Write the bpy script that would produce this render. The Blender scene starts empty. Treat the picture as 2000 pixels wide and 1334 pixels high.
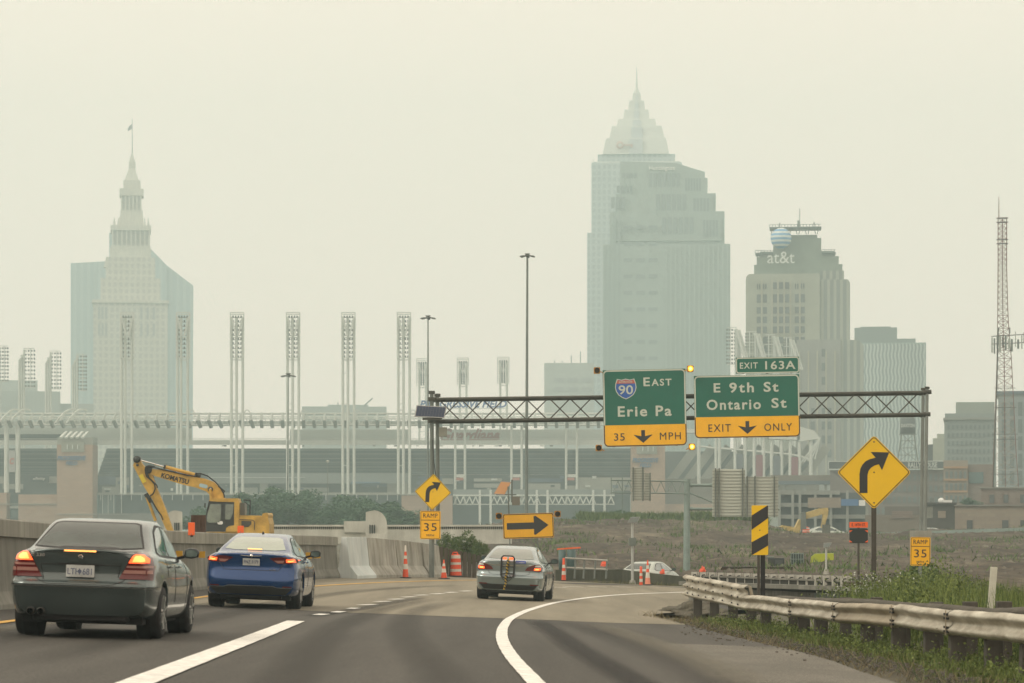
import bpy, bmesh, math, random
import numpy as np
from mathutils import Vector, Matrix, Euler, noise
from mathutils.bvhtree import BVHTree
random.seed(7)
RNG = np.random.default_rng(7)
S = bpy.context.scene
C = S.collection
R = math.radians
PI = math.pi

# ---------------------------------------------------------------- camera, sky, sun, exposure
F = 5200.0            # focal length in photo pixels (photo 2000 px wide)
CX, HY = 1000.0, 1030.0
cd = bpy.data.cameras.new('camera')
cam = bpy.data.objects.new('camera', cd)
C.objects.link(cam)
cam.location = (0, 0, 0)
cam.rotation_euler = (PI/2, 0, 0)
cd.sensor_width = 36.0
cd.lens = 36.0*F/2000.0
cd.shift_y = (HY-667.0)/2000.0
cd.clip_start = 0.5
cd.clip_end = 9000
cd.dof.use_dof = True; cd.dof.focus_distance = 95.0; cd.dof.aperture_fstop = 5.6
S.camera = cam
S.render.resolution_x, S.render.resolution_y = 1024, 683
S.view_settings.view_transform = 'Standard'
S.view_settings.look = 'None'
S.view_settings.gamma = 1.0
S.view_settings.exposure = 0.0

SUN_EL, SUN_AZ = R(42), R(-118)      # azimuth from +Y, clockwise positive
w = bpy.data.worlds.new('World'); S.world = w; w.use_nodes = True
nt = w.node_tree; nt.nodes.clear()
out = nt.nodes.new('ShaderNodeOutputWorld'); bg = nt.nodes.new('ShaderNodeBackground')
sky = nt.nodes.new('ShaderNodeTexSky'); sky.sky_type = 'NISHITA'; sky.sun_disc = False
sky.sun_elevation = SUN_EL; sky.sun_rotation = SUN_AZ
sky.air_density = 2.0; sky.dust_density = 8.0; sky.ozone_density = 1.0
bw = nt.nodes.new('ShaderNodeRGBToBW')
tint = nt.nodes.new('ShaderNodeMix'); tint.data_type = 'RGBA'; tint.blend_type = 'MULTIPLY'; tint.inputs['Factor'].default_value = 1.0
tint.inputs['B'].default_value = (1.0, .93, .73, 1)
mixs = nt.nodes.new('ShaderNodeMix'); mixs.data_type = 'RGBA'
SMOKE = 0.80
SKYC = (15.7, 13.05, 10.7)              # smoke layer, in the sky texture's own units (x0.1)
mixs.inputs['Factor'].default_value = SMOKE
mixs.inputs['B'].default_value = (*SKYC, 1)
nt.links.new(sky.outputs[0], bw.inputs[0]); nt.links.new(bw.outputs[0], tint.inputs['A'])
nt.links.new(tint.outputs['Result'], mixs.inputs['A'])
nt.links.new(mixs.outputs['Result'], bg.inputs['Color'])
bg.inputs['Strength'].default_value = 0.1
nt.links.new(bg.outputs[0], out.inputs[0])
sd = bpy.data.lights.new('sun', 'SUN'); sd.energy = 1.15; sd.angle = R(20); sd.color = (1, .93, .8)
sun = bpy.data.objects.new('sun', sd); C.objects.link(sun)
sdir = Vector((math.sin(SUN_AZ)*math.cos(SUN_EL), math.cos(SUN_AZ)*math.cos(SUN_EL), math.sin(SUN_EL)))
sun.rotation_euler = sdir.to_track_quat('Z', 'Y').to_euler()
sun.location = (-60, -40, 80)
S.cycles.volume_bounces = 2
S.cycles.max_bounces = 6
S.cycles.transparent_max_bounces = 12

# ---------------------------------------------------------------- helpers
def P(px, py, D, dz=0.0):
    """photo pixel + distance -> world point"""
    return Vector(((px-CX)*D/F, D, (HY-py)*D/F + dz))
def PX(px, D): return (px-CX)*D/F
def PZ(py, D): return (HY-py)*D/F
def interp(xs, ys, x):
    if x <= xs[0]: return ys[0]
    for i in range(len(xs)-1):
        if x <= xs[i+1]:
            t = (x-xs[i])/(xs[i+1]-xs[i])
            m0 = (ys[i+1]-ys[i-1])/(xs[i+1]-xs[i-1]) if i > 0 else (ys[i+1]-ys[i])/(xs[i+1]-xs[i])
            m1 = (ys[i+2]-ys[i])/(xs[i+2]-xs[i]) if i+2 < len(xs) else (ys[i+1]-ys[i])/(xs[i+1]-xs[i])
            h = xs[i+1]-xs[i]; t2 = t*t; t3 = t2*t
            return (2*t3-3*t2+1)*ys[i]+(t3-2*t2+t)*h*m0+(-2*t3+3*t2)*ys[i+1]+(t3-t2)*h*m1
    return ys[-1]
def lin(xs, ys, x):
    return float(np.interp(x, xs, ys))
# road surface: depth below the camera
_hd = [-40, 0, 15, 31, 52, 71, 94, 110, 140]
_hh = [1.2, 1.217, 1.29, 1.47, 1.78, 1.96, 2.02, 2.12, 2.4]
_sd = [0, 50, 71, 94, 140]
_ss = [.03, .036, .045, .055, .05]
def road_z(X, D):
    Xc = max(-9.0, min(14.0, X))
    return -(interp(_hd, _hh, D) + lin(_sd, _ss, D)*Xc)
def on_road(px, py, dz=0.0):
    """point of the road surface seen at a photo pixel (bisection)"""
    lo, hi = 8.0, 139.0
    f = lambda D: PZ(py, D)-road_z(PX(px, D), D)
    D = lo
    step = .5; prev = f(lo)
    while D < hi:
        D += step; cur = f(D)
        if prev > 0 >= cur:
            a, b = D-step, D
            for _ in range(20):
                m = (a+b)/2
                if f(m) > 0: a = m
                else: b = m
            D = (a+b)/2
            return Vector((PX(px, D), D, road_z(PX(px, D), D)+dz))
        prev = cur
    return Vector((PX(px, D), D, road_z(PX(px, D), D)+dz))

MATS = {}
def mat(name, col, rough=.7, metal=0.0, var=0.0, scale=3.0, bump=0.0, bscale=None, emit=None, es=0, coat=0, spec=.5, col2=None, detail=6, stretch=None, alpha=1):
    if name in MATS: return MATS[name]
    m = bpy.data.materials.new(name); m.use_nodes = True
    n = m.node_tree; b = n.nodes['Principled BSDF']
    b.inputs['Base Color'].default_value = (*col, 1)
    b.inputs['Roughness'].default_value = rough
    b.inputs['Metallic'].default_value = metal
    b.inputs['Specular IOR Level'].default_value = spec
    if coat:
        b.inputs['Coat Weight'].default_value = coat; b.inputs['Coat Roughness'].default_value = .06
    if emit:
        b.inputs['Emission Color'].default_value = (*emit, 1); b.inputs['Emission Strength'].default_value = es
    if alpha < 1: b.inputs['Alpha'].default_value = alpha
    if var or col2 or bump:
        tc = n.nodes.new('ShaderNodeTexCoord'); mp = n.nodes.new('ShaderNodeMapping')
        n.links.new(tc.outputs['Object'], mp.inputs[0])
        if stretch: mp.inputs['Scale'].default_value = stretch
    if var or col2:
        t = n.nodes.new('ShaderNodeTexNoise'); t.inputs['Scale'].default_value = scale; t.inputs['Detail'].default_value = detail; t.inputs['Roughness'].default_value = .62
        n.links.new(mp.outputs[0], t.inputs['Vector'])
        r = n.nodes.new('ShaderNodeValToRGB')
        r.color_ramp.elements[0].position = .32; r.color_ramp.elements[1].position = .68
        a = [c*(1-var) for c in col]; bb = list(col2) if col2 else [min(1, c*(1+var)) for c in col]
        r.color_ramp.elements[0].color = (*a, 1); r.color_ramp.elements[1].color = (*bb, 1)
        n.links.new(t.outputs['Fac'], r.inputs[0]); n.links.new(r.outputs[0], b.inputs['Base Color'])
    if bump:
        t2 = n.nodes.new('ShaderNodeTexNoise'); t2.inputs['Scale'].default_value = bscale or scale*3; t2.inputs['Detail'].default_value = 5
        n.links.new(mp.outputs[0], t2.inputs['Vector'])
        bp = n.nodes.new('ShaderNodeBump'); bp.inputs['Strength'].default_value = bump; bp.inputs['Distance'].default_value = .05
        n.links.new(t2.outputs['Fac'], bp.inputs['Height']); n.links.new(bp.outputs[0], b.inputs['Normal'])
    MATS[name] = m
    return m

def brickmat(name, c1, c2, mortar, sc, bw=.5, rh=.25, ms=.02, rough=.85, axis='XZ'):
    """brick / window grid pattern in metres (object coordinates, X-Z)"""
    if name in MATS: return MATS[name]
    m = bpy.data.materials.new(name); m.use_nodes = True
    n = m.node_tree; b = n.nodes['Principled BSDF']; b.inputs['Roughness'].default_value = rough
    tc = n.nodes.new('ShaderNodeTexCoord'); sp = n.nodes.new('ShaderNodeSeparateXYZ'); cb = n.nodes.new('ShaderNodeCombineXYZ')
    ad = n.nodes.new('ShaderNodeMath'); ad.operation = 'ADD'
    n.links.new(tc.outputs['Object'], sp.inputs[0])
    n.links.new(sp.outputs[0], ad.inputs[0]); n.links.new(sp.outputs[1], ad.inputs[1])
    n.links.new(ad.outputs[0], cb.inputs[0]); n.links.new(sp.outputs[2], cb.inputs[1])
    t = n.nodes.new('ShaderNodeTexBrick'); t.inputs['Scale'].default_value = sc
    t.inputs['Brick Width'].default_value = bw; t.inputs['Row Height'].default_value = rh; t.inputs['Mortar Size'].default_value = ms
    t.offset = 0.5 if axis == 'XZ' else 0.0
    t.inputs['Color1'].default_value = (*c1, 1); t.inputs['Color2'].default_value = (*c2, 1); t.inputs['Mortar'].default_value = (*mortar, 1)
    n.links.new(cb.outputs[0], t.inputs['Vector']); n.links.new(t.outputs['Color'], b.inputs['Base Color'])
    MATS[name] = m
    return m

def setp(o, label=None, cat=None, group=None, kind=None):
    if label: o['label'] = label
    if cat: o['category'] = cat
    if group: o['group'] = group
    if kind: o['kind'] = kind
    return o
def empty(name, loc, label, cat, group=None, rz=0.0):
    o = bpy.data.objects.new(name, None); C.objects.link(o)
    o.location = loc; o.rotation_euler = (0, 0, rz); o.empty_display_size = .3
    return setp(o, label, cat, group)
def kids(o): return [c for c in bpy.data.objects if c.parent == o]
def dup(o, loc=None, rz=None, label=None, group=None, parent=None, _map=None):
    if _map is None:
        _map = {}
        for c in bpy.data.objects:
            if c.parent: _map.setdefault(c.parent.name, []).append(c)
    n = o.copy(); C.objects.link(n); n.parent = parent
    if loc is not None: n.location = loc
    if rz is not None: n.rotation_euler = (0, 0, rz)
    if label: n['label'] = label
    if group: n['group'] = group
    for c in _map.get(o.name, []): dup(c, parent=n, _map=_map)
    return n

class MB:
    def __init__(s, M=None): s.v = []; s.f = []; s.sm = []; s.M = M
    def add(s, vs, fs, smooth=False):
        b = len(s.v)
        if s.M is not None: vs = [s.M @ Vector(v) for v in vs]
        s.v += [tuple(v) for v in vs]
        s.f += [tuple(i+b for i in f) for f in fs]; s.sm += [smooth]*len(fs)
        return s
    def box(s, x0, x1, y0, y1, z0, z1, M=None):
        vs = [(x, y, z) for z in (z0, z1) for y in (y0, y1) for x in (x0, x1)]
        if M is not None: vs = [M @ Vector(v) for v in vs]
        return s.add(vs, [(0, 2, 3, 1), (4, 5, 7, 6), (0, 1, 5, 4), (2, 6, 7, 3), (0, 4, 6, 2), (1, 3, 7, 5)])
    def cbox(s, c, d, M=None):
        x, y, z = c; a, b, e = d[0]/2, d[1]/2, d[2]/2
        return s.box(x-a, x+a, y-b, y+b, z-e, z+e, M)
    def tube(s, p, q, r, r2=None, n=8, cap=True):
        p = Vector(p); q = Vector(q); r2 = r if r2 is None else r2
        d = (q-p)
        if d.length < 1e-6: return s
        t = d.normalized(); u = t.cross(Vector((0, 0, 1)))
        if u.length < .01: u = t.cross(Vector((0, 1, 0)))
        u.normalize(); w_ = t.cross(u)
        vs = []
        for k in range(n):
            a = 2*PI*k/n; e = u*math.cos(a)+w_*math.sin(a)
            vs += [p+e*r, q+e*r2]
        fs = [(2*k, 2*k+1, (2*k+3) % (2*n), (2*k+2) % (2*n)) for k in range(n)]
        s.add(vs, fs, True)
        if cap:
            s.add([vs[2*k] for k in range(n)], [tuple(range(n))]); s.add([vs[2*k+1] for k in range(n)], [tuple(range(n-1, -1, -1))])
        return s
    def bar(s, p, q, w_, h=None):
        """square bar from p to q"""
        p = Vector(p); q = Vector(q); h = w_ if h is None else h
        t = (q-p).normalized(); u = t.cross(Vector((0, 0, 1)))
        if u.length < .01: u = Vector((1, 0, 0))
        u.normalize(); v = u.cross(t).normalized()
        vs = [a+u*sx*w_/2+v*sz*h/2 for a in (p, q) for sx, sz in ((-1, -1), (1, -1), (1, 1), (-1, 1))]
        return s.add(vs, [(0, 1, 2, 3), (7, 6, 5, 4), (0, 4, 5, 1), (1, 5, 6, 2), (2, 6, 7, 3), (3, 7, 4, 0)])
    def path(s, pts, r, n=6):
        for a, b in zip(pts[:-1], pts[1:]): s.tube(a, b, r, n=n)
        return s
    def prism(s, poly, a, b, axis='y', smooth=False):
        """polygon in the other two axes extruded from a to b along axis"""
        def v(p, t):
            if axis == 'y': return (p[0], t, p[1])
            if axis == 'x': return (t, p[0], p[1])
            return (p[0], p[1], t)
        n = len(poly); vs = [v(p, a) for p in poly]+[v(p, b) for p in poly]
        s.add(vs, [tuple(range(n)), tuple(range(2*n-1, n-1, -1))])
        s.add(vs, [(i, i+n, (i+1) % n+n, (i+1) % n) for i in range(n)], smooth)
        return s
    def lathe(s, prof, c=(0, 0, 0), n=16, axis='z', smooth=True):
        """prof: (radius, height) list"""
        vs = []
        for r, h in prof:
            for k in range(n):
                a = 2*PI*k/n; x, y = r*math.cos(a), r*math.sin(a)
                p = (x, y, h) if axis == 'z' else ((h, x, y) if axis == 'x' else (x, h, y))
                vs.append((p[0]+c[0], p[1]+c[1], p[2]+c[2]))
        fs = [(i*n+k, i*n+(k+1) % n, (i+1)*n+(k+1) % n, (i+1)*n+k) for i in range(len(prof)-1) for k in range(n)]
        return s.add(vs, fs, smooth)
    def quad(s, a, b, c, d): return s.add([a, b, c, d], [(0, 1, 2, 3)])
    def build(s, name, m, parent=None, label=None, cat=None, group=None, kind=None, loc=None, recalc=True, bevel=0):
        me = bpy.data.meshes.new(name); me.from_pydata(s.v, [], s.f)
        me.polygons.foreach_set('use_smooth', s.sm)
        if recalc:
            bm = bmesh.new(); bm.from_mesh(me); bmesh.ops.recalc_face_normals(bm, faces=bm.faces); bm.to_mesh(me); bm.free()
        me.materials.append(m)
        o = bpy.data.objects.new(name, me); C.objects.link(o)
        if parent: o.parent = parent
        if loc is not None: o.location = loc
        if bevel:
            md = o.modifiers.new('bevel', 'BEVEL'); md.width = bevel; md.segments = 2; md.limit_method = 'ANGLE'; md.angle_limit = R(40)
        return setp(o, label, cat, group, kind)

def text_verts(body, size, bold=0.0, extrude=0.004, shear=0.0, spacing=1.0):
    cu = bpy.data.curves.new('lettering', 'FONT'); cu.body = body; cu.size = size; cu.align_x = 'CENTER'; cu.align_y = 'CENTER'
    cu.extrude = extrude; cu.offset = bold; cu.shear = shear; cu.space_character = spacing; cu.resolution_u = 3
    o = bpy.data.objects.new('lettering', cu); C.objects.link(o)
    bpy.context.view_layer.update()
    me = bpy.data.meshes.new_from_object(o.evaluated_get(bpy.context.evaluated_depsgraph_get()))
    v = [x.co.copy() for x in me.vertices]; f = [tuple(p.vertices) for p in me.polygons]
    bpy.data.objects.remove(o); bpy.data.curves.remove(cu); bpy.data.meshes.remove(me)
    return v, f
def add_text(mb, body, cx, cz, w_=None, h=None, y=0.0, bold=0.0, thick=.006, shear=0.0, spacing=1.0, flipx=False):
    """letters in the local X-Z plane facing -Y, fitted to width w_ and/or height h"""
    v, f = text_verts(body, 1.0, bold, .01, shear, spacing)
    x0 = min(p.x for p in v); x1 = max(p.x for p in v); y0 = min(p.y for p in v); y1 = max(p.y for p in v)
    sx = (w_/(x1-x0)) if w_ else None; sz = (h/(y1-y0)) if h else None
    sx = sx or sz; sz = sz or sx
    mx, my = (x0+x1)/2, (y0+y1)/2
    vs = [(cx+(p.x-mx)*sx, y-(p.z+.01)/.02*thick, cz+(p.y-my)*sz) for p in v]
    mb.add(vs, f)
    return mb
def rrect(w_, h, r, n=5, cx=0, cz=0):
    pts = []
    for sx, sz, a0 in ((1, 1, 0), (-1, 1, 90), (-1, -1, 180), (1, -1, 270)):
        for k in range(n+1):
            a = R(a0+90*k/n); pts.append((cx+sx*(w_/2-r)+r*math.cos(a), cz+sz*(h/2-r)+r*math.sin(a)))
    return pts
# ---------------------------------------------------------------- ground, dirt field, road
def fbm(x, y, s, o=3):
    return noise.fractal(Vector((x*s, y*s, .37)), 1.0, 2.0, o)
def sstep(a, b, x):
    t = max(0, min(1, (x-a)/(b-a))); return t*t*(3-2*t)
# left edge of the pavement (base of the barrier) and right edge, as X at distance D
def left_edge(D): return lin([-40, 20, 36, 62, 78, 88, 96.5, 104, 108, 110, 115, 119, 125, 140], [-9.0, -8.9, -8.7, -8.3, -7.3, -6.1, -4.1, -2.9, 0, 2.1, 7.5, 11, 17, 30], D)
def base_z(X, D):
    """general lie of the land, relative to the camera"""
    rz = road_z(X, min(D, 120))-.12
    far = -1.0
    z = rz+(far-rz)*sstep(112, 175, D)
    return z
def dirt_z(X, D):
    u = X/max(D, 1)*F+CX                         # bearing, used only to lay out the lie of the land
    lo = lin([110, 130, 160, 220, 285, 300, 340], [-2.45, -2.3, -1.95, -1.35, -.1, .0, -1.0], D)
    crest = lin([780, 850, 950, 1080, 1330, 1480, 1560, 1640, 1800, 2000, 2400], [-1.6, -1.2, .2, .75, .6, .25, -.9, -1.1, -.75, -.35, -.2], u)
    z = lo*(1-sstep(200, 290, D))+crest*sstep(200, 290, D)
    z -= 1.3*sstep(300, 345, D)*(1 if u < 1600 else 0.2)
    if u < 1420: z -= .75*sstep(120, 124, D)*(1-sstep(134, 150, D))
    z += .4*fbm(X, D, .06)+.28*fbm(X, D, .30, 4)*(1 if D > 118 else 0)
    return z

GX = sorted(set([-2600, -1800, -1200, -800, -500, -320, -200, -130]+[x for x in range(-100, -20, 8)]+[x*1.5 for x in range(-14, 24)]+[x for x in range(36, 120, 8)]+[130, 200, 320, 500, 800, 1200, 1800, 2600]))
GY = sorted(set([-70, -40, -20]+[y*2.5 for y in range(-4, 60)]+[y for y in range(150, 420, 10)]+[450, 520, 600, 700, 850, 1000, 1300, 1700, 2040, 2600, 3400]))
def ground_z(X, D):
    z = base_z(X, D) if D < 175 else -1.0
    le = left_edge(D)
    if X < le: z = min(z, z-1.2*sstep(.6, 6, le-X))       # drops behind the barrier

    if D > 112 and X > -4: z -= .9*sstep(112, 130, D)*(1-sstep(330, 400, D))
    return z
g = MB()
for y in GY:
    for x in GX: g.v.append((x, y, ground_z(x, y)))
nx = len(GX)
for j in range(len(GY)-1):
    for i in range(nx-1):
        g.f.append((j*nx+i, j*nx+i+1, (j+1)*nx+i+1, (j+1)*nx+i)); g.sm.append(True)
M_ground = mat('ground_soil', (.085, .085, .05), .95, var=.35, scale=.35, col2=(.12, .11, .075), bump=.5, bscale=2)
g.build('ground', M_ground, kind='structure')

# dirt field of the building site
dm = MB(); DY = [112+1.2*k for k in range(0, 40)]+[160+2.2*k for k in range(0, 86)]
NX = 190
for y in DY:
    xl = PX(800, y); xr = PX(2350, y)
    for i in range(NX):
        x = xl+(xr-xl)*i/(NX-1)
        e = min(sstep(0, 8, i), sstep(0, 8, NX-1-i), sstep(112, 119, y) if x > 12 else sstep(119, 128, y), sstep(348, 335, y) if False else 1)
        z = dirt_z(x, y)
        dm.v.append((x, y, z*e+(ground_z(x, y)-.25)*(1-e)))
for j in range(len(DY)-1):
    for i in range(NX-1):
        dm.f.append((j*NX+i, j*NX+i+1, (j+1)*NX+i+1, (j+1)*NX+i)); dm.sm.append(True)
def dirt_mat():
    m = bpy.data.materials.new('bare_dirt'); m.use_nodes = True; n = m.node_tree; b = n.nodes['Principled BSDF']
    b.inputs['Roughness'].default_value = .95; b.inputs['Specular IOR Level'].default_value = .2
    tc = n.nodes.new('ShaderNodeTexCoord'); mp = n.nodes.new('ShaderNodeMapping'); mp.inputs['Scale'].default_value = (.07, .022, .3)
    n.links.new(tc.outputs['Object'], mp.inputs[0])
    a = n.nodes.new('ShaderNodeTexNoise'); a.inputs['Scale'].default_value = 2.2; a.inputs['Detail'].default_value = 9; a.inputs['Roughness'].default_value = .7; a.inputs['Distortion'].default_value = 1.0
    n.links.new(mp.outputs[0], a.inputs['Vector'])
    r = n.nodes.new('ShaderNodeValToRGB'); e = r.color_ramp.elements
    e[0].position = .3; e[0].color = (.042, .037, .03, 1); e[1].position = .7; e[1].color = (.21, .19, .145, 1)
    x = e.new(.5); x.color = (.082, .070, .056, 1); x = e.new(.58); x.color = (.115, .10, .078, 1)
    n.links.new(a.outputs['Fac'], r.inputs[0])
    v = n.nodes.new('ShaderNodeTexNoise'); v.inputs['Scale'].default_value = 1.4; v.inputs['Detail'].default_value = 6
    n.links.new(tc.outputs['Object'], v.inputs['Vector'])
    mx = n.nodes.new('ShaderNodeMix'); mx.data_type = 'RGBA'; mx.blend_type = 'MULTIPLY'; mx.inputs['Factor'].default_value = .8
    r2 = n.nodes.new('ShaderNodeValToRGB'); r2.color_ramp.elements[0].position = .35; r2.color_ramp.elements[0].color = (.62, .62, .62, 1); r2.color_ramp.elements[1].position = .65; r2.color_ramp.elements[1].color = (1.25, 1.2, 1.1, 1)
    n.links.new(v.outputs['Fac'], r2.inputs[0]); n.links.new(r.outputs[0], mx.inputs['A']); n.links.new(r2.outputs[0], mx.inputs['B'])
    n.links.new(mx.outputs['Result'], b.inputs['Base Color'])
    bp = n.nodes.new('ShaderNodeBump'); bp.inputs['Strength'].default_value = .8; bp.inputs['Distance'].default_value = .25
    n.links.new(v.outputs['Fac'], bp.inputs['Height']); n.links.new(bp.outputs[0], b.inputs['Normal'])
    return m
dm.build('dirt_field', dirt_mat(), kind='structure')

# ---- road
def asphalt(name, c0, c1, specks=.25, streak=True, spec=.35):
    m = bpy.data.materials.new(name); m.use_nodes = True; n = m.node_tree; b = n.nodes['Principled BSDF']
    b.inputs['Roughness'].default_value = .82; b.inputs['Specular IOR Level'].default_value = spec
    tc = n.nodes.new('ShaderNodeTexCoord'); mp = n.nodes.new('ShaderNodeMapping'); mp.inputs['Scale'].default_value = (1.0, .06 if streak else .5, 1)
    n.links.new(tc.outputs['Object'], mp.inputs[0])
    a = n.nodes.new('ShaderNodeTexNoise'); a.inputs['Scale'].default_value = 1.1; a.inputs['Detail'].default_value = 8; a.inputs['Roughness'].default_value = .6
    n.links.new(mp.outputs[0], a.inputs['Vector'])
    r = n.nodes.new('ShaderNodeValToRGB'); r.color_ramp.elements[0].position = .3; r.color_ramp.elements[0].color = (*c0, 1); r.color_ramp.elements[1].position = .7; r.color_ramp.elements[1].color = (*c1, 1)
    n.links.new(a.outputs['Fac'], r.inputs[0])
    s = n.nodes.new('ShaderNodeTexNoise'); s.inputs['Scale'].default_value = 42; s.inputs['Detail'].default_value = 3
    n.links.new(tc.outputs['Object'], s.inputs['Vector'])
    mp2 = n.nodes.new('ShaderNodeMapRange'); mp2.inputs['From Min'].default_value = .35; mp2.inputs['From Max'].default_value = .65; mp2.inputs['To Min'].default_value = 1-specks; mp2.inputs['To Max'].default_value = 1+specks
    n.links.new(s.outputs['Fac'], mp2.inputs['Value'])
    mx = n.nodes.new('ShaderNodeVectorMath'); mx.operation = 'SCALE'
    n.links.new(r.outputs[0], mx.inputs[0]); n.links.new(mp2.outputs[0], mx.inputs['Scale']); n.links.new(mx.outputs[0], b.inputs['Base Color'])
    bp = n.nodes.new('ShaderNodeBump'); bp.inputs['Strength'].default_value = .25; bp.inputs['Distance'].default_value = .02
    n.links.new(s.outputs['Fac'], bp.inputs['Height']); n.links.new(bp.outputs[0], b.inputs['Normal'])
    return m
M_asph = asphalt('asphalt', (.048, .046, .040), (.085, .081, .071), .4)
M_conc = asphalt('road_concrete', (.17, .155, .115), (.265, .24, .18), .2)
M_should = asphalt('worn_asphalt', (.105, .10, .083), (.165, .155, .13), .5, False)
M_seam = asphalt('dark_seam', (.038, .036, .031), (.058, .055, .048), .3)

def strip(name, xl, xr, ds, dz, m, kind='structure', nx=10, **k):
    """sheet over the road surface between two edge functions"""
    b = MB(); rows = []
    for D in ds:
        a, c = xl(D), xr(D)
        for i in range(nx+1):
            X = a+(c-a)*i/nx; b.v.append((X, D, road_z(X, D)+dz))
    for j in range(len(ds)-1):
        for i in range(nx):
            p = j*(nx+1)+i; b.f.append((p, p+1, p+nx+2, p+nx+1)); b.sm.append(True)
    return b.build(name, m, kind=kind, **k)
DS = [-40, -20, 0]+[4+2*k for k in range(0, 58)]
right_edge = lambda D: lin([-40, 20, 28, 33, 41, 54, 62, 70, 80, 90, 100, 120], [4.1, 3.9, 3.75, 3.9, 3.7, 3.4, 3.2, 5.2, 9, 13, 17, 22], D)
strip('road', lambda D: left_edge(D), right_edge, DS, 0.0, M_asph, nx=26)
# joint between the asphalt and the concrete approach slab
J = [on_road(x, y) for x, y in ((330, 1177), (371, 1181), (520, 1189), (690, 1197), (900, 1205), (1060, 1211), (1200, 1217), (1400, 1222))]
def joint_D(X): return float(np.interp(X, [p.x for p in J], [p.y for p in J]))
cb = MB(); n_ = 40
for k in range(n_+1):
    t = k/n_
    # from the joint to D=118
    xj = J[0].x+(J[-1].x-J[0].x)*t; dj = joint_D(xj)
    for q in range(31):
        s = q/30; D = dj+(118-dj)*s
        X = (xj)*(1-s)**1+(left_edge(D)+(right_edge(D)-left_edge(D))*t)*s if s > 0 else xj
        X = max(left_edge(D)+.05, min(right_edge(D)-.0, X))
        cb.v.append((X, D, road_z(X, D)+.004))
for k in range(n_):
    for q in range(30):
        p = k*31+q; cb.f.append((p, p+31, p+32, p+1)); cb.sm.append(True)
cb.build('road_slab', M_conc, kind='structure')
def ribbon(name, pix, w_, m, dz=.0125, kind='structure', D=None, w2=None, **k):
    pts = [on_road(x, y) for x, y in pix] if D is None else pix
    # densify with catmull-rom
    q = []
    for i in range(len(pts)-1):
        p0 = pts[max(0, i-1)]; p1 = pts[i]; p2 = pts[i+1]; p3 = pts[min(len(pts)-1, i+2)]
        for s in range(10):
            t = s/10
            q.append(0.5*((2*p1)+(p2-p0)*t+(2*p0-5*p1+4*p2-p3)*t*t+(3*p1-p0-3*p2+p3)*t**3))
    q.append(pts[-1])
    b = MB(); 
    for i, p in enumerate(q):
        t = (q[min(len(q)-1, i+1)]-q[max(0, i-1)]); t.z = 0; t.normalize(); nn = Vector((t.y, -t.x, 0))
        ww = w_ if w2 is None else w_+(w2-w_)*i/(len(q)-1)
        jit = .003*math.sin(i*2.1)
        for s in (-.5, 0, .5):
            e = p+nn*(ww*s+jit); b.v.append((e.x, e.y, road_z(e.x, e.y)+dz))
    for i in range(len(q)-1):
        a = i*3; b.f += [(a, a+1, a+4, a+3), (a+1, a+2, a+5, a+4)]; b.sm += [True, True]
    return b.build(name, m, kind=kind, **k)
M_white = mat('road_paint_white', (.74, .74, .70), .7, var=.26, scale=7, bump=.1)
M_yellow = mat('road_paint_yellow', (.62, .36, .06), .7, var=.15, scale=6)
LL = [(150, 1380), (270, 1334), (430, 1272), (510, 1241), (578, 1214)]
ribbon('lane_line', LL, .29, M_white)
ribbon('lane_line', [(1075, 1375), (1045, 1334), (1003, 1288), (984, 1258), (980, 1238), (985, 1222), (1000, 1207), (1040, 1190), (1100, 1175), (1200, 1163), (1340, 1157), (1420, 1155)], .17, M_white)
ribbon('lane_line', [(-80, 1229), (0, 1217), (180, 1195), (371, 1170), (480, 1157), (600, 1146.5), (728, 1139), (930, 1133.5), (1010, 1133)], .17, M_yellow)
for x, y in ((627, 1201), (661, 1196), (690, 1189), (718, 1182), (747, 1175.5), (774, 1171), (799, 1166.6), (823, 1163), (855, 1160.5), (881, 1157.6), (910, 1155), (1087, 1147.5), (1121, 1146.5), (1166, 1146.5), (1215, 1147)):
    c = on_road(x, y); t = Vector((.06 if x < 700 else .25, 1, 0)).normalized()
    if x > 1000: t = Vector((.7, .7, 0))
    ribbon('lane_line', [c-t*.55, c, c+t*.55], .2, M_white, D=1)
# dark seam arc in the asphalt, lighter worn shoulder to its right
def soft_mat(name, col, strength=.8):
    m = bpy.data.materials.new(name); m.use_nodes = True; n = m.node_tree; b = n.nodes['Principled BSDF']; b.inputs['Base Color'].default_value = (*col, 1); b.inputs['Roughness'].default_value = .8
    at = n.nodes.new('ShaderNodeAttribute'); at.attribute_name = 'fade'; tc = n.nodes.new('ShaderNodeTexCoord'); t = n.nodes.new('ShaderNodeTexNoise'); t.inputs['Scale'].default_value = 5; t.inputs['Detail'].default_value = 8; t.inputs['Roughness'].default_value = .75
    n.links.new(tc.outputs['Object'], t.inputs['Vector'])
    mr = n.nodes.new('ShaderNodeMapRange'); mr.inputs['From Min'].default_value = .3; mr.inputs['From Max'].default_value = .7; mr.inputs['To Min'].default_value = .35; mr.inputs['To Max'].default_value = 1.1; n.links.new(t.outputs['Fac'], mr.inputs['Value'])
    mu = n.nodes.new('ShaderNodeMath'); mu.operation = 'MULTIPLY'; n.links.new(at.outputs['Fac'], mu.inputs[0]); n.links.new(mr.outputs[0], mu.inputs[1])
    m2 = n.nodes.new('ShaderNodeMath'); m2.operation = 'MULTIPLY'; n.links.new(mu.outputs[0], m2.inputs[0]); m2.inputs[1].default_value = strength; m2.use_clamp = True
    n.links.new(m2.outputs[0], b.inputs['Alpha']); return m
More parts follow.
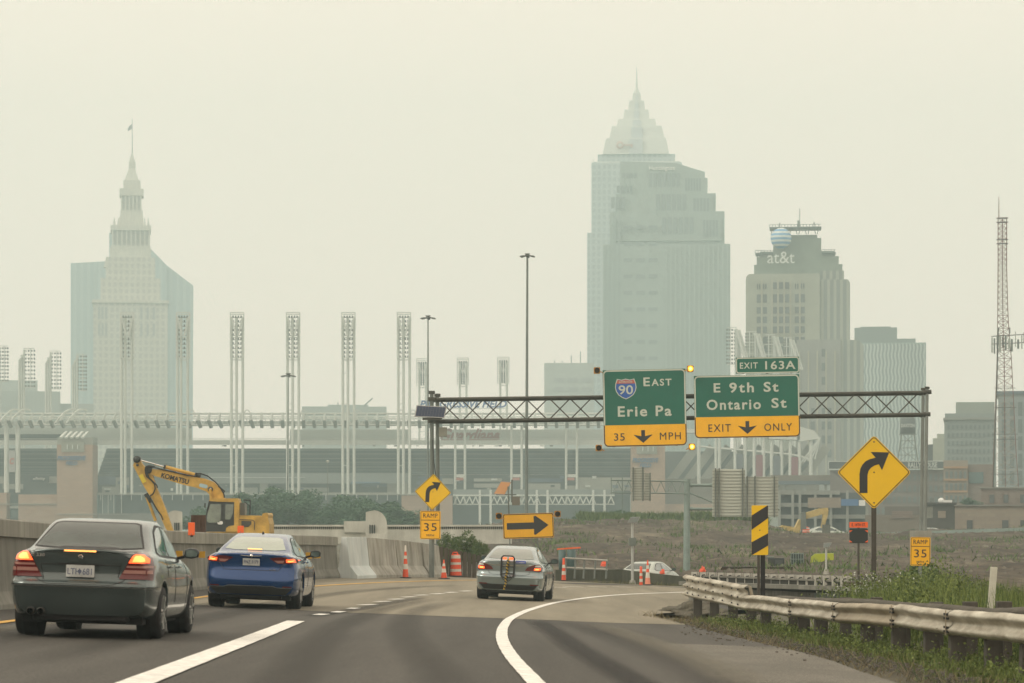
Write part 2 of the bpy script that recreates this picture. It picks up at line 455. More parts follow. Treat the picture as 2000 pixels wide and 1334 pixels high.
M_mark = soft_mat('tyre_rubber_marks', (.022, .021, .019), .75); M_mark2 = soft_mat('faint_oil_marks', (.025, .024, .021), .42); M_dust = soft_mat('pale_road_dust', (.20, .185, .145), .6)
def soft(name, pix, w_, m, dz, w2=None):
    pts = [on_road(x, y) for x, y in pix]; q = []
    for i in range(len(pts)-1):
        p0 = pts[max(0, i-1)]; p1 = pts[i]; p2 = pts[i+1]; p3 = pts[min(len(pts)-1, i+2)]
        for s_ in range(8):
            t = s_/8; q.append(0.5*((2*p1)+(p2-p0)*t+(2*p0-5*p1+4*p2-p3)*t*t+(3*p1-p0-3*p2+p3)*t**3))
    q.append(pts[-1]); b = MB(); fade = []
    for i, p in enumerate(q):
        t = (q[min(len(q)-1, i+1)]-q[max(0, i-1)]); t.z = 0; t.normalize(); nn = Vector((t.y, -t.x, 0)); ww = w_ if w2 is None else w_+(w2-w_)*i/(len(q)-1)
        e_ = min(1, i/5, (len(q)-1-i)/5)
        for s_, f_ in ((-.5, 0), (-.25, .7), (0, 1), (.25, .7), (.5, 0)):
            e = p+nn*ww*s_; b.v.append((e.x, e.y, road_z(e.x, e.y)+dz)); fade.append(f_*e_)
    for i in range(len(q)-1):
        for k in range(4): a_ = i*5+k; b.f.append((a_, a_+1, a_+6, a_+5)); b.sm.append(True)
    o = b.build(name, m, kind='structure', recalc=False); at = o.data.attributes.new('fade', 'FLOAT', 'POINT'); at.data.foreach_set('value', fade); return o
soft('tyre_marks', [(1045, 1210), (1062, 1222), (1085, 1236), (1120, 1262), (1185, 1300), (1255, 1340), (1330, 1390)], .62, M_mark, 0.00775, .5)
soft('tyre_marks', [(1050, 1213), (1075, 1229), (1110, 1252), (1170, 1290), (1240, 1330), (1310, 1380)], .35, M_mark, 0.00750, .3)
soft('tyre_marks', [(1120, 1214), (1200, 1240), (1290, 1275), (1370, 1315), (1440, 1360)], 1.1, M_mark2, 0.00825, .9)
soft('tyre_marks', [(900, 1380), (840, 1300), (800, 1250), (790, 1220), (810, 1195), (880, 1176)], .7, M_mark2, 0.00875)
soft('tyre_marks', [(520, 1400), (570, 1310), (620, 1255), (680, 1215), (760, 1187), (850, 1168)], .7, M_mark2, 0.00900)
soft('tyre_marks', [(60, 1300), (260, 1245), (400, 1208), (520, 1182), (640, 1162), (760, 1150), (900, 1143)], .8, M_mark2, 0.00925)
soft('tyre_marks', [(-200, 1290), (60, 1236), (230, 1208), (380, 1186), (520, 1168)], .8, M_mark2, 0.00950)
soft('road_stain', [(600, 1205), (640, 1199), (700, 1190), (760, 1178), (830, 1166)], .5, M_mark, 0.00975)
soft('road_dust', [(1160, 1216), (1230, 1240), (1310, 1268), (1400, 1305), (1480, 1350)], .8, M_dust, 0.01025)
soft('road_dust', [(1330, 1212), (1400, 1226), (1520, 1252), (1680, 1288), (1820, 1325), (1950, 1365)], 1.0, M_mark2, 0.01075)
soft('road_dust', [(-60, 1240), (60, 1222), (200, 1203), (330, 1188)], .5, M_dust, 0.01100)
SH = [(1150, 1216), (1190, 1226), (1290, 1262), (1380, 1300), (1450, 1345), (1500, 1390)]
sp = [on_road(x, y) for x, y in SH]; sp.sort(key=lambda p: p.y)
strip('road_shoulder', lambda D: float(np.interp(D, [p.y for p in sp], [p.x for p in sp])), lambda D: right_edge(D), [11, 13, 15, 17, 20, 23, 26, 29, 32, 35, 37.5], .006, M_should, nx=8)
# dark asphalt shoulder on the far side of the curve
ribbon('road_seam', [(930, 1129.5), (1010, 1133.5), (1100, 1139.5), (1215, 1142), (1340, 1148), (1460, 1156)], 1.6, M_seam, dz=.0055)
ribbon('kerb_line', [(640, 1136), (760, 1129), (900, 1127), (1010, 1129.5), (1100, 1134.5), (1215, 1137.5), (1340, 1143), (1480, 1151)], .3, M_conc, dz=.0085)

# clods and rubble strewn over the dirt: countless
cl = MB()
for k in range(1500):
    D = 125+175*random.random()**1.3; u = random.uniform(860, 2050); X = PX(u, D); s = random.uniform(.05, .22)*(.6+D/300); z = dirt_z(X, D)
    a = random.random()*3
    cl.add([(X-s, D, z), (X+s*.2, D-s, z-.02), (X+s, D+s*.2, z), (X+s*.1*a, D, z+s*.7)], [(0, 1, 3), (1, 2, 3), (2, 0, 3)])
cl.build('dirt_clods', mat('pale_clods', (.06, .05, .04), .9, scale=.35, col2=(.19, .175, .14)), kind='stuff', label='clods and rubble strewn over the bare dirt field', cat='rubble')
# ---------------------------------------------------------------- cars
M_tyre = mat('tyre_rubber', (.018, .018, .018), .85, bump=.2, scale=20)
M_rim = mat('alloy_rim', (.42, .43, .42), .3, metal=.9)
M_black = mat('black_plastic', (.012, .012, .012), .55)
M_under = mat('car_underside', (.01, .01, .01), .9)
M_chrome = mat('chrome_trim', (.7, .7, .68), .12, metal=1)
M_red = mat('red_lamp_lens', (.10, .004, .005), .25, coat=.6)
M_pink = mat('clear_red_lens', (.34, .17, .14), .25, coat=.6)
M_lit = mat('lit_lamp', (1, .25, .08), .4, emit=(1, .075, .012), es=1.9)
M_litc = mat('lit_lamp_core', (1, .5, .2), .4, emit=(1, .36, .06), es=1.7)
M_plate = mat('licence_plate', (.50, .52, .50), .5, var=.1, scale=12)
M_ink = mat('plate_ink', (.10, .12, .18), .6)
M_exh = mat('exhaust_metal', (.07, .07, .065), .45, metal=.8)

def crv(xs, ys, x): return interp(xs, ys, x)
class CarShape:
    """parametric saloon body; local axes: x right, y forward (0 = rear bumper), z up"""
    def __init__(s, p): s.p = p
    def half(s, y, N=22):
        p = s.p; L = p['L']
        w = crv(*p['w'], y); wb = crv(*p['belt_w'], y); zb = crv(*p['belt_z'], y); zt = crv(*p['top'], y); wr = crv(*p['roof_w'], y)
        z0 = crv(*p['bot'], y)
        zm = z0+(zb-z0)*.60
        ctl = [(w*.72, z0), (w*.90, z0+.03), (w*.965, z0+.12), (w*.99, z0+.26), (w, .595), (w*.998, .655), (w*.985, .655+(zb-.655)*.55), (wb+.015, zb-.02), (wb-.05, zb+.03*(1 if zt-zb > .06 else .3))]
        g = zt-zb
        ctl += [(wb-.05+(wr-wb+.05)*.5, zb+g*.52), (wr, zt-.055*min(1, g/.3)-.0), (wr*.84, zt-.014), (wr*.45, zt-.002), (0, zt)]
        # resample with catmull-rom
        pts = []
        n = len(ctl)
        for i in range(n-1):
            p0 = ctl[max(0, i-1)]; p1 = ctl[i]; p2 = ctl[i+1]; p3 = ctl[min(n-1, i+2)]
            for k in range(3):
                t = k/3
                pts.append(tuple(.5*((2*p1[a])+(p2[a]-p0[a])*t+(2*p0[a]-5*p1[a]+4*p2[a]-p3[a])*t*t+(3*p1[a]-p0[a]-3*p2[a]+p3[a])*t**3) for a in (0, 1)))
        pts.append(ctl[-1])
        return pts
    def mesh(s):
        p = s.p; L = p['L']; ys = p['ys']
        secs = [s.half(y) for y in ys]; n = len(secs[0])
        v = []; f = []
        rear = p['rear_y']; front = p['front_y']
        for j, y in enumerate(ys):
            for side in (1, -1):
                for i, (x, z) in enumerate(secs[j]):
                    yy = y
                    fr = max(0, 1-y/.7); ff = max(0, 1-(L-y)/.7)
                    yy += fr*(crv(*rear, z)+p.get('rear_c', .10)*(abs(x)/.85)**3*1.0)
                    yy -= ff*(crv(*front, z)+.28*(abs(x)/.85)**2.4)
                    v.append((side*x, yy, z))
        def I(j, side, i): return j*2*n+(0 if side > 0 else n)+i
        for j in range(len(ys)-1):
            for i in range(n-1):
                f.append((I(j, 1, i), I(j, 1, i+1), I(j+1, 1, i+1), I(j+1, 1, i)))
                f.append((I(j, -1, i), I(j+1, -1, i), I(j+1, -1, i+1), I(j, -1, i+1)))
            f.append((I(j, 1, 0), I(j+1, 1, 0), I(j+1, -1, 0), I(j, -1, 0)))   # floor
        # caps: rows between mirrored points
        for j, ends in ((0, 'r'), (len(ys)-1, 'f')):
            M_ = 13; rows = []
            for i in range(n):
                a = Vector(v[I(j, 1, i)]); row = [I(j, 1, i)]
                for k in range(1, M_-1):
                    t = 1-2*k/(M_-1); x = a.x*t; z = a.z
                    if ends == 'r':
                        yy = ys[0]+crv(*rear, z)+p.get('rear_c', .10)*(abs(x)/.85)**3
                        # blend so that it meets the rim
                    else: yy = ys[-1]-crv(*front, z)-.28*(abs(x)/.85)**2.4
                    v.append((x, yy, z)); row.append(len(v)-1)
                row.append(I(j, -1, i)); rows.append(row)
            for i in range(n-1):
                for k in range(M_-1):
                    f.append((rows[i][k], rows[i][k+1], rows[i+1][k+1], rows[i+1][k]))
        return v, f

def car(name, label, cat, p, loc, yaw, paint, M_glass, group=None):
    root = empty(name, loc, label, cat, group, yaw)
    sh = CarShape(p); v, f = sh.mesh()
    me = bpy.data.meshes.new('body'); me.from_pydata(v, [], f)
    bm = bmesh.new(); bm.from_mesh(me); bmesh.ops.remove_doubles(bm, verts=bm.verts, dist=1e-4); bmesh.ops.recalc_face_normals(bm, faces=bm.faces)
    bm.to_mesh(me)
    tree = BVHTree.FromBMesh(bm); bm.free()
    me.polygons.foreach_set('use_smooth', [True]*len(me.polygons))
    body = bpy.data.objects.new('body', me); C.objects.link(body)
    # wheel arches are cut out, then the cutter is thrown away
    cut = MB(); r = p['wheel_r']
    for y in p['axles']:
        for s in (-1, 1):
            a, b = sorted((s*(p['track']-.17), s*1.3))
            cut.lathe([(0, a), (r+.055, a), (r+.055, b), (0, b)], (0, y, r+.01), n=28, axis='x', smooth=False)
    co = cut.build('cutter', M_under)
    md = body.modifiers.new('arch', 'BOOLEAN'); md.operation = 'DIFFERENCE'; md.object = co; md.solver = 'EXACT'
    bpy.context.view_layer.update()
    nm = bpy.data.meshes.new_from_object(body.evaluated_get(bpy.context.evaluated_depsgraph_get()))
    body.modifiers.clear(); body.data = nm; bpy.data.objects.remove(co)
    nm.materials.clear(); nm.materials.append(paint)
    nm.name = 'body'
    body.parent = root
    # dark wheel wells
    ww = MB()
    for y in p['axles']:
        for s in (-1, 1):
            ww.lathe([(r+.05, s*(p['track']-.165)), (r+.05, s*(p['track']+.0))], (0, y, r+.01), n=24, axis='x')
            ww.lathe([(0.01, s*(p['track']-.165)), (r+.05, s*(p['track']-.165))], (0, y, r+.01), n=24, axis='x')
    ww.box(-p['track']+.05, p['track']-.05, .35, p['L']-.5, crv(*p['bot'], 2)-.02, crv(*p['bot'], 2)+.1)
    ww.build('underside', M_under, root)
    # projection of shapes on to the body
    def proj(poly, axis, off=.006, grid=.035, side=1):
        """poly in (x,z) seen from behind, or (y,z) seen from the side; conformed sheet"""
        xs = [q[0] for q in poly]; zs = [q[1] for q in poly]
        bm2 = bmesh.new(); bm2.faces.new([bm2.verts.new((a, 0, c)) for a, c in poly])
        for lo, hi, nn in ((min(xs), max(xs), Vector((1, 0, 0))), (min(zs), max(zs), Vector((0, 0, 1)))):
            k = int((hi-lo)/grid)
            for i in range(1, k+1):
                pt = Vector((0, 0, 0)); pt[0 if nn.x else 2] = lo+(hi-lo)*i/(k+1)
                bmesh.ops.bisect_plane(bm2, geom=bm2.verts[:]+bm2.edges[:]+bm2.faces[:], plane_co=pt, plane_no=nn)
        vs = []; fs = []
        bm2.verts.index_update()
        for q in bm2.verts:
            if axis == 'r':
                h = tree.ray_cast(Vector((q.co.x, -2, q.co.z)), Vector((0, 1, 0)))
                vs.append(h[0]+h[1].normalized()*off*(1 if h[1].y < 0 else -1) if h[0] else Vector((q.co.x, .3, q.co.z)))
            else:
                h = tree.ray_cast(Vector((side*3, q.co.x, q.co.z)), Vector((-side, 0, 0)))
                vs.append(h[0]+Vector((side*off, 0, off*.3)) if h[0] else Vector((side*.6, q.co.x, q.co.z)))
        for q in bm2.faces: fs.append(tuple(x.index for x in q.verts))
        bm2.free()
        return vs, fs
    def decal(nm_, poly, m, axis='r', off=.006, parent=None, side=1, mirror=False, label=None):
        o = None
        for s in ((1, -1) if mirror else (1,)):
            pl = [(s*a, c) for a, c in poly] if axis == 'r' else poly
            sd_ = side*s if axis == 's' else 1
            vs, fs = proj(pl, axis, off, side=sd_)
            o = MB().add(vs, fs, True).build(nm_, m, parent or root, label=label)
        return o
    # wheels
    for y in p['axles']:
        for s in (-1, 1):
            wl = empty('wheel', (s*(p['track']-.0), y, r), None, None); wl.parent = root
            tw = p.get('tyre_w', .22)
            t = MB().lathe([(r*.66, -tw/2), (r*.93, -tw/2), (r*.985, -tw*.40), (r, -tw*.25), (r, tw*.25), (r*.985, tw*.40), (r*.93, tw/2), (r*.66, tw/2)], n=28, axis='x')
            t.build('tyre', M_tyre, wl)
            rm = MB().lathe([(r*.67, -s*tw*.4), (r*.67, s*tw*.47), (r*.62, s*tw*.49), (r*.60, s*tw*.25)], n=24, axis='x')
            for k in range(p.get('spokes', 5)):
                a = 2*PI*k/p.get('spokes', 5)+.3
                rm.bar((s*tw*.42, .05*math.cos(a), .05*math.sin(a)), (s*tw*.46, r*.63*math.cos(a), r*.63*math.sin(a)), .045, .03)
            rm.lathe([(0.0, s*tw*.48), (.06, s*tw*.47), (.07, s*tw*.36)], n=12, axis='x')
            rm.build('rim', M_rim, wl)
            MB().lathe([(0.0, s*tw*.1), (r*.45, s*tw*.1)], n=20, axis='x').build('brake_disc', mat('brake_disc_metal', (.12, .12, .12), .5, metal=.8), wl)
    # windows
    decal('rear_window', p['rear_win'], M_glass, off=.004)
    if p.get('rear_frame'): decal('window_seal', p['rear_frame'], M_black, off=.002)
    for q in p['side_wins']: decal('side_window', q, p.get('side_glass') or M_glass, 's', .006, mirror=True)
    for q in p['side_trim']: decal('door_pillar', q, M_black, 's', .003, mirror=True)
    for q in p.get('door_lines', []):
        for s in (1, -1):
            mb = MB()
            pts = []
            for a, b in zip(q[:-1], q[1:]):
                for k in range(8):
                    t = k/8; yy = a[0]+(b[0]-a[0])*t; zz = a[1]+(b[1]-a[1])*t
                    h = tree.ray_cast(Vector((s*3, yy, zz)), Vector((-s, 0, 0)))
                    if h[0]: pts.append(h[0])
            mb.path(pts, .005, n=4); mb.build('panel_gap', M_black, root)
    for q in p.get('rear_lines', []):
        pts = []
        for a, b in zip(q[:-1], q[1:]):
            k_ = max(2, int(math.hypot(b[0]-a[0], b[1]-a[1])/.04))
            for k in range(k_):
                t = k/k_; h = tree.ray_cast(Vector((a[0]+(b[0]-a[0])*t, -2, a[1]+(b[1]-a[1])*t)), Vector((0, 1, 0)))
                if h[0]: pts.append(h[0])
        MB().path(pts, .0055, n=4).build('boot_gap', M_black, root)
    # door mirrors, handles
    for s in (1, -1):
        my, mz = p['mirror']; hx = crv(*p['belt_w'], my)
        mm = MB(Matrix.Translation((s*(hx+.15), my, mz)))
        q_ = p.get('mirror_s', .9)
        ring = [(a*q_, b*q_) for a, b in [(-.125, -.03), (-.11, .06), (-.03, .085), (.07, .075), (.115, .03), (.10, -.05), (.0, -.075), (-.10, -.07)]]
        vs = [(s*a*.95, -.05, c*.95) for a, c in ring]+[(s*a*1.06, .0, c*1.08) for a, c in ring]+[(s*a*.7, .10, c*.7) for a, c in ring]
        k = len(ring); fs = [tuple(range(k))]+[tuple(range(3*k-1, 2*k-1, -1))]
        for j in range(2):
            for i in range(k): fs.append((j*k+i, j*k+(i+1) % k, (j+1)*k+(i+1) % k, (j+1)*k+i))
        mm.add(vs, fs, True)
        mm.bar((-s*.09, .02, -.04), (-s*.22, .06, -.075), .06, .035)
        mo = mm.build('door_mirror', p.get('mirror_mat', M_black), root)
        gm = MB(Matrix.Translation((s*(hx+.15), my, mz)))
        gm.add([(s*a*.82, -.054, c*.8) for a, c in ring], [tuple(range(k))]); gm.build('mirror_glass', mat('mirror_glass', (.10, .14, .13), .05, metal=.6), mo)
        for hy in p['handles']:
            zz = p['handle_z']; h = tree.ray_cast(Vector((s*3, hy, zz)), Vector((-s, 0, 0)))
            if h[0]: MB().tube((h[0].x+s*.018, hy-.09, zz), (h[0].x+s*.018, hy+.09, zz), .014, n=8).build('door_handle', paint, root)
    return root, decal, tree

def body_params(L, W, H, boot_z, belt_front, boot_len, roof_rear, roof_front, hood_base, wheel_r, axles, track, roof_w=.56, belt_in=.10, **k):
    w = W/2
    d = dict(L=L, wheel_r=wheel_r, axles=axles, track=track)
    d['ys'] = [.0, .02, .06, .12, .2, .3, .42, .56]+[.7+(L-1.4)*i/30 for i in range(31)]+[L-.56, L-.42, L-.3, L-.2, L-.12, L-.05, L-.02, L]
    d['w'] = ([0, .15, .5, 1.2, L*.5, L-1.2, L-.5, L-.15, L], [w-.10, w-.045, w-.015, w, w, w-.005, w-.03, w-.09, w-.16])
    d['belt_w'] = ([0, .15, .5, 1.2, L*.5, L-1.2, L-.5, L], [w-.20, w-.13, w-belt_in, w-belt_in+.005, w-belt_in+.01, w-.10, w-.16, w-.26])
    d['bot'] = ([0, .3, .9, L*.5, L-.9, L-.2, L], [.27, .23, .20, .19, .19, .20, .23])
    d['belt_z'] = ([0, .2, boot_len, roof_rear, L*.5, hood_base, L-.6, L-.1, L], [boot_z-.05, boot_z-.03, boot_z-.03, boot_z-.045, boot_z-.07, belt_front, belt_front-.12, belt_front-.25, belt_front-.30])
    d['top'] = ([0, .05, .2, boot_len*.75, boot_len, (boot_len+roof_rear)*.5, roof_rear, (roof_rear+roof_front)/2, roof_front, (roof_front+hood_base)/2, hood_base, L-.6, L-.15, L],
                [boot_z-.0, boot_z+.02, boot_z+.02, boot_z+.035, boot_z+.06, boot_z+(H-boot_z)*.60, H-.035, H, H-.04, H-(H-belt_front)*.42, belt_front+.03, belt_front-.05, belt_front-.19, belt_front-.25])
    d['roof_w'] = ([0, boot_len, roof_rear, (roof_rear+roof_front)/2, roof_front, hood_base, L], [w-.30, w-.24, roof_w, roof_w+.01, roof_w-.02, w-.2, w-.4])
    d['rear_y'] = ([.2, .30, .42, .52, .60, .645, .67, .80, .95, 1.05, 1.2], [.16, .10, .05, .02, -.01, -.01, .075, .09, .06, .05, .05])
    d['front_y'] = ([.2, .4, .6, .8], [.06, .0, .02, .12])
    d.update(k)
    return d

# --- grey saloon, nearest on the left
M_greypaint = mat('grey_green_paint', (.075, .098, .098), .22, metal=.5, coat=.8, var=.06, scale=1.2)
M_gglass = mat('tinted_rear_glass', (.045, .060, .054), .08, spec=.5, var=.3, scale=1.6)
M_sglass = mat('side_glass', (.035, .05, .045), .04, spec=.9, coat=1)
zt = 1.43
p1 = body_params(4.53, 1.74, 1.43, 1.01, .92, .62, 1.45, 2.75, 3.55, .315, (.99, 3.70), .755, roof_w=.60, belt_in=.07,
    rear_win=[(-.63, 1.075), (-.50, 1.345), (-.44, 1.365), (.44, 1.365), (.50, 1.345), (.63, 1.075), (.3, 1.055), (-.3, 1.055)],
    rear_frame=[(-.655, 1.065), (-.52, 1.36), (-.45, 1.38), (.45, 1.38), (.52, 1.36), (.655, 1.065), (.3, 1.045), (-.3, 1.045)],
    side_wins=[[(1.12, 1.03), (1.50, 1.27), (1.75, 1.33), (1.98, 1.34), (1.98, .99), (1.30, 1.0)], [(2.06, 1.34), (2.06, .99), (3.12, .97), (2.72, 1.24), (2.5, 1.31)]],
    side_trim=[[(1.04, 1.02), (1.46, 1.29), (1.75, 1.365), (2.5, 1.345), (2.78, 1.25), (3.22, .955), (2.06, .965), (1.2, .98)]],
    door_lines=[[(2.02, .95), (2.02, .35)], [(3.12, .93), (3.18, .6), (3.12, .3)], [(1.3, .95), (1.38, .7)], [(.02, .62), (.6, .62)]],
    rear_lines=[[(-.66, 1.0), (-.60, .82), (-.50, .68), (-.38, .63), (.38, .63), (.50, .68), (.60, .82), (.66, 1.0)], [(-.43, .68), (-.47, .86), (.47, .86), (.43, .68)]],
    mirror=(3.0, 1.03), handles=(1.55, 2.4), handle_z=.86, mirror_mat=mat('dark_mirror_paint', (.02, .025, .03), .3), spokes=7, mirror_s=.78, side_glass=M_sglass)
Dm = 31.0
def rest(x, y0, D, xpix):  # ground point under the middle of the rear bumper
    X = PX(xpix, D); return Vector((X, D, road_z(X, D)))
def car_frame(root, loc, yaw, L, track, ax):
    """lean the car with the road under its wheels"""
    c = math.cos(yaw); s_ = math.sin(yaw)
    def W_(x, y): return Vector((loc.x+x*c-y*s_, loc.y+x*s_+y*c, 0))
    z = lambda q: road_z(q.x, q.y)+.004
    a, b = W_(-track, ax[0]), W_(track, ax[0]); f_ = W_(0, ax[1]); r_ = W_(0, ax[0])
    roll = math.atan2(z(b)-z(a), 2*track); pitch = math.atan2(z(f_)-z(r_), ax[1]-ax[0])
    root.rotation_euler = (Matrix.Rotation(yaw, 3, 'Z') @ Matrix.Rotation(pitch, 3, 'X') @ Matrix.Rotation(-roll, 3, 'Y')).to_euler()
    zc = z(r_)-math.sin(pitch)*ax[0]
    root.location = (loc.x, loc.y, zc)
c1, decal, tr = car('grey_sedan', 'dark grey sedan with a boot spoiler and tall triangular tail lights, nearest car', 'car', p1, rest(0, 0, Dm, 150), 0, M_greypaint, M_gglass)
car_frame(c1, rest(0, 0, Dm, 150), R(-.2), 4.53, .755, (.99, 3.70))
# spoiler lip
sp_ = MB(); pts = []
for k in range(25):
    x = -.62+1.24*k/24; zz = 1.035-.05*(abs(x)/.62)**3
    pts.append((x, .055+.10*(abs(x)/.62)**2.5, zz))
for a, b in zip(pts[:-1], pts[1:]):
    vs = []
    for q in (a, b): vs += [(q[0], q[1]-.035, q[2]+.012), (q[0], q[1]-.03, q[2]-.02), (q[0], q[1]+.12, q[2]-.035), (q[0], q[1]+.12, q[2]+.0)]
    sp_.add(vs, [(0, 1, 5, 4), (1, 2, 6, 5), (3, 0, 4, 7), (2, 3, 7, 6)], True)
sp_.build('boot_spoiler', M_greypaint, c1)
for s in (-1, 1):
    lamp = [(s*a, b) for a, b in ((.60, 1.0), (.52, .84), (.45, .715), (.46, .70), (.82, .70), (.825, .85), (.79, .96), (.72, 1.01), (.63, 1.02))]
    o = decal('tail_light', lamp, M_red, off=.010)
    decal('lit_bulb', [(s*a, b) for a, b in ((.60, .975), (.555, .90), (.775, .90), (.77, .945), (.71, .985), (.64, .995))], M_lit, off=.014, parent=c1).parent = o
    decal('bulb_core', [(s*a, b) for a, b in ((.62, .965), (.60, .915), (.73, .915), (.72, .95), (.68, .975))], M_litc, off=.018).parent = o
    decal('lens_strip', [(s*a, b) for a, b in ((.54, .868), (.53, .845), (.81, .845), (.805, .868))], M_pink, off=.014).parent = o
    decal('lens_strip', [(s*a, b) for a, b in ((.51, .815), (.49, .775), (.81, .775), (.81, .815))], M_pink, off=.014).parent = o
MB().box(-.185, .185, .008, .03, 1.012, 1.030).build('brake_light', M_litc, c1)
pl = decal('licence_plate', [(-.165, .70), (.165, .70), (.165, .86), (-.165, .86)], M_plate, off=.02)
tb = MB(); add_text(tb, 'LTH 681', 0, .782, w_=.285, h=.075, y=.035, bold=.01); tb.lathe([(.0, -.004), (.024, -.004)], (0, .033, .782), n=14, axis='y')
tb.build('plate_lettering', M_ink, pl)
tb = MB(); add_text(tb, 'C 230', -.50, .962, w_=.17, h=.033, y=.052, bold=.01); tb.build('model_badge', M_chrome, c1)
tb = MB(); tb.lathe([(.022, -.004), (.028, -.004), (.028, .01)], (0, .06, .952), n=18, axis='y')
for a in (90, 210, 330): tb.bar((0, .06, .952), (.025*math.cos(R(a)), .06, .952+.025*math.sin(R(a))), .004)
tb.build('boot_emblem', M_chrome, c1)
decal('plate_recess', [(-.27, .875), (.27, .875), (.25, .855), (-.25, .855)], M_black, off=.008)
decal('bumper_strip', [(-.84, .60), (.84, .60), (.84, .612), (-.84, .612)], mat('bumper_rub_strip', (.14, .15, .145), .3, metal=.5), off=.008)
MB().box(-.56, .56, .14, .5, .20, .30).build('rear_skirt', M_under, c1, bevel=.03)
for x in (-.56, -.44):
    MB().lathe([(.038, .02), (.046, .02), (.046, .2), (.038, .2), (.03, .06)], (x, 0, .305), n=16, axis='y').build('exhaust_tip', M_exh, c1)
# --- blue saloon
M_blue = mat('blue_paint', (.003, .046, .17), .22, metal=.45, coat=.9, var=.05, scale=1)
M_bglass = mat('opaque_pale_light_glass', (.22, .28, .21), .06, spec=.8, coat=1, var=.15, scale=1.5)  # opaque; the pale colour stands in for light seen through the car
p2 = body_params(4.88, 1.87, 1.49, 1.07, .95, .55, 1.75, 3.05, 3.85, .34, (1.03, 3.77), .80, roof_w=.56, belt_in=.13,
    rear_win=[(-.60, 1.165), (-.47, 1.375), (-.38, 1.405), (.38, 1.405), (.47, 1.375), (.60, 1.165), (.4, 1.145), (-.4, 1.145)],
    side_wins=[[(1.15, 1.13), (1.60, 1.33), (1.9, 1.385), (2.18, 1.395), (2.18, 1.05), (1.4, 1.06)], [(2.26, 1.395), (2.26, 1.05), (3.40, 1.02), (3.0, 1.27), (2.7, 1.37)]],
    side_trim=[[(1.08, 1.12), (1.56, 1.35), (1.9, 1.41), (2.7, 1.395), (3.06, 1.28), (3.5, 1.0), (2.26, 1.02), (1.3, 1.035)]],
    door_lines=[[(2.22, 1.0), (2.22, .35)], [(3.4, .98), (3.45, .6), (3.4, .3)], [(1.35, 1.0), (1.45, .7)]],
    rear_lines=[[(-.66, .93), (-.56, .80), (-.53, .755), (.53, .755), (.56, .80), (.66, .93)]],
    mirror=(3.25, 1.10), handles=(1.7, 2.6), handle_z=.93, spokes=5, side_glass=M_sglass,
    rear_y=([.2, .30, .42, .55, .70, .80, .95, 1.05, 1.12, 1.3], [.14, .08, .03, .0, .03, .05, .03, .0, .02, .05]))
Db = 52.0
c2, decal, tr = car('blue_sedan', 'blue sedan with slim wraparound tail lights and a chrome bumper strip', 'car', p2, rest(0, 0, Db, 487), 0, M_blue, M_bglass)
car_frame(c2, rest(0, 0, Db, 487), R(-.6), 4.88, .80, (1.03, 3.77))
for s in (-1, 1):
    o = decal('tail_light', [(s*a, b) for a, b in ((.35, 1.0), (.47, .92), (.52, .895), (.86, .90), (.90, .96), (.86, 1.01), (.70, 1.03), (.5, 1.02))], M_red, off=.008)
    decal('lit_bulb', [(s*a, b) for a, b in ((.68, .925), (.85, .93), (.86, .97), (.80, .995), (.67, .985))], M_lit, off=.012).parent = o
    decal('bulb_core', [(s*a, b) for a, b in ((.70, .935), (.80, .935), (.80, .965), (.71, .965))], M_litc, off=.016).parent = o
    decal('lens_strip', [(s*a, b) for a, b in ((.44, .955), (.52, .905), (.62, .91), (.64, .96))], M_pink, off=.012).parent = o
    decal('bumper_reflector', [(s*a, b) for a, b in ((.62, .43), (.80, .44), (.80, .455), (.62, .455))], M_red, off=.008)
decal('brake_light', [(-.14, 1.14), (.14, 1.14), (.14, 1.158), (-.14, 1.158)], M_litc, off=.02)
pl = decal('licence_plate', [(-.165, .845), (.165, .845), (.165, .985), (-.165, .985)], M_plate, off=.012)
tb = MB(); add_text(tb, 'FNZ 3179', 0, .915, w_=.28, h=.07, y=.01, bold=.01); tb.build('plate_lettering', M_ink, pl)
tb = MB(); 
for s in (-1, 1): tb.prism([(s*.03, 1.035), (s*.21, 1.045), (s*.20, 1.033), (s*.03, 1.022)], -.02, .0)
tb.lathe([(0, -.024), (.032, -.022), (.034, 0)], (0, 0, 1.032), n=14, axis='y'); tb.build('boot_emblem', M_chrome, c2)
tb = MB(); add_text(tb, 'C2.00', .42, .775, w_=.12, h=.025, y=.045, bold=.01); tb.build('model_badge', M_chrome, c2)
decal('bumper_strip', [(-.80, .415), (-.52, .418), (-.44, .445), (.44, .445), (.52, .418), (.80, .415), (.80, .426), (.52, .430), (.44, .458), (-.44, .458), (-.52, .430), (-.80, .426)], M_chrome, off=.010)
decal('lower_valance', [(-.80, .41), (-.52, .412), (-.44, .438), (.44, .438), (.52, .412), (.80, .41), (.68, .285), (-.68, .285)], M_black, off=.006)
MB().box(-.60, .60, .16, .5, .20, .30).build('rear_skirt', M_under, c2, bevel=.03)
MB().add([(-.02, 1.98, 1.485), (.02, 1.98, 1.485), (.025, 2.15, 1.487), (-.025, 2.15, 1.487), (0, 2.0, 1.53), (0, 2.12, 1.52)], [(0, 1, 4), (1, 2, 5, 4), (2, 3, 5), (3, 0, 4, 5)], True).build('aerial_fin', M_black, c2)
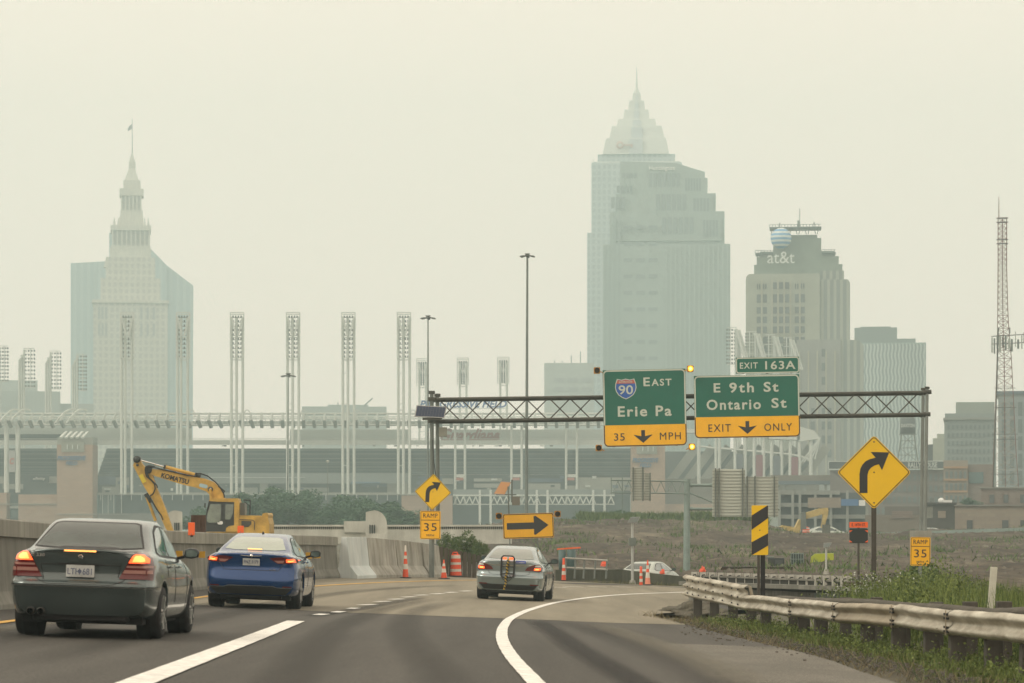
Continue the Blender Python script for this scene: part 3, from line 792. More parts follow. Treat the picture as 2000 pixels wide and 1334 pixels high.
# --- silver saloon with the carrier frame
M_silver = mat('silver_paint', (.26, .32, .33), .22, metal=.6, coat=.8, var=.05, scale=1)
M_aglass = mat('opaque_cabin_light_glass', (.11, .135, .105), .06, spec=.8, coat=1, var=.35, scale=3)  # opaque; windscreen light behind the glass is put into this colour
p3 = body_params(4.89, 1.85, 1.46, 1.05, .95, .58, 1.55, 2.95, 3.80, .335, (1.02, 3.80), .795, roof_w=.58, belt_in=.11,
    rear_win=[(-.61, 1.12), (-.49, 1.34), (-.42, 1.375), (.42, 1.375), (.49, 1.34), (.61, 1.12), (.4, 1.105), (-.4, 1.105)],
    side_wins=[[(1.05, 1.10), (1.48, 1.30), (1.8, 1.37), (2.12, 1.38), (2.12, 1.03), (1.3, 1.04)], [(2.2, 1.38), (2.2, 1.03), (3.32, 1.0), (2.9, 1.25), (2.6, 1.35)]],
    side_trim=[[(.98, 1.09), (1.44, 1.32), (1.8, 1.395), (2.6, 1.375), (2.96, 1.26), (3.42, .985), (2.2, 1.0), (1.2, 1.015)]],
    door_lines=[[(2.16, .98), (2.16, .35)], [(3.3, .96), (3.36, .6), (3.3, .3)], [(1.3, .98), (1.4, .7)]],
    rear_lines=[[(-.72, .86), (-.58, .83), (-.53, .72), (-.44, .685), (.44, .685), (.53, .72), (.58, .83), (.72, .86)]],
    mirror=(3.2, 1.07), handles=(1.65, 2.55), handle_z=.9, spokes=7, side_glass=M_sglass)
Da = 71.0
c3, decal, tr = car('silver_sedan', 'silver sedan on the right with a black frame and yellow strap fixed to its boot', 'car', p3, rest(0, 0, Da, 991), 0, M_silver, M_aglass)
car_frame(c3, rest(0, 0, Da, 991), R(-5.2), 4.89, .795, (1.02, 3.80))
M_lgrey = mat('pale_lens', (.55, .52, .48), .25, coat=.5)
for s in (-1, 1):
    o = decal('tail_light', [(s*a, b) for a, b in ((.42, .815), (.85, .80), (.88, .90), (.80, .985), (.68, .985), (.48, .90))], M_red, off=.008)
    decal('lit_bulb', [(s*a, b) for a, b in ((.66, .83), (.82, .83), (.83, .89), (.67, .89))], M_lit, off=.012).parent = o
    decal('bulb_core', [(s*a, b) for a, b in ((.69, .845), (.79, .845), (.79, .88), (.70, .88))], M_litc, off=.016).parent = o
    decal('lens_strip', [(s*a, b) for a, b in ((.68, .92), (.84, .915), (.80, .965), (.70, .965))], M_lgrey, off=.012).parent = o
    decal('bumper_reflector', [(s*a, b) for a, b in ((.58, .425), (.80, .43), (.80, .45), (.58, .455))], M_red, off=.008)
decal('chrome_strip', [(-.66, .965), (-.4, .93), (.4, .93), (.66, .965), (.66, .978), (.4, .945), (-.4, .945), (-.66, .978)], M_chrome, off=.009)
decal('lower_valance', [(-.80, .45), (-.5, .43), (.5, .43), (.80, .45), (.66, .29), (-.66, .29)], M_black, off=.005)
MB().box(-.60, .60, .16, .5, .20, .30).build('rear_skirt', M_under, c3, bevel=.03)
M_cs = mat('blue_sticker', (.03, .06, .28), .5)
st = decal('bumper_sticker', [(.17, 1.0), (.44, 1.0), (.44, 1.055), (.17, 1.055)], M_cs, off=.02)
tb = MB(); add_text(tb, 'COEXIST', .305, 1.028, w_=.22, h=.03, y=.035, bold=.01); tb.build('sticker_lettering', mat('white_vinyl', (.6, .6, .6), .5), st)
cr = empty('trunk_carrier', c3.matrix_world @ Vector((0, 0, 0)), 'black folding carrier frame strapped upright to the boot of the silver sedan', 'carrier')
cr.location = c3.location.copy(); cr.rotation_euler = c3.rotation_euler.copy()
fr = MB()
ctr = -.03
fp = [(-.17, .66), (-.17, 1.14), (-.12, 1.19), (.12, 1.19), (.17, 1.14), (.17, .66), (.12, .62), (-.12, .62), (-.17, .66)]
for dy in (-.10, -.02): fr.path([(ctr+a, dy-.0, b) for a, b in fp], .018)
for z_ in (.90, .72): fr.tube((ctr-.17, -.10, z_), (ctr+.17, -.10, z_), .016)
for z_ in (.70, .90, 1.12):
    for s in (-1, 1): fr.tube((ctr+s*.17, -.10, z_), (ctr+s*.17, .06, z_), .013)
fr.build('frame', M_black, cr)
rs = MB(); prev = None
for k in range(30):
    t = k/29; z_ = 1.12-.83*t
    q = Vector((ctr+.02-.07*t+.01*math.sin(t*18), -.135, z_))
    if prev: rs.tube(prev, q, .028 if k % 2 else .03, n=6)
    prev = q
rs.build('strap', mat('yellow_strap', (.35, .24, .03), .8), cr)
rb = MB()
for k in range(10):
    z_ = 1.08-.08*k; rb.tube((ctr-.02-.006*k, -.17, z_), (ctr+.055-.006*k, -.165, z_-.045), .014, n=5)
rb.path([(ctr-.16, -.12, .66), (ctr-.1, -.14, .56), (ctr+.05, -.15, .52), (ctr+.14, -.13, .60), (ctr+.06, -.14, .68)], .010)
rb.build('strap_binding', M_black, cr)
for s in (-1, 1):
    MB().box(ctr+s*.085-.05, ctr+s*.085+.05, -.03, .0, 1.09, 1.15).build('brake_light_glow', M_lit, c3).name = 'high_brake_light'
# --- far parked cars, seen over walls
def farcar(name, label, loc, yaw, paint, sc=1.0):
    pp = dict(p3); c, dcl, t = car(name, label, 'car', pp, loc, yaw, paint, M_gglass)
    c.scale = (sc, sc, sc)
    return c
M_palecar = mat('pale_green_paint', (.42, .47, .42), .3, metal=.3, coat=.6)
M_whitecar = mat('white_paint', (.62, .63, .60), .3, coat=.6)
# ---------------------------------------------------------------- barriers, guardrails, cones
def sweep(path, prof, b=None, closed=False):
    """path: list of Vector base points; prof: (offset to the left of travel, height)"""
    b = b or MB(); n = len(prof); vs = []
    for i, p in enumerate(path):
        t = path[min(i+1, len(path)-1)]-path[max(i-1, 0)]; t = Vector((t.x, t.y, 0)).normalized(); nn = Vector((-t.y, t.x, 0))
        vs += [p+nn*o+Vector((0, 0, h)) for o, h in prof]
    fs = [(i*n+k, i*n+(k+1) % n, (i+1)*n+(k+1) % n, (i+1)*n+k) for i in range(len(path)-1) for k in range(n if closed else n-1)]
    if closed: fs += [tuple(range(n)), tuple(range(len(path)*n-1, (len(path)-1)*n-1, -1))]
    return b.add(vs, fs)
def curve_pts(xy, step=1.5, zf=road_z, dz=0):
    out = []
    for a, b in zip(xy[:-1], xy[1:]):
        k = max(1, int(math.hypot(b[0]-a[0], b[1]-a[1])/step))
        for i in range(k):
            t = i/k; X = a[0]+(b[0]-a[0])*t; Y = a[1]+(b[1]-a[1])*t; out.append(Vector((X, Y, zf(X, Y)+dz)))
    X, Y = xy[-1]; out.append(Vector((X, Y, zf(X, Y)+dz)))
    return out
def wallmat(name, c0, c1, stain=.5, sc=1.0):
    if name in MATS: return MATS[name]
    m = bpy.data.materials.new(name); m.use_nodes = True; n = m.node_tree; b = n.nodes['Principled BSDF']; b.inputs['Roughness'].default_value = .9
    tc = n.nodes.new('ShaderNodeTexCoord')
    mp = n.nodes.new('ShaderNodeMapping'); mp.inputs['Scale'].default_value = (3*sc, 3*sc, .25*sc)
    n.links.new(tc.outputs['Object'], mp.inputs[0])
    a = n.nodes.new('ShaderNodeTexNoise'); a.inputs['Scale'].default_value = 1.2; a.inputs['Detail'].default_value = 8; a.inputs['Roughness'].default_value = .65
    n.links.new(mp.outputs[0], a.inputs['Vector'])
    r = n.nodes.new('ShaderNodeValToRGB'); r.color_ramp.elements[0].position = .34; r.color_ramp.elements[0].color = (*c0, 1); r.color_ramp.elements[1].position = .66; r.color_ramp.elements[1].color = (*c1, 1)
    n.links.new(a.outputs['Fac'], r.inputs[0])
    t = n.nodes.new('ShaderNodeTexNoise'); t.inputs['Scale'].default_value = .8; t.inputs['Detail'].default_value = 6
    n.links.new(tc.outputs['Object'], t.inputs['Vector'])
    mr = n.nodes.new('ShaderNodeMapRange'); mr.inputs['From Min'].default_value = .35; mr.inputs['From Max'].default_value = .65; mr.inputs['To Min'].default_value = 1-stain*.5; mr.inputs['To Max'].default_value = 1.1
    n.links.new(t.outputs['Fac'], mr.inputs['Value'])
    mx = n.nodes.new('ShaderNodeVectorMath'); mx.operation = 'SCALE'; n.links.new(r.outputs[0], mx.inputs[0]); n.links.new(mr.outputs[0], mx.inputs['Scale']); n.links.new(mx.outputs[0], b.inputs['Base Color'])
    bp = n.nodes.new('ShaderNodeBump'); bp.inputs['Strength'].default_value = .35; bp.inputs['Distance'].default_value = .03
    n.links.new(a.outputs['Fac'], bp.inputs['Height']); n.links.new(bp.outputs[0], b.inputs['Normal'])
    MATS[name] = m; return m
M_par = wallmat('parapet_concrete', (.14, .14, .12), (.235, .235, .205))
M_parcap = wallmat('parapet_cap_concrete', (.21, .21, .18), (.31, .31, .27), .3)
M_pale = wallmat('pale_painted_concrete', (.46, .52, .52), (.60, .64, .62), .25)
M_temp = wallmat('temporary_barrier_concrete', (.22, .21, .17), (.42, .42, .38), .45)
WP = [(-9.0, -30), (-8.95, 20), (-8.75, 36), (-8.5, 44), (-8.3, 62), (-7.3, 78), (-6.15, 87.5), (-5.75, 89.5)]
path = curve_pts(WP)
bw = empty('concrete_parapet', (0, 0, 0), 'long grey concrete parapet with a projecting cap behind the grey and blue sedans', 'barrier')
hh = lambda D: lin([0, 36, 44, 62, 88, 90], [1.5, 1.53, 1.53, 1.50, 1.40, 1.38], D)
vs = MB(); cp = MB()
for (q0, q1) in zip(path[:-1], path[1:]):
    pass
def sweep_h(path, profs, b):
    n = len(profs[0]); vs = []
    for i, p in enumerate(path):
        t = path[min(i+1, len(path)-1)]-path[max(i-1, 0)]; t = Vector((t.x, t.y, 0)).normalized(); nn = Vector((-t.y, t.x, 0))
        vs += [p+nn*o+Vector((0, 0, h)) for o, h in profs[i]]
    fs = [(i*n+k, i*n+(k+1) % n, (i+1)*n+(k+1) % n, (i+1)*n+k) for i in range(len(path)-1) for k in range(n)]
    fs += [tuple(range(n)), tuple(range(len(path)*n-1, (len(path)-1)*n-1, -1))]
    return b.add(vs, fs)
sweep_h(path, [[(0, -.1), (0, .08), (.10, .30), (.16, hh(p.y)-.30), (.42, hh(p.y)-.30), (.42, -1.5)] for p in path], vs).build('wall_face', M_par, bw)
sweep_h(path, [[(.10, hh(p.y)-.298), (.10, hh(p.y)-.02), (.12, hh(p.y)), (.48, hh(p.y)), (.5, hh(p.y)-.298)] for p in path], cp).build('wall_cap', M_parcap, bw)
M_refl = mat('amber_reflector', (.60, .34, .02), .4)
for x, y in ((353, 1082), (377, 1083), (397, 1083), (605, 1085), (621, 1084)):
    D = 52+((x-300)/320)*36 if x < 500 else 84.5
    # find D where the wall face is on this bearing
    best = min(range(len(path)), key=lambda i: abs(path[i].x/path[i].y-(x-CX)/F)); p0 = path[best]; p1_ = path[min(best+1, len(path)-1)]
    D = min((lambda t: (abs((p0.x+(p1_.x-p0.x)*t)/(p0.y+(p1_.y-p0.y)*t)-(x-CX)/F), p0.y+(p1_.y-p0.y)*t))(k/10-.5) for k in range(20))[1]
    s = .075*D/62
    c = P(x, y, D)
    MB().box(-s, s, -.03, .02, -s, s).build('amber_reflector', M_refl, label={353: 'square amber reflector on the grey parapet, nearest to the grey sedan', 377: 'square amber reflector on the grey parapet, middle one of three between the two left sedans', 397: 'square amber reflector on the grey parapet just left of the blue sedan', 605: 'square amber reflector on the grey parapet half behind the mirror of the blue sedan', 621: 'square amber reflector on the grey parapet clear to the right of the blue sedan'}[x], cat='reflector', group='amber reflectors on the parapet', loc=(c.x-.02, c.y-.12, c.z))
M_orange = mat('orange_sheeting', (.85, .13, .02), .5)
for x, y, h, lb in ((374, 1033, 25, 'orange panel standing on the parapet between the grey and blue sedans'), (470, 1034, 14, 'orange panel on the parapet in front of the excavator body')):
    D = 63.5 if x < 400 else 66.5
    c = P(x, y, D); e = empty('orange_panel', (c.x, c.y, c.z), lb, 'panel', 'orange panels on the parapet')
    MB().box(-.078, .078, -.03, .03, -.5*h/F*D, .5*h/F*D).build('panel_face', M_orange, e, bevel=.01)
    MB().box(-.03, .03, .03, .10, -.5*h/F*D-.04, .5*h/F*D-.1).build('bracket', M_black, e)
    MB().tube((0, -.045, -.5*h/F*D+.03), (0, -.02, -.5*h/F*D+.03), .012).build('bolt', M_chrome, e)
# rusty pile behind the parapet
c = P(388, 1018, 70); pr = MB().box(-.18, .18, -.18, .18, -2.2, .16)
for k in range(4): pr.box(-.15+.1*k-.02, -.15+.1*k+.02, -.2, -.17, -2.2, .15)
pr.build('sheet_pile', mat('rusty_steel', (.075, .045, .03), .85, var=.3, scale=5), label='brown rusty sheet pile standing up behind the parapet beside the excavator cab', cat='pile', loc=c)
# pale end block, then precast temporary barriers
def block_between(name, x0, x1, ytop0, ytop1, D0, D1, m, label, group=None, foot=.34, tilt=0.0):
    a = Vector((PX(x0, D0), D0, 0)); b = Vector((PX(x1, D1), D1, 0)); a.z = road_z(a.x, a.y); b.z = road_z(b.x, b.y)
    h0 = PZ(ytop0, D0)-a.z; h1 = PZ(ytop1, D1)-b.z
    def pf(h): return [(-foot, 0), (-foot, .09), (-.10, .42), (0, h), (.2, h), (.30, .4), (.5, .05), (.5, -.6), (-foot, -.1)]
    t = MB(); prof = [pf(h0), pf(h0+(h1-h0)*.5), pf(h1)]
    mid = (a+b)/2
    sweep_h([a, mid, b], prof, t)
    return t.build(name, m, label=label, cat='barrier', group=group, bevel=.015)
gb = 'precast barrier sections at the end of the parapet'
block_between('barrier_end_block', 678, 716, 1049, 1049, 89.4, 92.0, M_pale, 'pale blue-white slanted concrete block closing the end of the parapet', None, foot=.36)
block_between('precast_barrier', 717, 771, 1049.5, 1054, 92.2, 96.0, M_temp, 'grey stained precast barrier section next to the pale end block', gb)
block_between('precast_barrier', 773, 822, 1054, 1060, 96.2, 100.0, M_temp, 'streaked precast barrier section behind the tall striped cone', gb)
block_between('precast_barrier', 824, 857, 1060, 1066, 100.2, 103.6, M_temp, 'last precast barrier section, ending beside the small cone', gb)
# brown timber retaining wall
tw = MB()
a = Vector((PX(858, 104.2), 104.2, 0)); b = Vector((PX(1000, 110), 110, 0))
n_ = 16
for k in range(n_):
    t0, t1 = k/n_, (k+1)/n_; p = a.lerp(b, t0); q = a.lerp(b, t1-.01); zt0 = PZ(1068+t0*34, p.y)
    rz = road_z(p.x, p.y)
    tw.add([(p.x, p.y, rz-.5), (q.x, q.y, rz-.5), (q.x, q.y, zt0), (p.x, p.y, zt0), (p.x, p.y+.25, rz-.5), (q.x, q.y+.25, rz-.5), (q.x, q.y+.25, zt0), (p.x, p.y+.25, zt0)], [(0, 1, 2, 3), (4, 7, 6, 5), (0, 3, 7, 4), (1, 5, 6, 2), (3, 2, 6, 7), (0, 4, 5, 1)])
tw.build('timber_wall', wallmat('weathered_timber', (.055, .045, .03), (.085, .068, .045)), label='brown retaining wall sloping down behind the orange drum and the silver sedan', cat='wall')

# --- guardrail
WB = [(0, 0), (.045, .02), (.075, .045), (.080, .075), (.03, .11), (.005, .14), (.0, .155), (.005, .17), (.03, .20), (.080, .235), (.075, .265), (.045, .29), (0, .31)]
TB = [(0, 0), (.05, .025), (.08, .05), (.08, .075), (.01, .125), (.0, .16), (.01, .19), (.08, .23), (.08, .275), (.01, .31), (.0, .34), (.01, .375), (.08, .425), (.08, .455), (.05, .48), (0, .506)]
M_rail = mat('weathered_galvanised_rail', (.20, .165, .11), .5, metal=.2, var=.0, scale=2.6, col2=(.62, .59, .49), detail=9, stretch=(1, .45, 2.2), bump=.15, bscale=2)
M_rail2 = mat('rusty_rail', (.23, .19, .13), .55, metal=.3, scale=1.8, col2=(.38, .33, .24), bump=.25, bscale=3)
M_post = wallmat('dark_timber_post', (.035, .032, .025), (.075, .068, .055))
def railsweep(b, pts, prof):
    n = len(prof); vs = []
    for i, (x, y, z) in enumerate(pts):
        a = Vector(pts[max(0, i-1)]); c_ = Vector(pts[min(len(pts)-1, i+1)]); t = (c_-a); t.z = 0; t.normalize(); nn = Vector((-t.y, t.x, 0))   # towards the road
        vs += [Vector((x, y, z))+nn*o+Vector((0, 0, h-prof[-1][1])) for o, h in prof]
        vs += [Vector((x, y, z))+nn*(o-.008)+Vector((0, 0, h-prof[-1][1])) for o, h in prof]
    fs = []
    for i in range(len(pts)-1):
        for k in range(n-1):
            A, B = i*2*n, (i+1)*2*n
            fs += [(A+k, B+k, B+k+1, A+k+1), (A+n+k, A+n+k+1, B+n+k+1, B+n+k)]
    return b.add(vs, fs, True)
# top edge of the rail: (px, py of top, D)
RT = [(2330, 1222, 22.5), (2000, 1200, 28.3), (1930, 1196, 30.2), (1862, 1190.5, 32.6), (1858, 1191.5, 32.8), (1800, 1186, 34.6), (1760, 1181, 36.2), (1754, 1183, 36.4), (1690, 1177.5, 38.8), (1640, 1177, 41), (1634, 1177.5, 41.4), (1555, 1170, 46), (1552, 1170.5, 46.2), (1480, 1163, 52), (1450, 1161, 54.5)]
gr = empty('guardrail', (0, 0, 0), 'dented two-wave steel guardrail on dark timber posts along the right shoulder', 'guardrail')
def rail_curve(RT, k=6):
    P3 = [P(*q) for q in RT]; out = []
    for i in range(len(P3)-1):
        for s in range(k):
            t = s/k; q = P3[i].lerp(P3[i+1], t)
            q.z += .006*math.sin(q.y*.9)+.003*math.sin(q.y*4.1+1); q.x += .012*math.sin(q.y*.8+.4)
            out.append(tuple(q))
    out.append(tuple(P3[-1])); return out
rc = rail_curve(RT)
segs = [(0, 18), (18, 24), (24, 42), (42, 60), (60, len(rc)-1)]
cuts = sorted(set([0, 21, 40, 57, 71, len(rc)-1]))
for i, (a, b_) in enumerate(zip(cuts[:-1], cuts[1:])):
    seg = rc[a:b_+1]
    off = .006 if i % 2 else 0
    railsweep(MB(), [(x-off, y, z+off) for x, y, z in seg], WB).build('w_beam', M_rail2 if i in (2,) else M_rail, gr)
sb = 0
for i in cuts[1:-1]:
    x, y, z = rc[i]; q_ = MB()
    for dz_ in (-.05, -.10, -.21, -.26):
        for dy in (-.09, .09): q_.box(x-.105, x-.07, y+dy-.022, y+dy+.022, z+dz_-.014, z+dz_+.014)
    q_.build('splice_bolts', M_black, gr); MB().box(x-.10, x-.088, y-.012, y+.012, z-.31, z).build('lap_edge', M_rail2, gr)
TT = [(1462, 1142, 53.6), (1446, 1141, 54.6), (1400, 1133.5, 58), (1366, 1127, 60.5), (1340, 1122, 62.5)]
tc_ = rail_curve(TT, 5)
railsweep(MB(), tc_, TB).build('thrie_beam', M_rail, gr)
# torn end flap
q0 = Vector(tc_[0]); fl = MB(); 
fl.add([q0+Vector((.0, 0, 0)), q0+Vector((.02, -.5, -.02)), q0+Vector((.05, -.9, -.26)), q0+Vector((.03, -.2, -.24))], [(0, 1, 2, 3)]); fl.build('torn_edge', M_rail2, gr)
bl = MB()
for i in range(4, len(tc_)-1, 2):
    q = Vector(tc_[i])
    for zz in (-.1, -.25, -.4): bl.box(q.x-.1, q.x-.075, q.y-.05, q.y+.05, q.z+zz-.015, q.z+zz+.015)
bl.build('bolt_slots', M_black, gr, kind=None)
for x, D in ((2080, 26.6), (1990, 28.6), (1918, 30.8), (1850, 33.1), (1800, 34.8), (1737, 37.3), (1679, 39.6), (1589, 44), (1555, 46.4), (1483, 52), (1456, 54.6), (1420, 57), (1385, 59.5), (1352, 62)):
    zt_ = PZ(lin([1340, 1450, 1640, 1860, 2000, 2330], [1128, 1168, 1184, 1196, 1208, 1228], x), D)
    X = PX(x, D)+.02; lean = random.uniform(-.03, .03)
    pb = MB().box(-.1, .1, -.09, .11, ground_z(X, D)-zt_-.1, 0)
    o = pb.build('guardrail_post', M_post, gr, loc=(X+.11, D, zt_), bevel=.012); o.rotation_euler = (lean, lean*.8, 0)
# back rail of the double-sided guardrail
g2 = empty('back_guardrail', (0, 0, 0), 'dark timber and steel rail running behind the dented guardrail, in the weeds', 'guardrail')
BR = [(2350, 1200, 24.5), (2000, 1186, 30.5), (1935, 1187, 33), (1930, 1186, 33.2), (1800, 1178, 38), (1700, 1170, 42.5), (1560, 1166, 49), (1520, 1163, 52)]
railsweep(MB(), rail_curve(BR, 4), WB).build('back_beam', wallmat('dark_weathered_rail', (.06, .055, .04), (.10, .09, .07)), g2)
for x, D in ((2010, 30.2), (1945, 33), (1880, 35.4), (1815, 37.6), (1752, 40.2), (1700, 42.6), (1640, 45), (1590, 47.6), (1540, 50.6)):
    zt_ = PZ(1184 if x > 1700 else 1174, D); X = PX(x, D)+.1
    MB().box(-.09, .09, -.09, .09, ground_z(X, D)-zt_-.1, .06).build('guardrail_post', M_post, g2, loc=(X, D, zt_), bevel=.01)
# leaning white marker post
c = P(1935, 1190, 39); e = MB().box(-.05, .05, -.02, .02, -.5, .62); o = e.build('marker_post', mat('white_marker_plastic', (.50, .50, .42), .6, var=.12, scale=6), label='leaning white flat marker post among the weeds behind the guardrail', cat='marker post', loc=c, bevel=.008)
o.rotation_euler = (0, R(4.5), 0)
# concrete wall with a row of blocks, behind the guardrail end
bwall = empty('bridge_railing', (0, 0, 0), 'low grey bridge wall topped by a rail on many short blocks', 'railing')
D0, D1 = 84, 72
def WPt(x, y): t = (x-1330)/330.0; D = D0+(D1-D0)*t; return P(x, y, D)
for (xa, xb, ya, yb, m, nm) in ((1345, 1590, 1140, 1185, M_par, 'wall_face'), (1590, 1642, 1143, 1185, mat('blue_grey_sheet', (.13, .155, .15), .6, var=.1, scale=1), 'end_sheet')):
    a = WPt(xa, ya); b = WPt(xb, ya+3); MB().add([(a.x, a.y, a.z), (b.x, b.y, b.z), (b.x, b.y, b.z-1.6), (a.x, a.y, a.z-1.6), (a.x+.1, a.y+.4, a.z), (b.x+.1, b.y+.4, b.z), (b.x+.1, b.y+.4, b.z-1.6), (a.x+.1, a.y+.4, a.z-1.6)], [(0, 1, 2, 3), (4, 7, 6, 5), (0, 4, 5, 1), (2, 6, 7, 3), (1, 5, 6, 2), (0, 3, 7, 4)]).build(nm, m, bwall)
M_blk = wallmat('pale_block', (.36, .36, .32), (.50, .50, .45))
for k in range(18):
    x = 1356+k*17.2; c = WPt(x, 1128+k*.55)
    bb = MB().box(-.085, .085, -.1, .1, -.17, .17); bb.box(.11, .15, -.05, .05, -.17, .17)
    MB().path([(.05, -.105, .10), (-.03, -.105, .09), (-.05, -.105, .03), (.03, -.105, -.03), (.04, -.105, -.09), (-.04, -.105, -.11)], .016, 5).build('block_bracket', M_black, bwall, loc=c)
    bb.build('rail_block', M_blk, bwall, loc=c)
a = WPt(1340, 1122); b = WPt(1660, 1136)
MB().bar(a+Vector((0, .16, -.03)), b+Vector((0, .16, .0)), .06, .05).build('top_rail', M_par, bwall)
MB().bar(a+Vector((0, .30, -.20)), b+Vector((0, .30, -.18)), .05, .34).build('gap_dark_bar', mat('gap_dark_paint', (.03, .03, .025), .8), bwall)  # dark bar added behind the blocks so that the gaps read dark
a = WPt(1340, 1139); b = WPt(1672, 1150)
MB().bar(a, b, .5, .12).build('bottom_rail', M_par, bwall)
a = WPt(1655, 1137); MB().box(-.1, .9, -.2, .2, -1, 0).build('wood_end', wallmat('weathered_timber', (0, 0, 0), (0, 0, 0)), bwall, loc=a)
# dirt spill at the rail end
def lump(name, c, rx, ry, rz, m, seed, nn=28, **k):
    b = MB(); vs = []; rows = nn//2
    for i in range(rows+1):
        for j in range(nn):
            th = PI/2*i/rows; ph = 2*PI*j/nn
            d = Vector((math.cos(th)*math.cos(ph), math.cos(th)*math.sin(ph), math.sin(th)))
            q = 1+.45*noise.fractal(d*2.1+Vector((seed, 0, 0)), 1, 2, 4)
            vs.append((d.x*rx*q, d.y*ry*q, d.z*rz*q-.05))
    fs = [(i*nn+j, i*nn+(j+1) % nn, (i+1)*nn+(j+1) % nn, (i+1)*nn+j) for i in range(rows) for j in range(nn)]
    return b.add(vs, fs, True).build(name, m, loc=c, **k)
M_dirt = mat('dark_spilled_dirt', (.05, .045, .032), .95, scale=5, col2=(.11, .10, .07), bump=.8, bscale=9)
for i, (x, y, rx, ry, rz) in enumerate(((1352, 1196, .75, 2.2, .30), (1385, 1200, .6, 2.0, .22), (1325, 1190, .4, 1.5, .12), (1420, 1212, .5, 1.5, .14))):
    c = on_road(x, y); lump('dirt_heap', (c.x, c.y, road_z(c.x, c.y)-.03), rx, ry, rz, M_dirt, i*3.1,
        label=('dark lumpy dirt heap under the near end of the three-wave rail', 'smaller dirt heap right beside the large one under the rail', 'low flat dirt heap nearest the concrete slab at the rail end', 'low dirt heap where the grass begins beside the guardrail')[i], cat='dirt heap', group='dirt heaps at the guardrail end')
# pebbles on the shoulder: countless
pb = MB()
for k in range(420):
    x = random.uniform(1330, 1990); y = 1218+(x-1330)*.175+random.gauss(0, 9)+6
    if y > 1333: continue
    c = on_road(x, y); s = random.uniform(.006, .022)
    pb.box(c.x-s, c.x+s, c.y-s*1.3, c.y+s, c.z, c.z+s*1.2, None)
pb.build('shoulder_gravel', mat('gravel_stone', (.12, .11, .09), .9, var=.4, scale=30), kind='stuff', label='loose gravel scattered along the shoulder edge', cat='gravel')

# --- cones, drums
M_cone = mat('orange_plastic', (.72, .085, .025), .5, var=.1, scale=6)
M_band = mat('white_reflective_band', (.60, .57, .50), .4, var=.12, scale=8)
M_band2 = mat('faded_orange_band', (.72, .25, .16), .5)
def prof_at(prof, t0, t1, H):
    """part of a (r,h) profile between heights t0..t1"""
    hs = [h for r, h in prof]; rs = [r for r, h in prof]
    ks = [t0]+[h for h in hs if t0 < h < t1]+[t1]
    return [(float(np.interp(k, hs, rs)), k) for k in ks]
def cone(px, py, H, rb, rt, bands, label, group, D=None, base=True, lean=0, nm='traffic_cone', last=None):
    c = on_road(px, py) if D is None else P(px, py, D)
    e = empty(nm, c, label, 'traffic cone', group)
    prof = [(rb, .03), (rt, H)]
    cuts_ = [.03]+[b*H for b in bands]+[H]
    for i in range(len(cuts_)-1):
        white = i % 2 == 1
        m = M_band if white else (last if (last and i == 0) else M_cone)
        pts = prof_at(prof, cuts_[i], cuts_[i+1], H)
        if i == len(cuts_)-2: pts += [(rt*.75, H+.012), (0, H+.015)]
        MB().lathe([(r+(.002 if white else 0), h) for r, h in pts], n=20).build('reflective_band' if white else 'cone_body', m, e)
    if base: MB().lathe([(0, .005), (rb*1.9, .005), (rb*1.9, .035), (rb*1.02, .05), (0, .05)], n=8, smooth=False).build('cone_base', M_black, e)
    e.rotation_euler = (0, R(lean), 0)
    return e
cg = 'traffic cones around the curve'
cone(792, 1129.5, 1.16, .11, .022, (.28, .44, .60, .70, .82), 'tall slim striped cone standing by the pale precast barrier', cg)
cone(867, 1131, .70, .115, .022, (.35, .55, .68, .82), 'small wide cone between the last barrier section and the orange drum', cg)
cone(1101, 1135, .95, .095, .045, (.28, .44, .58, .72), 'striped tube cone in front of the low pipe rail', cg)
cone(1252, 1144, .78, .07, .05, (.20, .36, .52, .66), 'shorter striped tube cone, left of a pair on the grass edge', cg, base=False)
cone(1265, 1143, 1.05, .12, .025, (.30, .52, .66, .80), 'tall cone with a faded orange foot, right of a pair on the grass edge', cg, last=M_band2)
def drum(c, H, r, label, nm='traffic_drum'):
    e = empty(nm, c, label, 'traffic drum')
    MB().lathe([(0, .0), (r*1.45, .0), (r*1.45, .05), (r*1.1, .07), (0, .07)], n=24).build('rubber_base', M_black, e)
    lv = [.07, .24, .36, .55, .66, .83, H-.02]
    rr = [1.12, 1.07, 1.05, 1.0, .98, .93, .90]
    for i in range(6):
        MB().lathe([(r*rr[i], lv[i]*H/1.0+.004), (r*rr[i]*1.0, lv[i]*H+.02), (r*rr[i+1], lv[i+1]*H if i < 5 else H-.02)], n=28).build('white_band' if i % 2 else 'orange_band', M_band if i % 2 else M_cone, e)
    MB().lathe([(r*.90, H-.02), (r*.8, H+.01), (0, H+.02)], n=24).build('drum_lid', M_cone, e)
    MB().bar((-r*.45, 0, H), (-r*.35, 0, H+.09), .05).bar((r*.45, 0, H), (r*.35, 0, H+.09), .05).bar((-r*.4, 0, H+.09), (r*.4, 0, H+.09), .05).build('drum_handle', M_cone, e)
    return e
drum(on_road(889, 1127), .88, .23, 'orange and white striped drum between the small cone and the timber wall')
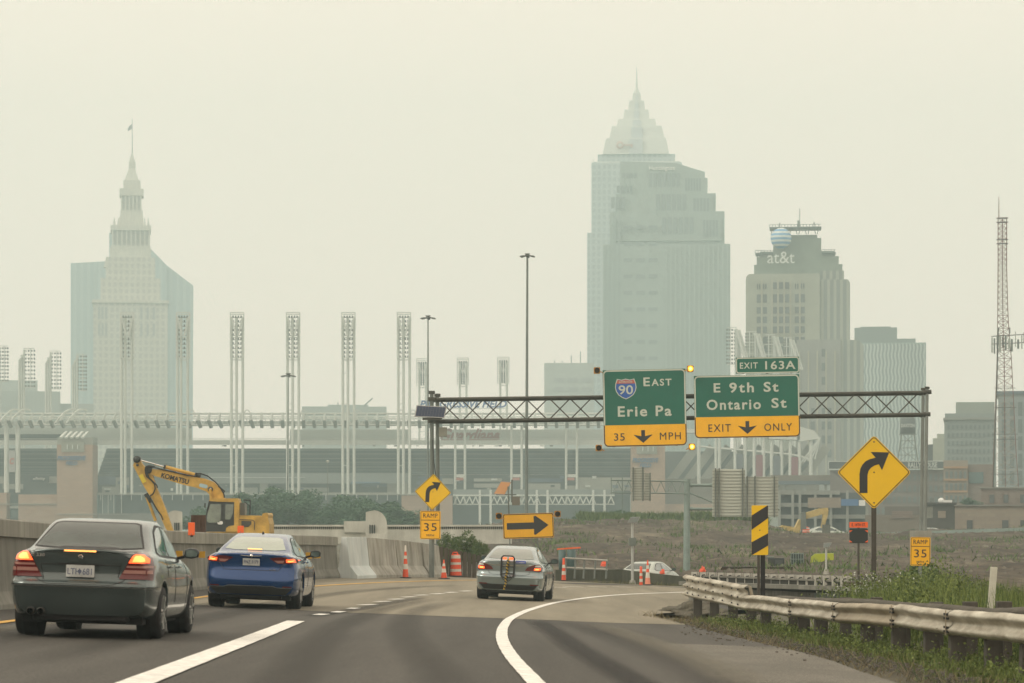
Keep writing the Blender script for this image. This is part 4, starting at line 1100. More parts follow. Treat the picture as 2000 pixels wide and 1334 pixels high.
# ---------------------------------------------------------------- signs and gantries
M_signy = mat('sign_yellow', (.84, .44, .0), .42, var=.07, scale=1.4, detail=8)
M_signy2 = mat('sign_lime_yellow', (.78, .49, .0), .42, var=.04, scale=2)
M_signg = mat('sign_green', (.0, .115, .075), .4, var=.06, scale=1)
M_signk = mat('sign_black', (.02, .02, .022), .5)
M_signw = mat('sign_white', (.50, .55, .48), .45)
M_signb = mat('sign_blue', (.02, .10, .38), .45)
M_signr = mat('sign_red', (.42, .10, .07), .45)
M_alu = mat('sign_back_metal', (.30, .31, .29), .45, metal=.6)
M_steel = mat('galvanised_steel', (.20, .225, .21), .5, metal=.35, var=.15, scale=1.5)
M_dsteel = mat('dark_weathered_steel', (.065, .065, .052), .6, metal=.3, var=.3, scale=2)
M_brown = mat('brown_post_steel', (.055, .048, .036), .6, var=.2, scale=3)
def panel(mb, w_, h, r, y0, y1, cx=0, cz=0): return mb.prism(rrect(w_, h, r, cx=cx, cz=cz), y0, y1)
def arrow_curve(s):
    pts = [(385, 1013), (385, 905), (390, 875), (402, 852), (420, 833), (442, 822), (476, 813), (448, 781), (553, 783), (512, 884), (494, 850), (470, 857), (450, 870), (436, 888), (430, 912), (430, 1013)]
    return [((x-467)/210*s, -(y-896)/210*s) for x, y in pts]
def diamond(c, hd, label, post_r, post_z, rot=0, double=False):
    e = empty('curve_sign', c, label, 'road sign'); s2 = math.sqrt(2)
    def rot45(p): return [((a-b)/s2, (a+b)/s2) for a, b in p]
    side = hd*s2
    face = empty('sign_face', (0, 0, 0), None, None); face.parent = e; face.rotation_euler = (0, R(rot), 0)
    MB().prism(rot45(rrect(side, side, side*.06)), -.004, .0).build('yellow_panel', M_signy2, face)
    ring = MB(); o = rot45(rrect(side*.97, side*.97, side*.05)); i_ = rot45(rrect(side*.94, side*.94, side*.04)); n = len(o)
    ring.add([(a, -.007, b) for a, b in o]+[(a, -.007, b) for a, b in i_], [(k, (k+1) % n, (k+1) % n+n, k+n) for k in range(n)]); ring.build('black_border', M_signk, face)
    MB().prism(arrow_curve(hd), -.009, -.0045).build('curve_arrow', M_signk, face)
    for z in (.82, 0, -.82): MB().lathe([(0, -.014), (hd*.018, -.012), (hd*.022, -.005)], (-.0, 0, z*hd), n=8, axis='y').build('bolt', M_brown, face)
    pb = MB()
    pb.box(-post_r, post_r, .01, .06, post_z, hd*.8)
    if double: pb.box(-post_r*.35, post_r*.35, -.004, .01, post_z, -hd*1.0)
    pb.build('post', M_brown if double else M_steel, e)
    return e
def rampsign(c, w_, h, label, post, post_z, rot=0):
    e = empty('ramp_speed_sign', c, label, 'road sign', 'yellow RAMP 35 MPH signs'); face = empty('sign_face', (0, 0, 0), None, None); face.parent = e; face.rotation_euler = (0, R(rot), 0)
    panel(MB(), w_, h, .05, -.004, 0).build('yellow_panel', M_signy, face)
    r = MB(); o = rrect(w_*.94, h*.96, .045); i_ = rrect(w_*.90, h*.93, .035); n = len(o)
    r.add([(a, -.007, b) for a, b in o]+[(a, -.007, b) for a, b in i_], [(k, (k+1) % n, (k+1) % n+n, k+n) for k in range(n)])
    r.build('black_border', M_signk, face)
    MB().box(-w_*.46, w_*.46, -.007, -.005, h*.165, h*.185).build('dividing_line', M_signk, face)
    t = MB(); add_text(t, 'RAMP', 0, h*.335, w_=w_*.70, h=h*.15, y=-.005, bold=.0, spacing=1.1); t.build('ramp_lettering', M_signk, face)
    t = MB(); add_text(t, '35', 0, -h*.07, w_=w_*.62, h=h*.28, y=-.005, bold=.0, spacing=1.1); t.build('speed_number', M_signk, face)
    t = MB(); add_text(t, 'MPH', 0, -h*.365, w_=w_*.36, h=h*.08, y=-.005, bold=.0, spacing=1.1); t.build('mph_lettering', M_signk, face)
    MB().box(-post, post, .01, .07, post_z, h*.45).build('post', M_steel, e)
    return e
D = 100.0
diamond(P(845.5, 961, D), 36/F*D, 'smaller yellow diamond sign with a right curve arrow, mounted above the left RAMP sign', .05, -3.3, rot=2.5)
rampsign(P(840.5, 1025.5, D-.2), 40/F*D, 55/F*D, 'yellow RAMP 35 MPH plate directly below the smaller diamond sign, over the barrier end', .05, -2.2, rot=.5)
D = 68.0
diamond(P(1707, 922.5, D), 72.5/F*D, 'large yellow diamond sign with a right curve arrow on a tall brown post at right', .062, -3.6, double=True)
rampsign(P(1797.5, 1077, 80), 39/F*80, 56/F*80, 'yellow RAMP 35 MPH plate standing in the green weeds at right', .045, -2.0, rot=.7)
# object marker, diagonal stripes
D = 60.0; w_, h = 32.5/F*D, 97/F*D; c = P(1484, 1035.5, D)
om = empty('object_marker', c, 'tall narrow panel with black and yellow diagonal stripes behind the rail end', 'road sign')
panel(MB(), w_, h, .03, -.004, 0).build('yellow_panel', M_signy2, om)
def clip_poly(poly, w_, h):
    for ax, lim, sg in ((0, -w_/2, 1), (0, w_/2, -1), (1, -h/2, 1), (1, h/2, -1)):
        out_ = []
        for i in range(len(poly)):
            a, b = poly[i-1], poly[i]; fa = (a[ax]-lim)*sg; fb = (b[ax]-lim)*sg
            if (fa >= 0) != (fb >= 0):
                t = fa/(fa-fb); out_.append((a[0]+(b[0]-a[0])*t, a[1]+(b[1]-a[1])*t))
            if fb >= 0: out_.append(b)
        poly = out_
    return poly
for zl0, zl1, zr0, zr1 in ((-.01, .28, .26, .52), (-.52, -.255, -.296, -.05)):
    sl = ((zr0-zl0)+(zr1-zl1))/2
    pl_ = clip_poly([(-w_*.6, zl0*h-.1*w_*sl), (w_*.6, zr0*h+.1*w_*sl), (w_*.6, zr1*h+.1*w_*sl), (-w_*.6, zl1*h-.1*w_*sl)], w_*.99, h*.99)
    MB().prism(pl_, -.008, -.0045).build('black_stripe', M_signk, om)
MB().lathe([(0, -.014), (.012, -.012), (.014, -.005)], (0, 0, 0), n=8, axis='y').build('bolt', M_brown, om)
MB().box(-.055, .005, .01, .07, -1.9, h*.4).build('post', M_brown, om)
MB().box(.03, .13, .1, .18, -2.1, -h*.2).build('rear_post', M_black, om)
# orange street name over a dark panel
D = 85.0; c = P(1677, 1040, D); e = empty('street_name_sign', c, 'orange E 14th St plate above a plain black panel on a thin dark post', 'road sign')
k = D/F
panel(MB(), 36*k, 11*k, .02, -.01, 0, 0, 15*k).build('orange_plate', M_orange, e)
t = MB(); add_text(t, 'E. 14TH ST.', 0, 15*k, w_=27*k, h=5.5*k, y=-.011, bold=.01); t.build('lettering', M_signk, e)
panel(MB(), 36*k, 29*k, .05, -.01, 0, 0, -6.5*k).build('black_panel', mat('matt_black_cover', (.022, .026, .024), .8), e)
MB().box(-.035, .035, .01, .06, -2.3, 12*k).build('post', M_brown, e)
for s in (-1, 1):
    for z in (4, -19): MB().prism([(s*12*k, z*k), (s*18*k, z*k), (s*18*k, (z+(4 if z < 0 else -4))*k)], -.012, -.0105).build('orange_corner', M_orange, e)
# --- overhead gantry
DG = 118.0; KG = DG/F
ga = empty('sign_gantry', P(850, 1060, DG), 'dark steel truss gantry spanning the road on tall posts, carrying two green signs', 'gantry')
def GL(x, y, dd=0): return P(x, y, DG)+Vector((0, dd, 0))-ga.location
def topy(x): return 781-(x-850)*.01405
def boty(x): return 823.5-(x-850)*.0140
for dd in (-.55, .55):
    MB().tube(GL(838, topy(838), dd), GL(1812, topy(1812), dd), .077, n=10).build('top_chord', M_dsteel, ga)
    MB().tube(GL(846, boty(846), dd), GL(1812, boty(1812), dd), .077, n=10).build('bottom_chord', M_dsteel, ga)
n_ = 22; xs = [858+k*(1796-858)/n_ for k in range(n_+1)]
for pi_, dd in enumerate((-.55, .55)):
    for k in range(n_):
        a, b = xs[k], xs[k+1]
        up = (k+pi_) % 2 == 0
        MB().tube(GL(a, boty(a) if up else topy(a), dd), GL(b, topy(b) if up else boty(b), dd), .030, n=6).build('truss_diagonal', M_dsteel, ga)
for k in range(0, n_+1, 2):
    MB().tube(GL(xs[k], topy(xs[k]), -.55), GL(xs[k], topy(xs[k]), .55), .022, n=6).build('truss_strut', M_dsteel, ga)
    MB().tube(GL(xs[k], boty(xs[k]), -.55), GL(xs[k], boty(xs[k]), .55), .022, n=6).build('truss_strut', M_dsteel, ga)
M_postg = mat('gantry_post_steel', (.14, .165, .15), .5, metal=.2, var=.2, scale=1)
for x, dd, y0 in ((844, -.55, 770), (853.5, .55, 773)):
    a = GL(x, y0, dd); b = GL(x+1, 1085, dd)
    MB().tube(a, b, .085, .095, n=12).build('gantry_post', M_postg, ga)
    MB().tube(a+Vector((0, 0, -.02)), a+Vector((0, 0, .12)), .14, n=12).build('post_cap', M_dsteel, ga)
    MB().tube(GL(x, topy(x)+3, dd), GL(x, topy(x)-4, dd), .17, n=12).build('clamp', M_dsteel, ga)
    MB().tube(GL(x, boty(x)+3, dd), GL(x, boty(x)-4, dd), .17, n=12).build('clamp', M_dsteel, ga)
for dd in (-.55, .55):
    a = GL(1807, 761, dd); b = GL(1802.5, 1041, dd)
    MB().tube(a, b, .072, .085, n=12).build('gantry_post', M_steel, ga)
    MB().tube(a, a+Vector((0, 0, .1)), .11, n=12).build('post_cap', M_dsteel, ga)
    MB().tube(GL(1799, topy(1807), dd), GL(1815, topy(1807)-1, dd), .10, n=10).build('clamp', M_dsteel, ga)
    MB().tube(GL(1800, boty(1807), dd), GL(1813, boty(1807), dd), .10, n=10).build('clamp', M_dsteel, ga)
a = GL(1798, 1040); MB().box(a.x-.36, a.x+.36, -.8, .8, a.z-1.6, a.z+.08).build('footing', M_parcap, ga)
a = GL(866, 845, -.7); MB().box(a.x-.18, a.x+.18, -.85, -.55, a.z-.21, a.z+.21).build('control_box', mat('control_box_grey', (.24, .25, .21), .6), ga, bevel=.01)
MB().path([GL(846, 860, -.7), GL(848, 900, -.75), GL(852, 930, -.7)], .018).build('cable', M_black, ga)
M_solar = mat('solar_cells', (.012, .022, .055), .55)
M_frame = mat('solar_frame', (.30, .31, .30), .4, metal=.6)
def solar(name, quad, D, label, m=None, cells=(6, 3), dy=.6, frame=M_frame):
    """quad px: tl, tr, br, bl; the top edge leans dy back"""
    c = P(sum(q[0] for q in quad)/4, sum(q[1] for q in quad)/4, D); e = empty(name, c, label, 'solar panel')
    V = [P(x, y, D)+Vector((0, d, 0))-c for (x, y), d in zip(quad, (dy, dy, 0, 0))]
    nrm = (V[1]-V[0]).cross(V[3]-V[0]).normalized()*.03
    MB().add([v-nrm*.4 for v in V]+[v+nrm*.4 for v in V], [(0, 1, 2, 3), (7, 6, 5, 4), (0, 4, 5, 1), (1, 5, 6, 2), (2, 6, 7, 3), (3, 7, 4, 0)]).build('panel_frame', frame, e)
    g_ = MB(); nx_, nz_ = cells; gp = .003
    for s in (-1, 1):
        for i in range(nx_):
            for j in range(nz_):
                def q(u, v): return V[0].lerp(V[1], u).lerp(V[3].lerp(V[2], u), v)+nrm*(.45*s)
                u0, u1 = .03+.94*i/nx_+gp, .03+.94*(i+1)/nx_; v0, v1 = .06+.88*j/nz_+gp, .06+.88*(j+1)/nz_
                g_.add([q(u0, v0), q(u1, v0), q(u1, v1), q(u0, v1)], [(0, 1, 2, 3)])
    g_.build('panel_cells', m or M_solar, e)
    return e
sp1 = solar('solar_panel', [(813, 791), (872.5, 794), (868, 816.5), (809.5, 814)], 116.8, 'dark blue solar panel clamped to the left end of the overhead gantry', cells=(10, 5), dy=.25)
MB().box(-.35, .45, .05, .25, -.36, -.26).build('panel_bracket', M_dsteel, sp1)
# sign panels of the gantry
DS_ = 116.6; KS = DS_/F
def guide(name, cx, cy, w_, h, yellow_h, label, skew, rot, border=3.0):
    c = P(cx, cy, DS_); e = empty(name, c, label, 'road sign'); e.rotation_euler = (0, R(-rot), 0)
    W_, H_ = w_*KS, h*KS
    def ring(nm, o_, i_, m, y=-.011):
        r = MB(); n = len(o_); r.add([(a, y, b) for a, b in o_]+[(a, y, b) for a, b in i_], [(k, (k+1) % n, (k+1) % n+n, k+n) for k in range(n)]); return r.build(nm, m, e)
    rad = 9*KS
    zt_ = H_/2; zs = -H_/2+yellow_h*KS
    if yellow_h:
        g_ = [q for q in rrect(W_, H_, rad) if q[1] > zs]; 
        MB().prism([(W_/2, zs)]+[q for q in rrect(W_, H_, .02) if q[1] > 0]+[(-W_/2, zs)], -.008, 0).build('green_panel', M_signg, e)
        low = [q for q in rrect(W_, H_, rad) if q[1] < 0]
        MB().prism([(-W_/2, zs)]+low+[(W_/2, zs)], -.008, 0).build('yellow_panel', M_signy, e)
        # white border round the green, black border round the yellow
        def arcs(inset, up):
            pts = rrect(W_-2*inset, H_-2*inset, max(.02, rad-inset))
            if up: return [(W_/2-inset, zs)]+[q for q in pts if q[1] > 0]+[(-W_/2+inset, zs)]
            return [(-W_/2+inset, zs)]+[q for q in pts if q[1] < 0]+[(W_/2-inset, zs)]
        for up, m, nm, i0, i1 in ((True, M_signw, 'white_border', .5, 3.2), (False, M_signk, 'black_border', .3, 2.4)):
            o_, i_ = arcs(i0*KS, up), arcs(i1*KS, up); n = min(len(o_), len(i_)); r = MB()
            r.add([(a, -.011, b) for a, b in o_[:n]]+[(a, -.011, b) for a, b in i_[:n]], [(k, k+1, k+1+n, k+n) for k in range(n-1)]); r.build(nm, m, e)
    else:
        MB().prism(rrect(W_, H_, .02), -.008, 0).build('green_panel', M_signg, e)
        ring('white_border', rrect(W_-.8*KS, H_-.8*KS, 5*KS), rrect(W_-5*KS, H_-5*KS, 3.2*KS), M_signw)
    b = MB()
    for x in np.linspace(-W_*.38, W_*.38, 3): b.box(x-.05, x+.05, .002, .35, -H_*.5, H_*.5)
    b.build('back_brace', M_dsteel, e)
    def T(s, x, y, tw, th, m, bold=.014, nm='lettering', sp=1.05):
        dx = x-cx; yy = y+dx*math.tan(R(rot))
        t = MB(); add_text(t, s, dx*KS, (cy-yy)*KS, w_=tw*KS, h=th*KS, y=-.009, bold=bold, thick=.01, spacing=sp); t.build(nm, m, e)
    def A(x, y, w2, h2):
        dx = (x-cx); yy = y+dx*math.tan(R(rot)); X, Z = dx*KS, (cy-yy)*KS; u = w2*KS/2; v = h2*KS/2
        MB().prism([(X-u*.2, Z+v), (X+u*.2, Z+v), (X+u*.2, Z+v*.05), (X+u, Z+v*.3), (X+u*.95, Z+v*.2), (X, Z-v), (X-u*.95, Z+v*.2), (X-u, Z+v*.3), (X-u*.2, Z+v*.05)], -.012, -.0085).build('down_arrow', M_signk, e)
    return e, T, A
e, T, A = guide('guide_sign', 1259.3, 796.5, 162, 150, 42, 'green overhead sign reading 90 East Erie Pa with a yellow 35 MPH strip', 0, 1.2)
T('E', 1264, 745.8, 12.5, 17, M_signw, .02); T('AST', 1293, 746.6, 39, 13.5, M_signw, .02, sp=1.25)
T('Erie Pa', 1259, 803, 105, 20.5, M_signw, .022, sp=1.2)
T('35', 1208.5, 853.5, 21, 14.5, M_signk, .0); T('MPH', 1308, 851.5, 41, 14, M_signk, .0, sp=1.2)
A(1255, 852.5, 37, 25)
# shield
sx, sz = (1223-1259.3)*KS, (796.5-759+.8)*KS; u = 21*KS
def shield(s): return [(sx+a*u*s, sz+b*u*s) for a, b in ((-.80, .92), (-.4, .82), (0, .92), (.4, .82), (.80, .92), (.95, .5), (1.0, .1), (.92, -.25), (.7, -.6), (.35, -.85), (0, -1.0), (-.35, -.85), (-.7, -.6), (-.92, -.25), (-1.0, .1), (-.95, .5))]
MB().prism(shield(1.0), -.012, -.0085).build('shield_outline', M_signw, e)
MB().prism(clip_poly([(a-sx, b-sz) for a, b in shield(.92)], 9, 9) and [(a, b) for a, b in shield(.92)], -.015, -.0125).build('shield_blue', M_signb, e)
MB().prism([(sx-u*.74, sz+u*.82), (sx-u*.4, sz+u*.74), (sx, sz+u*.82), (sx+u*.4, sz+u*.74), (sx+u*.74, sz+u*.82), (sx+u*.88, sz+u*.46), (sx-u*.88, sz+u*.46)], -.018, -.0155).build('shield_red', M_signr, e)
t = MB(); add_text(t, 'INTERSTATE', sx, sz+u*.61, w_=u*1.25, h=u*.17, y=-.019, thick=.004, bold=.01); t.build('shield_word', M_signw, e)
t = MB(); add_text(t, '90', sx, sz-u*.12, w_=u*1.35, h=u*.86, y=-.0155, thick=.008, bold=.012); t.build('shield_number', M_signw, e)
e, T, A = guide('guide_sign', 1459, 793.5, 206, 122, 41, 'green overhead sign reading E 9th St Ontario St with a yellow EXIT ONLY strip', 0, 1.0)
T('E', 1401, 757.5, 13, 18, M_signw, .02); T('9th', 1449, 757, 48, 20, M_signw, .022, sp=1.25); T('St', 1506.5, 755.5, 29, 19.5, M_signw, .022, sp=1.2)
T('Ontario', 1433, 790, 106, 20.5, M_signw, .022, sp=1.2); T('St', 1521.5, 787, 29.5, 19.5, M_signw, .022, sp=1.2)
T('EXIT', 1404.7, 836, 43.5, 14.5, M_signk, .0, sp=1.2); T('ONLY', 1519, 834, 54, 14.5, M_signk, .0, sp=1.2)
A(1459, 835, 36.5, 25)
e, T, A = guide('exit_number_sign', 1499, 713.2, 124, 31.5, 0, 'small green EXIT 163A tab on top of the right overhead sign', 0, 1.0)
T('EXIT', 1462.5, 714, 35, 11.8, M_signw, .014, sp=1.2); T('163A', 1524, 713, 59, 16.5, M_signw, .016, sp=1.12)
# beacons
M_amberlit = mat('lit_amber_lens', (1, .6, .05), .4, emit=(1, .58, .03), es=1.5)
M_ambercore = mat('lit_amber_core', (1, .8, .3), .4, emit=(1, .85, .25), es=2.2)
M_amberoff = mat('dark_amber_lens', (.05, .035, .02), .3)
M_ybox = mat('beacon_yellow_housing', (.50, .25, .02), .5, var=.1, scale=5)
def beacon(x, y, D, lit, label, r=6.2):
    k = D/F; c = P(x, y, D); e = empty('warning_beacon', c, label, 'beacon', 'round amber beacons at the sign corners')
    panel(MB(), 2*r*k, 2*r*k, .04, 0, .22).build('housing', M_ybox, e)
    v = MB(); n = 18
    a0 = range(n+1)
    for s, rr in ((0, r*.92*k), (1, r*.84*k)): pass
    vs = []
    for q in range(n+1):
        a = R(-40)+R(260)*q/n
        vs += [(rr_*math.cos(a), yy, rr_*math.sin(a)) for rr_, yy in ((r*.95*k, 0), (r*.95*k, -.22), (r*.88*k, -.22), (r*.88*k, 0))]
    v.add(vs, [(4*q+j, 4*q+(j+1) % 4, 4*q+4+(j+1) % 4, 4*q+4+j) for q in range(n) for j in range(4)]); v.build('visor', M_ybox if not lit else M_ybox, e)
    MB().lathe([(0, -.05), (r*.5*k, -.04), (r*.86*k, -.005), (r*.86*k, .0)], n=20, axis='y').build('lens', M_amberlit if lit else M_amberoff, e)
    if lit: MB().lathe([(0, -.065), (r*.35*k, -.058), (r*.5*k, -.045)], n=16, axis='y').build('lens_core', M_ambercore, e)
    MB().bar((0, .12, 0), ((.25 if x < 1300 and x != 1089 else -.25), .14, -.12 if y > 800 else -.08), .04).build('bracket', M_ybox, e)
beacon(1166, 723.5, 116.2, False, 'unlit amber beacon at the upper left corner of the 90 East sign')
beacon(1348.5, 720, 116.2, True, 'lit amber beacon at the upper right corner of the 90 East sign')
beacon(1169.5, 875, 116.2, False, 'unlit amber beacon at the lower left corner of the 90 East sign')
beacon(1351.5, 872.5, 116.2, True, 'lit amber beacon at the lower right corner of the 90 East sign')
beacon(974.5, 1008, 119.4, False, 'unlit beacon at the left top corner of the large arrow sign')
beacon(1089, 1004, 119.4, False, 'unlit beacon at the right top corner of the large arrow sign')
# large arrow sign
D = 120.0; k = D/F; c = P(1032, 1027, D)
e = empty('arrow_sign', c, 'wide yellow sign with a thick black right arrow above the silver sedan', 'road sign'); e.rotation_euler = (0, R(-1.8), 0)
W_, H_ = 99*k, 48.5*k
panel(MB(), W_, H_, .08, -.006, 0).build('yellow_panel', M_signy, e)
r = MB(); o_ = rrect(W_*.985, H_*.97, .07); i_ = rrect(W_*.955, H_*.91, .06); n = len(o_)
r.add([(a, -.009, b) for a, b in o_]+[(a, -.009, b) for a, b in i_], [(q, (q+1) % n, (q+1) % n+n, q+n) for q in range(n)]); r.build('black_border', M_signk, e)
ap = [(-42, 6.5), (11, 6.5), (10.5, 18), (14, 19.5), (39.5, .5), (14, -18), (10.5, -17), (11, -6.5), (-42, -6.5)]
MB().prism([(a*k, b*k) for a, b in ap], -.010, -.0065).build('arrow', M_signk, e)
MB().box(-38.5*k, -36*k, .01, .09, -3.4, 78*k).build('tall_post', M_postg, e)
MB().box(15.5*k, 18.5*k, .01, .09, -3.4, H_*.4).build('short_post', M_postg, e)
s2_ = solar('tilted_solar_panel', [(979, 939.5), (999, 941), (985.5, 967), (963.5, 965.5)], 120.3, 'tilted solar panel with orange underside above the large arrow sign', m=mat('orange_panel_underside', (.62, .33, .15), .5), cells=(1, 1), dy=.1)  # panel faces coloured orange
MB().bar((-.3, .1, -.3), (.62, .1, -.3), .05).bar((.42, .12, .38), (.42, .12, -.65), .07).build('mast', M_postg, s2_)
MB().box(.42, .78, .0, .25, -.78, -.38).build('battery_box', mat('battery_box_grey', (.20, .20, .17), .6), s2_)
# small solar panels on poles
def solpole(x, yt, D, quad, yb, label, r=.06):
    e = solar('pole_solar_panel', quad, D, label, m=mat('pale_solar_cells', (.10, .12, .11), .3), cells=(4, 1), dy=.3)
    c = e.location; a = P(x, yt, D)-c; b = P(x, yb, D)-c
    MB().tube(a+Vector((0, .15, 0)), b+Vector((0, .15, 0)), r, n=10).build('pole', mat('pale_pole_steel', (.40, .42, .40), .5), e)
    MB().tube(b+Vector((0, .15, 0)), b+Vector((0, .15, .22)), r*3, r*2, n=12).build('pole_base', M_parcap, e)
    MB().box(b.x-.16, b.x+.16, .0, .3, b.z+1.75*(1 if D < 130 else .5), b.z+2.1*(1 if D < 130 else .6)).build('pole_box', M_postg, e)
    return e
solpole(1235.5, 1019, 118, [(1232.5, 1010.5), (1250.5, 1009.5), (1244.5, 1021), (1225.5, 1021)], 1143, 'small solar panel on a grey pole in front of the dirt field')
solpole(1614.5, 1067, 112, [(1611, 1061), (1626.5, 1060), (1619, 1069), (1608, 1069.5)], 1122, 'small solar panel on a thin white pole beside the lime green tank', r=.045)
# --- gantry seen from behind
D = 150.0
g3 = empty('cantilever_gantry', P(1342, 1125, D), 'pale green steel post with two arms carrying sign panels seen from behind', 'gantry')
def G3(x, y, dd=0): return P(x, y, D)+Vector((0, dd, 0))-g3.location
M_pgreen = mat('pale_green_steel', (.23, .30, .28), .5, metal=.2, var=.15, scale=1)
MB().tube(G3(1342, 938), G3(1341, 1130), .17, .20, n=14).build('post', M_pgreen, g3)
MB().tube(G3(1342, 936), G3(1342, 941), .20, n=14).build('post_cap', M_pgreen, g3)
for y, r in ((947.5, .085), (994, .085)):
    MB().tube(G3(1342, y), G3(1522, y+.5), r, n=10).build('right_arm', M_pgreen, g3)
    for dx in (1349, 1391, 1500): MB().tube(G3(dx, y), G3(dx+3, y), r*1.5, n=10).build('flange', M_pgreen, g3)
MB().tube(G3(1395, 948), G3(1460, 985), .05, n=6).build('brace', M_pgreen, g3)
MB().tube(G3(1345, 962), G3(1420, 992), .04, n=6).build('brace', M_pgreen, g3)
for dd in (-.4, .4):
    MB().tube(G3(1342, 940.5, dd), G3(1193, 938, dd), .035, n=6).build('left_arm_chord', M_pgreen, g3)
    MB().tube(G3(1342, 964, dd), G3(1193, 962, dd), .035, n=6).build('left_arm_chord', M_pgreen, g3)
for k_ in range(7):
    x = 1197+k_*21
    MB().tube(G3(x, 962, -.4), G3(x+10, 938.5, -.4), .022, n=5).build('lattice_bar', M_pgreen, g3)
    MB().tube(G3(x+10, 938.5, .4), G3(x+21, 963, .4), .022, n=5).build('lattice_bar', M_pgreen, g3)
MB().bar(G3(1215.5, 933), G3(1215.5, 1003), .06).build('left_hanger', M_pgreen, g3)
MB().bar(G3(1194, 933), G3(1194, 965), .06).build('left_hanger', M_pgreen, g3)
def signback(x0, x1, y0, y1, label, posts, D=149.3, step=6.2):
    c = P((x0+x1)/2, (y0+y1)/2, D); e = empty('blank_road_sign', c, label, 'road sign', 'blank sign backs on the far gantry'); k = D/F
    W2, H2 = (x1-x0)*k/2, (y1-y0)*k/2
    MB().box(-W2, W2, .25, .28, -H2, H2).build('panel_sheet', mat('sign_back_sheet', (.50, .54, .48), .5), e)
    b = MB(); z = -H2+.05
    while z < H2: b.box(-W2, W2, .21, .248, z, z+.035); z += step*k
    b.build('panel_ribs', mat('rib_metal', (.30, .33, .29), .5), e)
    for x in posts: MB().box((x-(x0+x1)/2)*k-.035, (x-(x0+x1)/2)*k+.035, .10, .205, -H2-.05, H2+.05).build('back_post', M_postg, e)
signback(1392, 1456, 916, 1009, 'taller left panel of the sign backs on the right arm of the far gantry', (1398, 1405, 1451))
signback(1457, 1521, 931, 1009, 'shorter right panel of the sign backs on the far gantry', (1460, 1475, 1513))
signback(1234, 1259, 914, 977, 'narrow taller sign back hung on the left lattice arm', (1237, 1256), step=5)
signback(1260, 1272, 925, 977, 'narrowest sign back beside the taller one on the lattice arm', (1270,), step=5)
# ---------------------------------------------------------------- city
class TH:
    """a building: an Empty at its foot, parts placed by bearing and height at its own distance"""
    def __init__(s, name, px, D, label, cat='building', ybase=1034, group=None, turn=True):
        s.D = D; s.k = D/F; c = P(px, ybase, D); s.o = c; s.e = empty(name, c, label, cat, group, -math.atan((px-CX)/F) if turn else 0.0)
    def L(s, x, y, dd=0): return Vector(((x-CX)*s.k-s.o.x, dd, (HY-y)*s.k-s.o.z))
    def box(s, name, x0, x1, yt, yb, m, depth=20, dd=0, parent=None):
        a = s.L(x0, yt); b = s.L(x1, yb)
        return MB().box(a.x, b.x, dd, dd+depth, b.z, a.z).build(name, m, parent or s.e)
    def prism(s, name, pts, m, depth=20, dd=0, parent=None):
        q = [(s.L(x, y).x, s.L(x, y).z) for x, y in pts]
        return MB().prism(q, dd, dd+depth).build(name, m, parent or s.e)
    def tube(s, mb, x0, y0, x1, y1, r, dd=0, dd1=None, n=6):
        mb.tube(s.L(x0, y0, dd), s.L(x1, y1, dd if dd1 is None else dd1), r, n=n)
    def frustum(s, name, x0, x1, yt, yb, x2, x3, m, depth, depth2, n=4, parent=None, dd=0):
        """tapering block: bottom x0..x1 at yb, top x2..x3 at yt"""
        a = s.L(x0, yb); b = s.L(x1, yb); c = s.L(x2, yt); d = s.L(x3, yt); cy = dd+depth/2
        v = [(a.x, cy-depth/2, a.z), (b.x, cy-depth/2, a.z), (b.x, cy+depth/2, a.z), (a.x, cy+depth/2, a.z), (c.x, cy-depth2/2, c.z), (d.x, cy-depth2/2, c.z), (d.x, cy+depth2/2, c.z), (c.x, cy+depth2/2, c.z)]
        return MB().add(v, [(0, 3, 2, 1), (4, 5, 6, 7), (0, 1, 5, 4), (1, 2, 6, 5), (2, 3, 7, 6), (3, 0, 4, 7)]).build(name, m, parent or s.e)
def pilaster_mat(name, c1, c2, sc, rh=3.6, c3=None):
    """tower cladding: vertical piers and window bands in metres"""
    m = bpy.data.materials.new(name); m.use_nodes = True; n = m.node_tree; b = n.nodes['Principled BSDF']; b.inputs['Roughness'].default_value = .6
    tc = n.nodes.new('ShaderNodeTexCoord'); sp = n.nodes.new('ShaderNodeSeparateXYZ'); n.links.new(tc.outputs['Object'], sp.inputs[0])
    ad = n.nodes.new('ShaderNodeMath'); ad.operation = 'ADD'; n.links.new(sp.outputs[0], ad.inputs[0]); n.links.new(sp.outputs[1], ad.inputs[1])
    def wave(src, period, duty):
        d = n.nodes.new('ShaderNodeMath'); d.operation = 'DIVIDE'; n.links.new(src, d.inputs[0]); d.inputs[1].default_value = period
        f = n.nodes.new('ShaderNodeMath'); f.operation = 'FRACT'; n.links.new(d.outputs[0], f.inputs[0])
        g_ = n.nodes.new('ShaderNodeMath'); g_.operation = 'GREATER_THAN'; n.links.new(f.outputs[0], g_.inputs[0]); g_.inputs[1].default_value = duty
        return g_.outputs[0]
    a = wave(ad.outputs[0], sc, .45)
    mu = n.nodes.new('ShaderNodeMath'); mu.operation = 'MULTIPLY'; n.links.new(a, mu.inputs[0]); mu.inputs[1].default_value = 1.0
    if rh < 100: n.links.new(wave(sp.outputs[2], rh, .35), mu.inputs[1])
    mx = n.nodes.new('ShaderNodeMix'); mx.data_type = 'RGBA'; mx.inputs['A'].default_value = (*c1, 1); mx.inputs['B'].default_value = (*c2, 1)
    n.links.new(mu.outputs[0], mx.inputs['Factor']); n.links.new(mx.outputs['Result'], b.inputs['Base Color'])
    return m
M_key = pilaster_mat('granite_curtain_wall', (.41, .475, .485), (.29, .36, .38), 3.2, 3.9)  # skyline tower colours made paler, cooler and low in contrast, standing in for haze
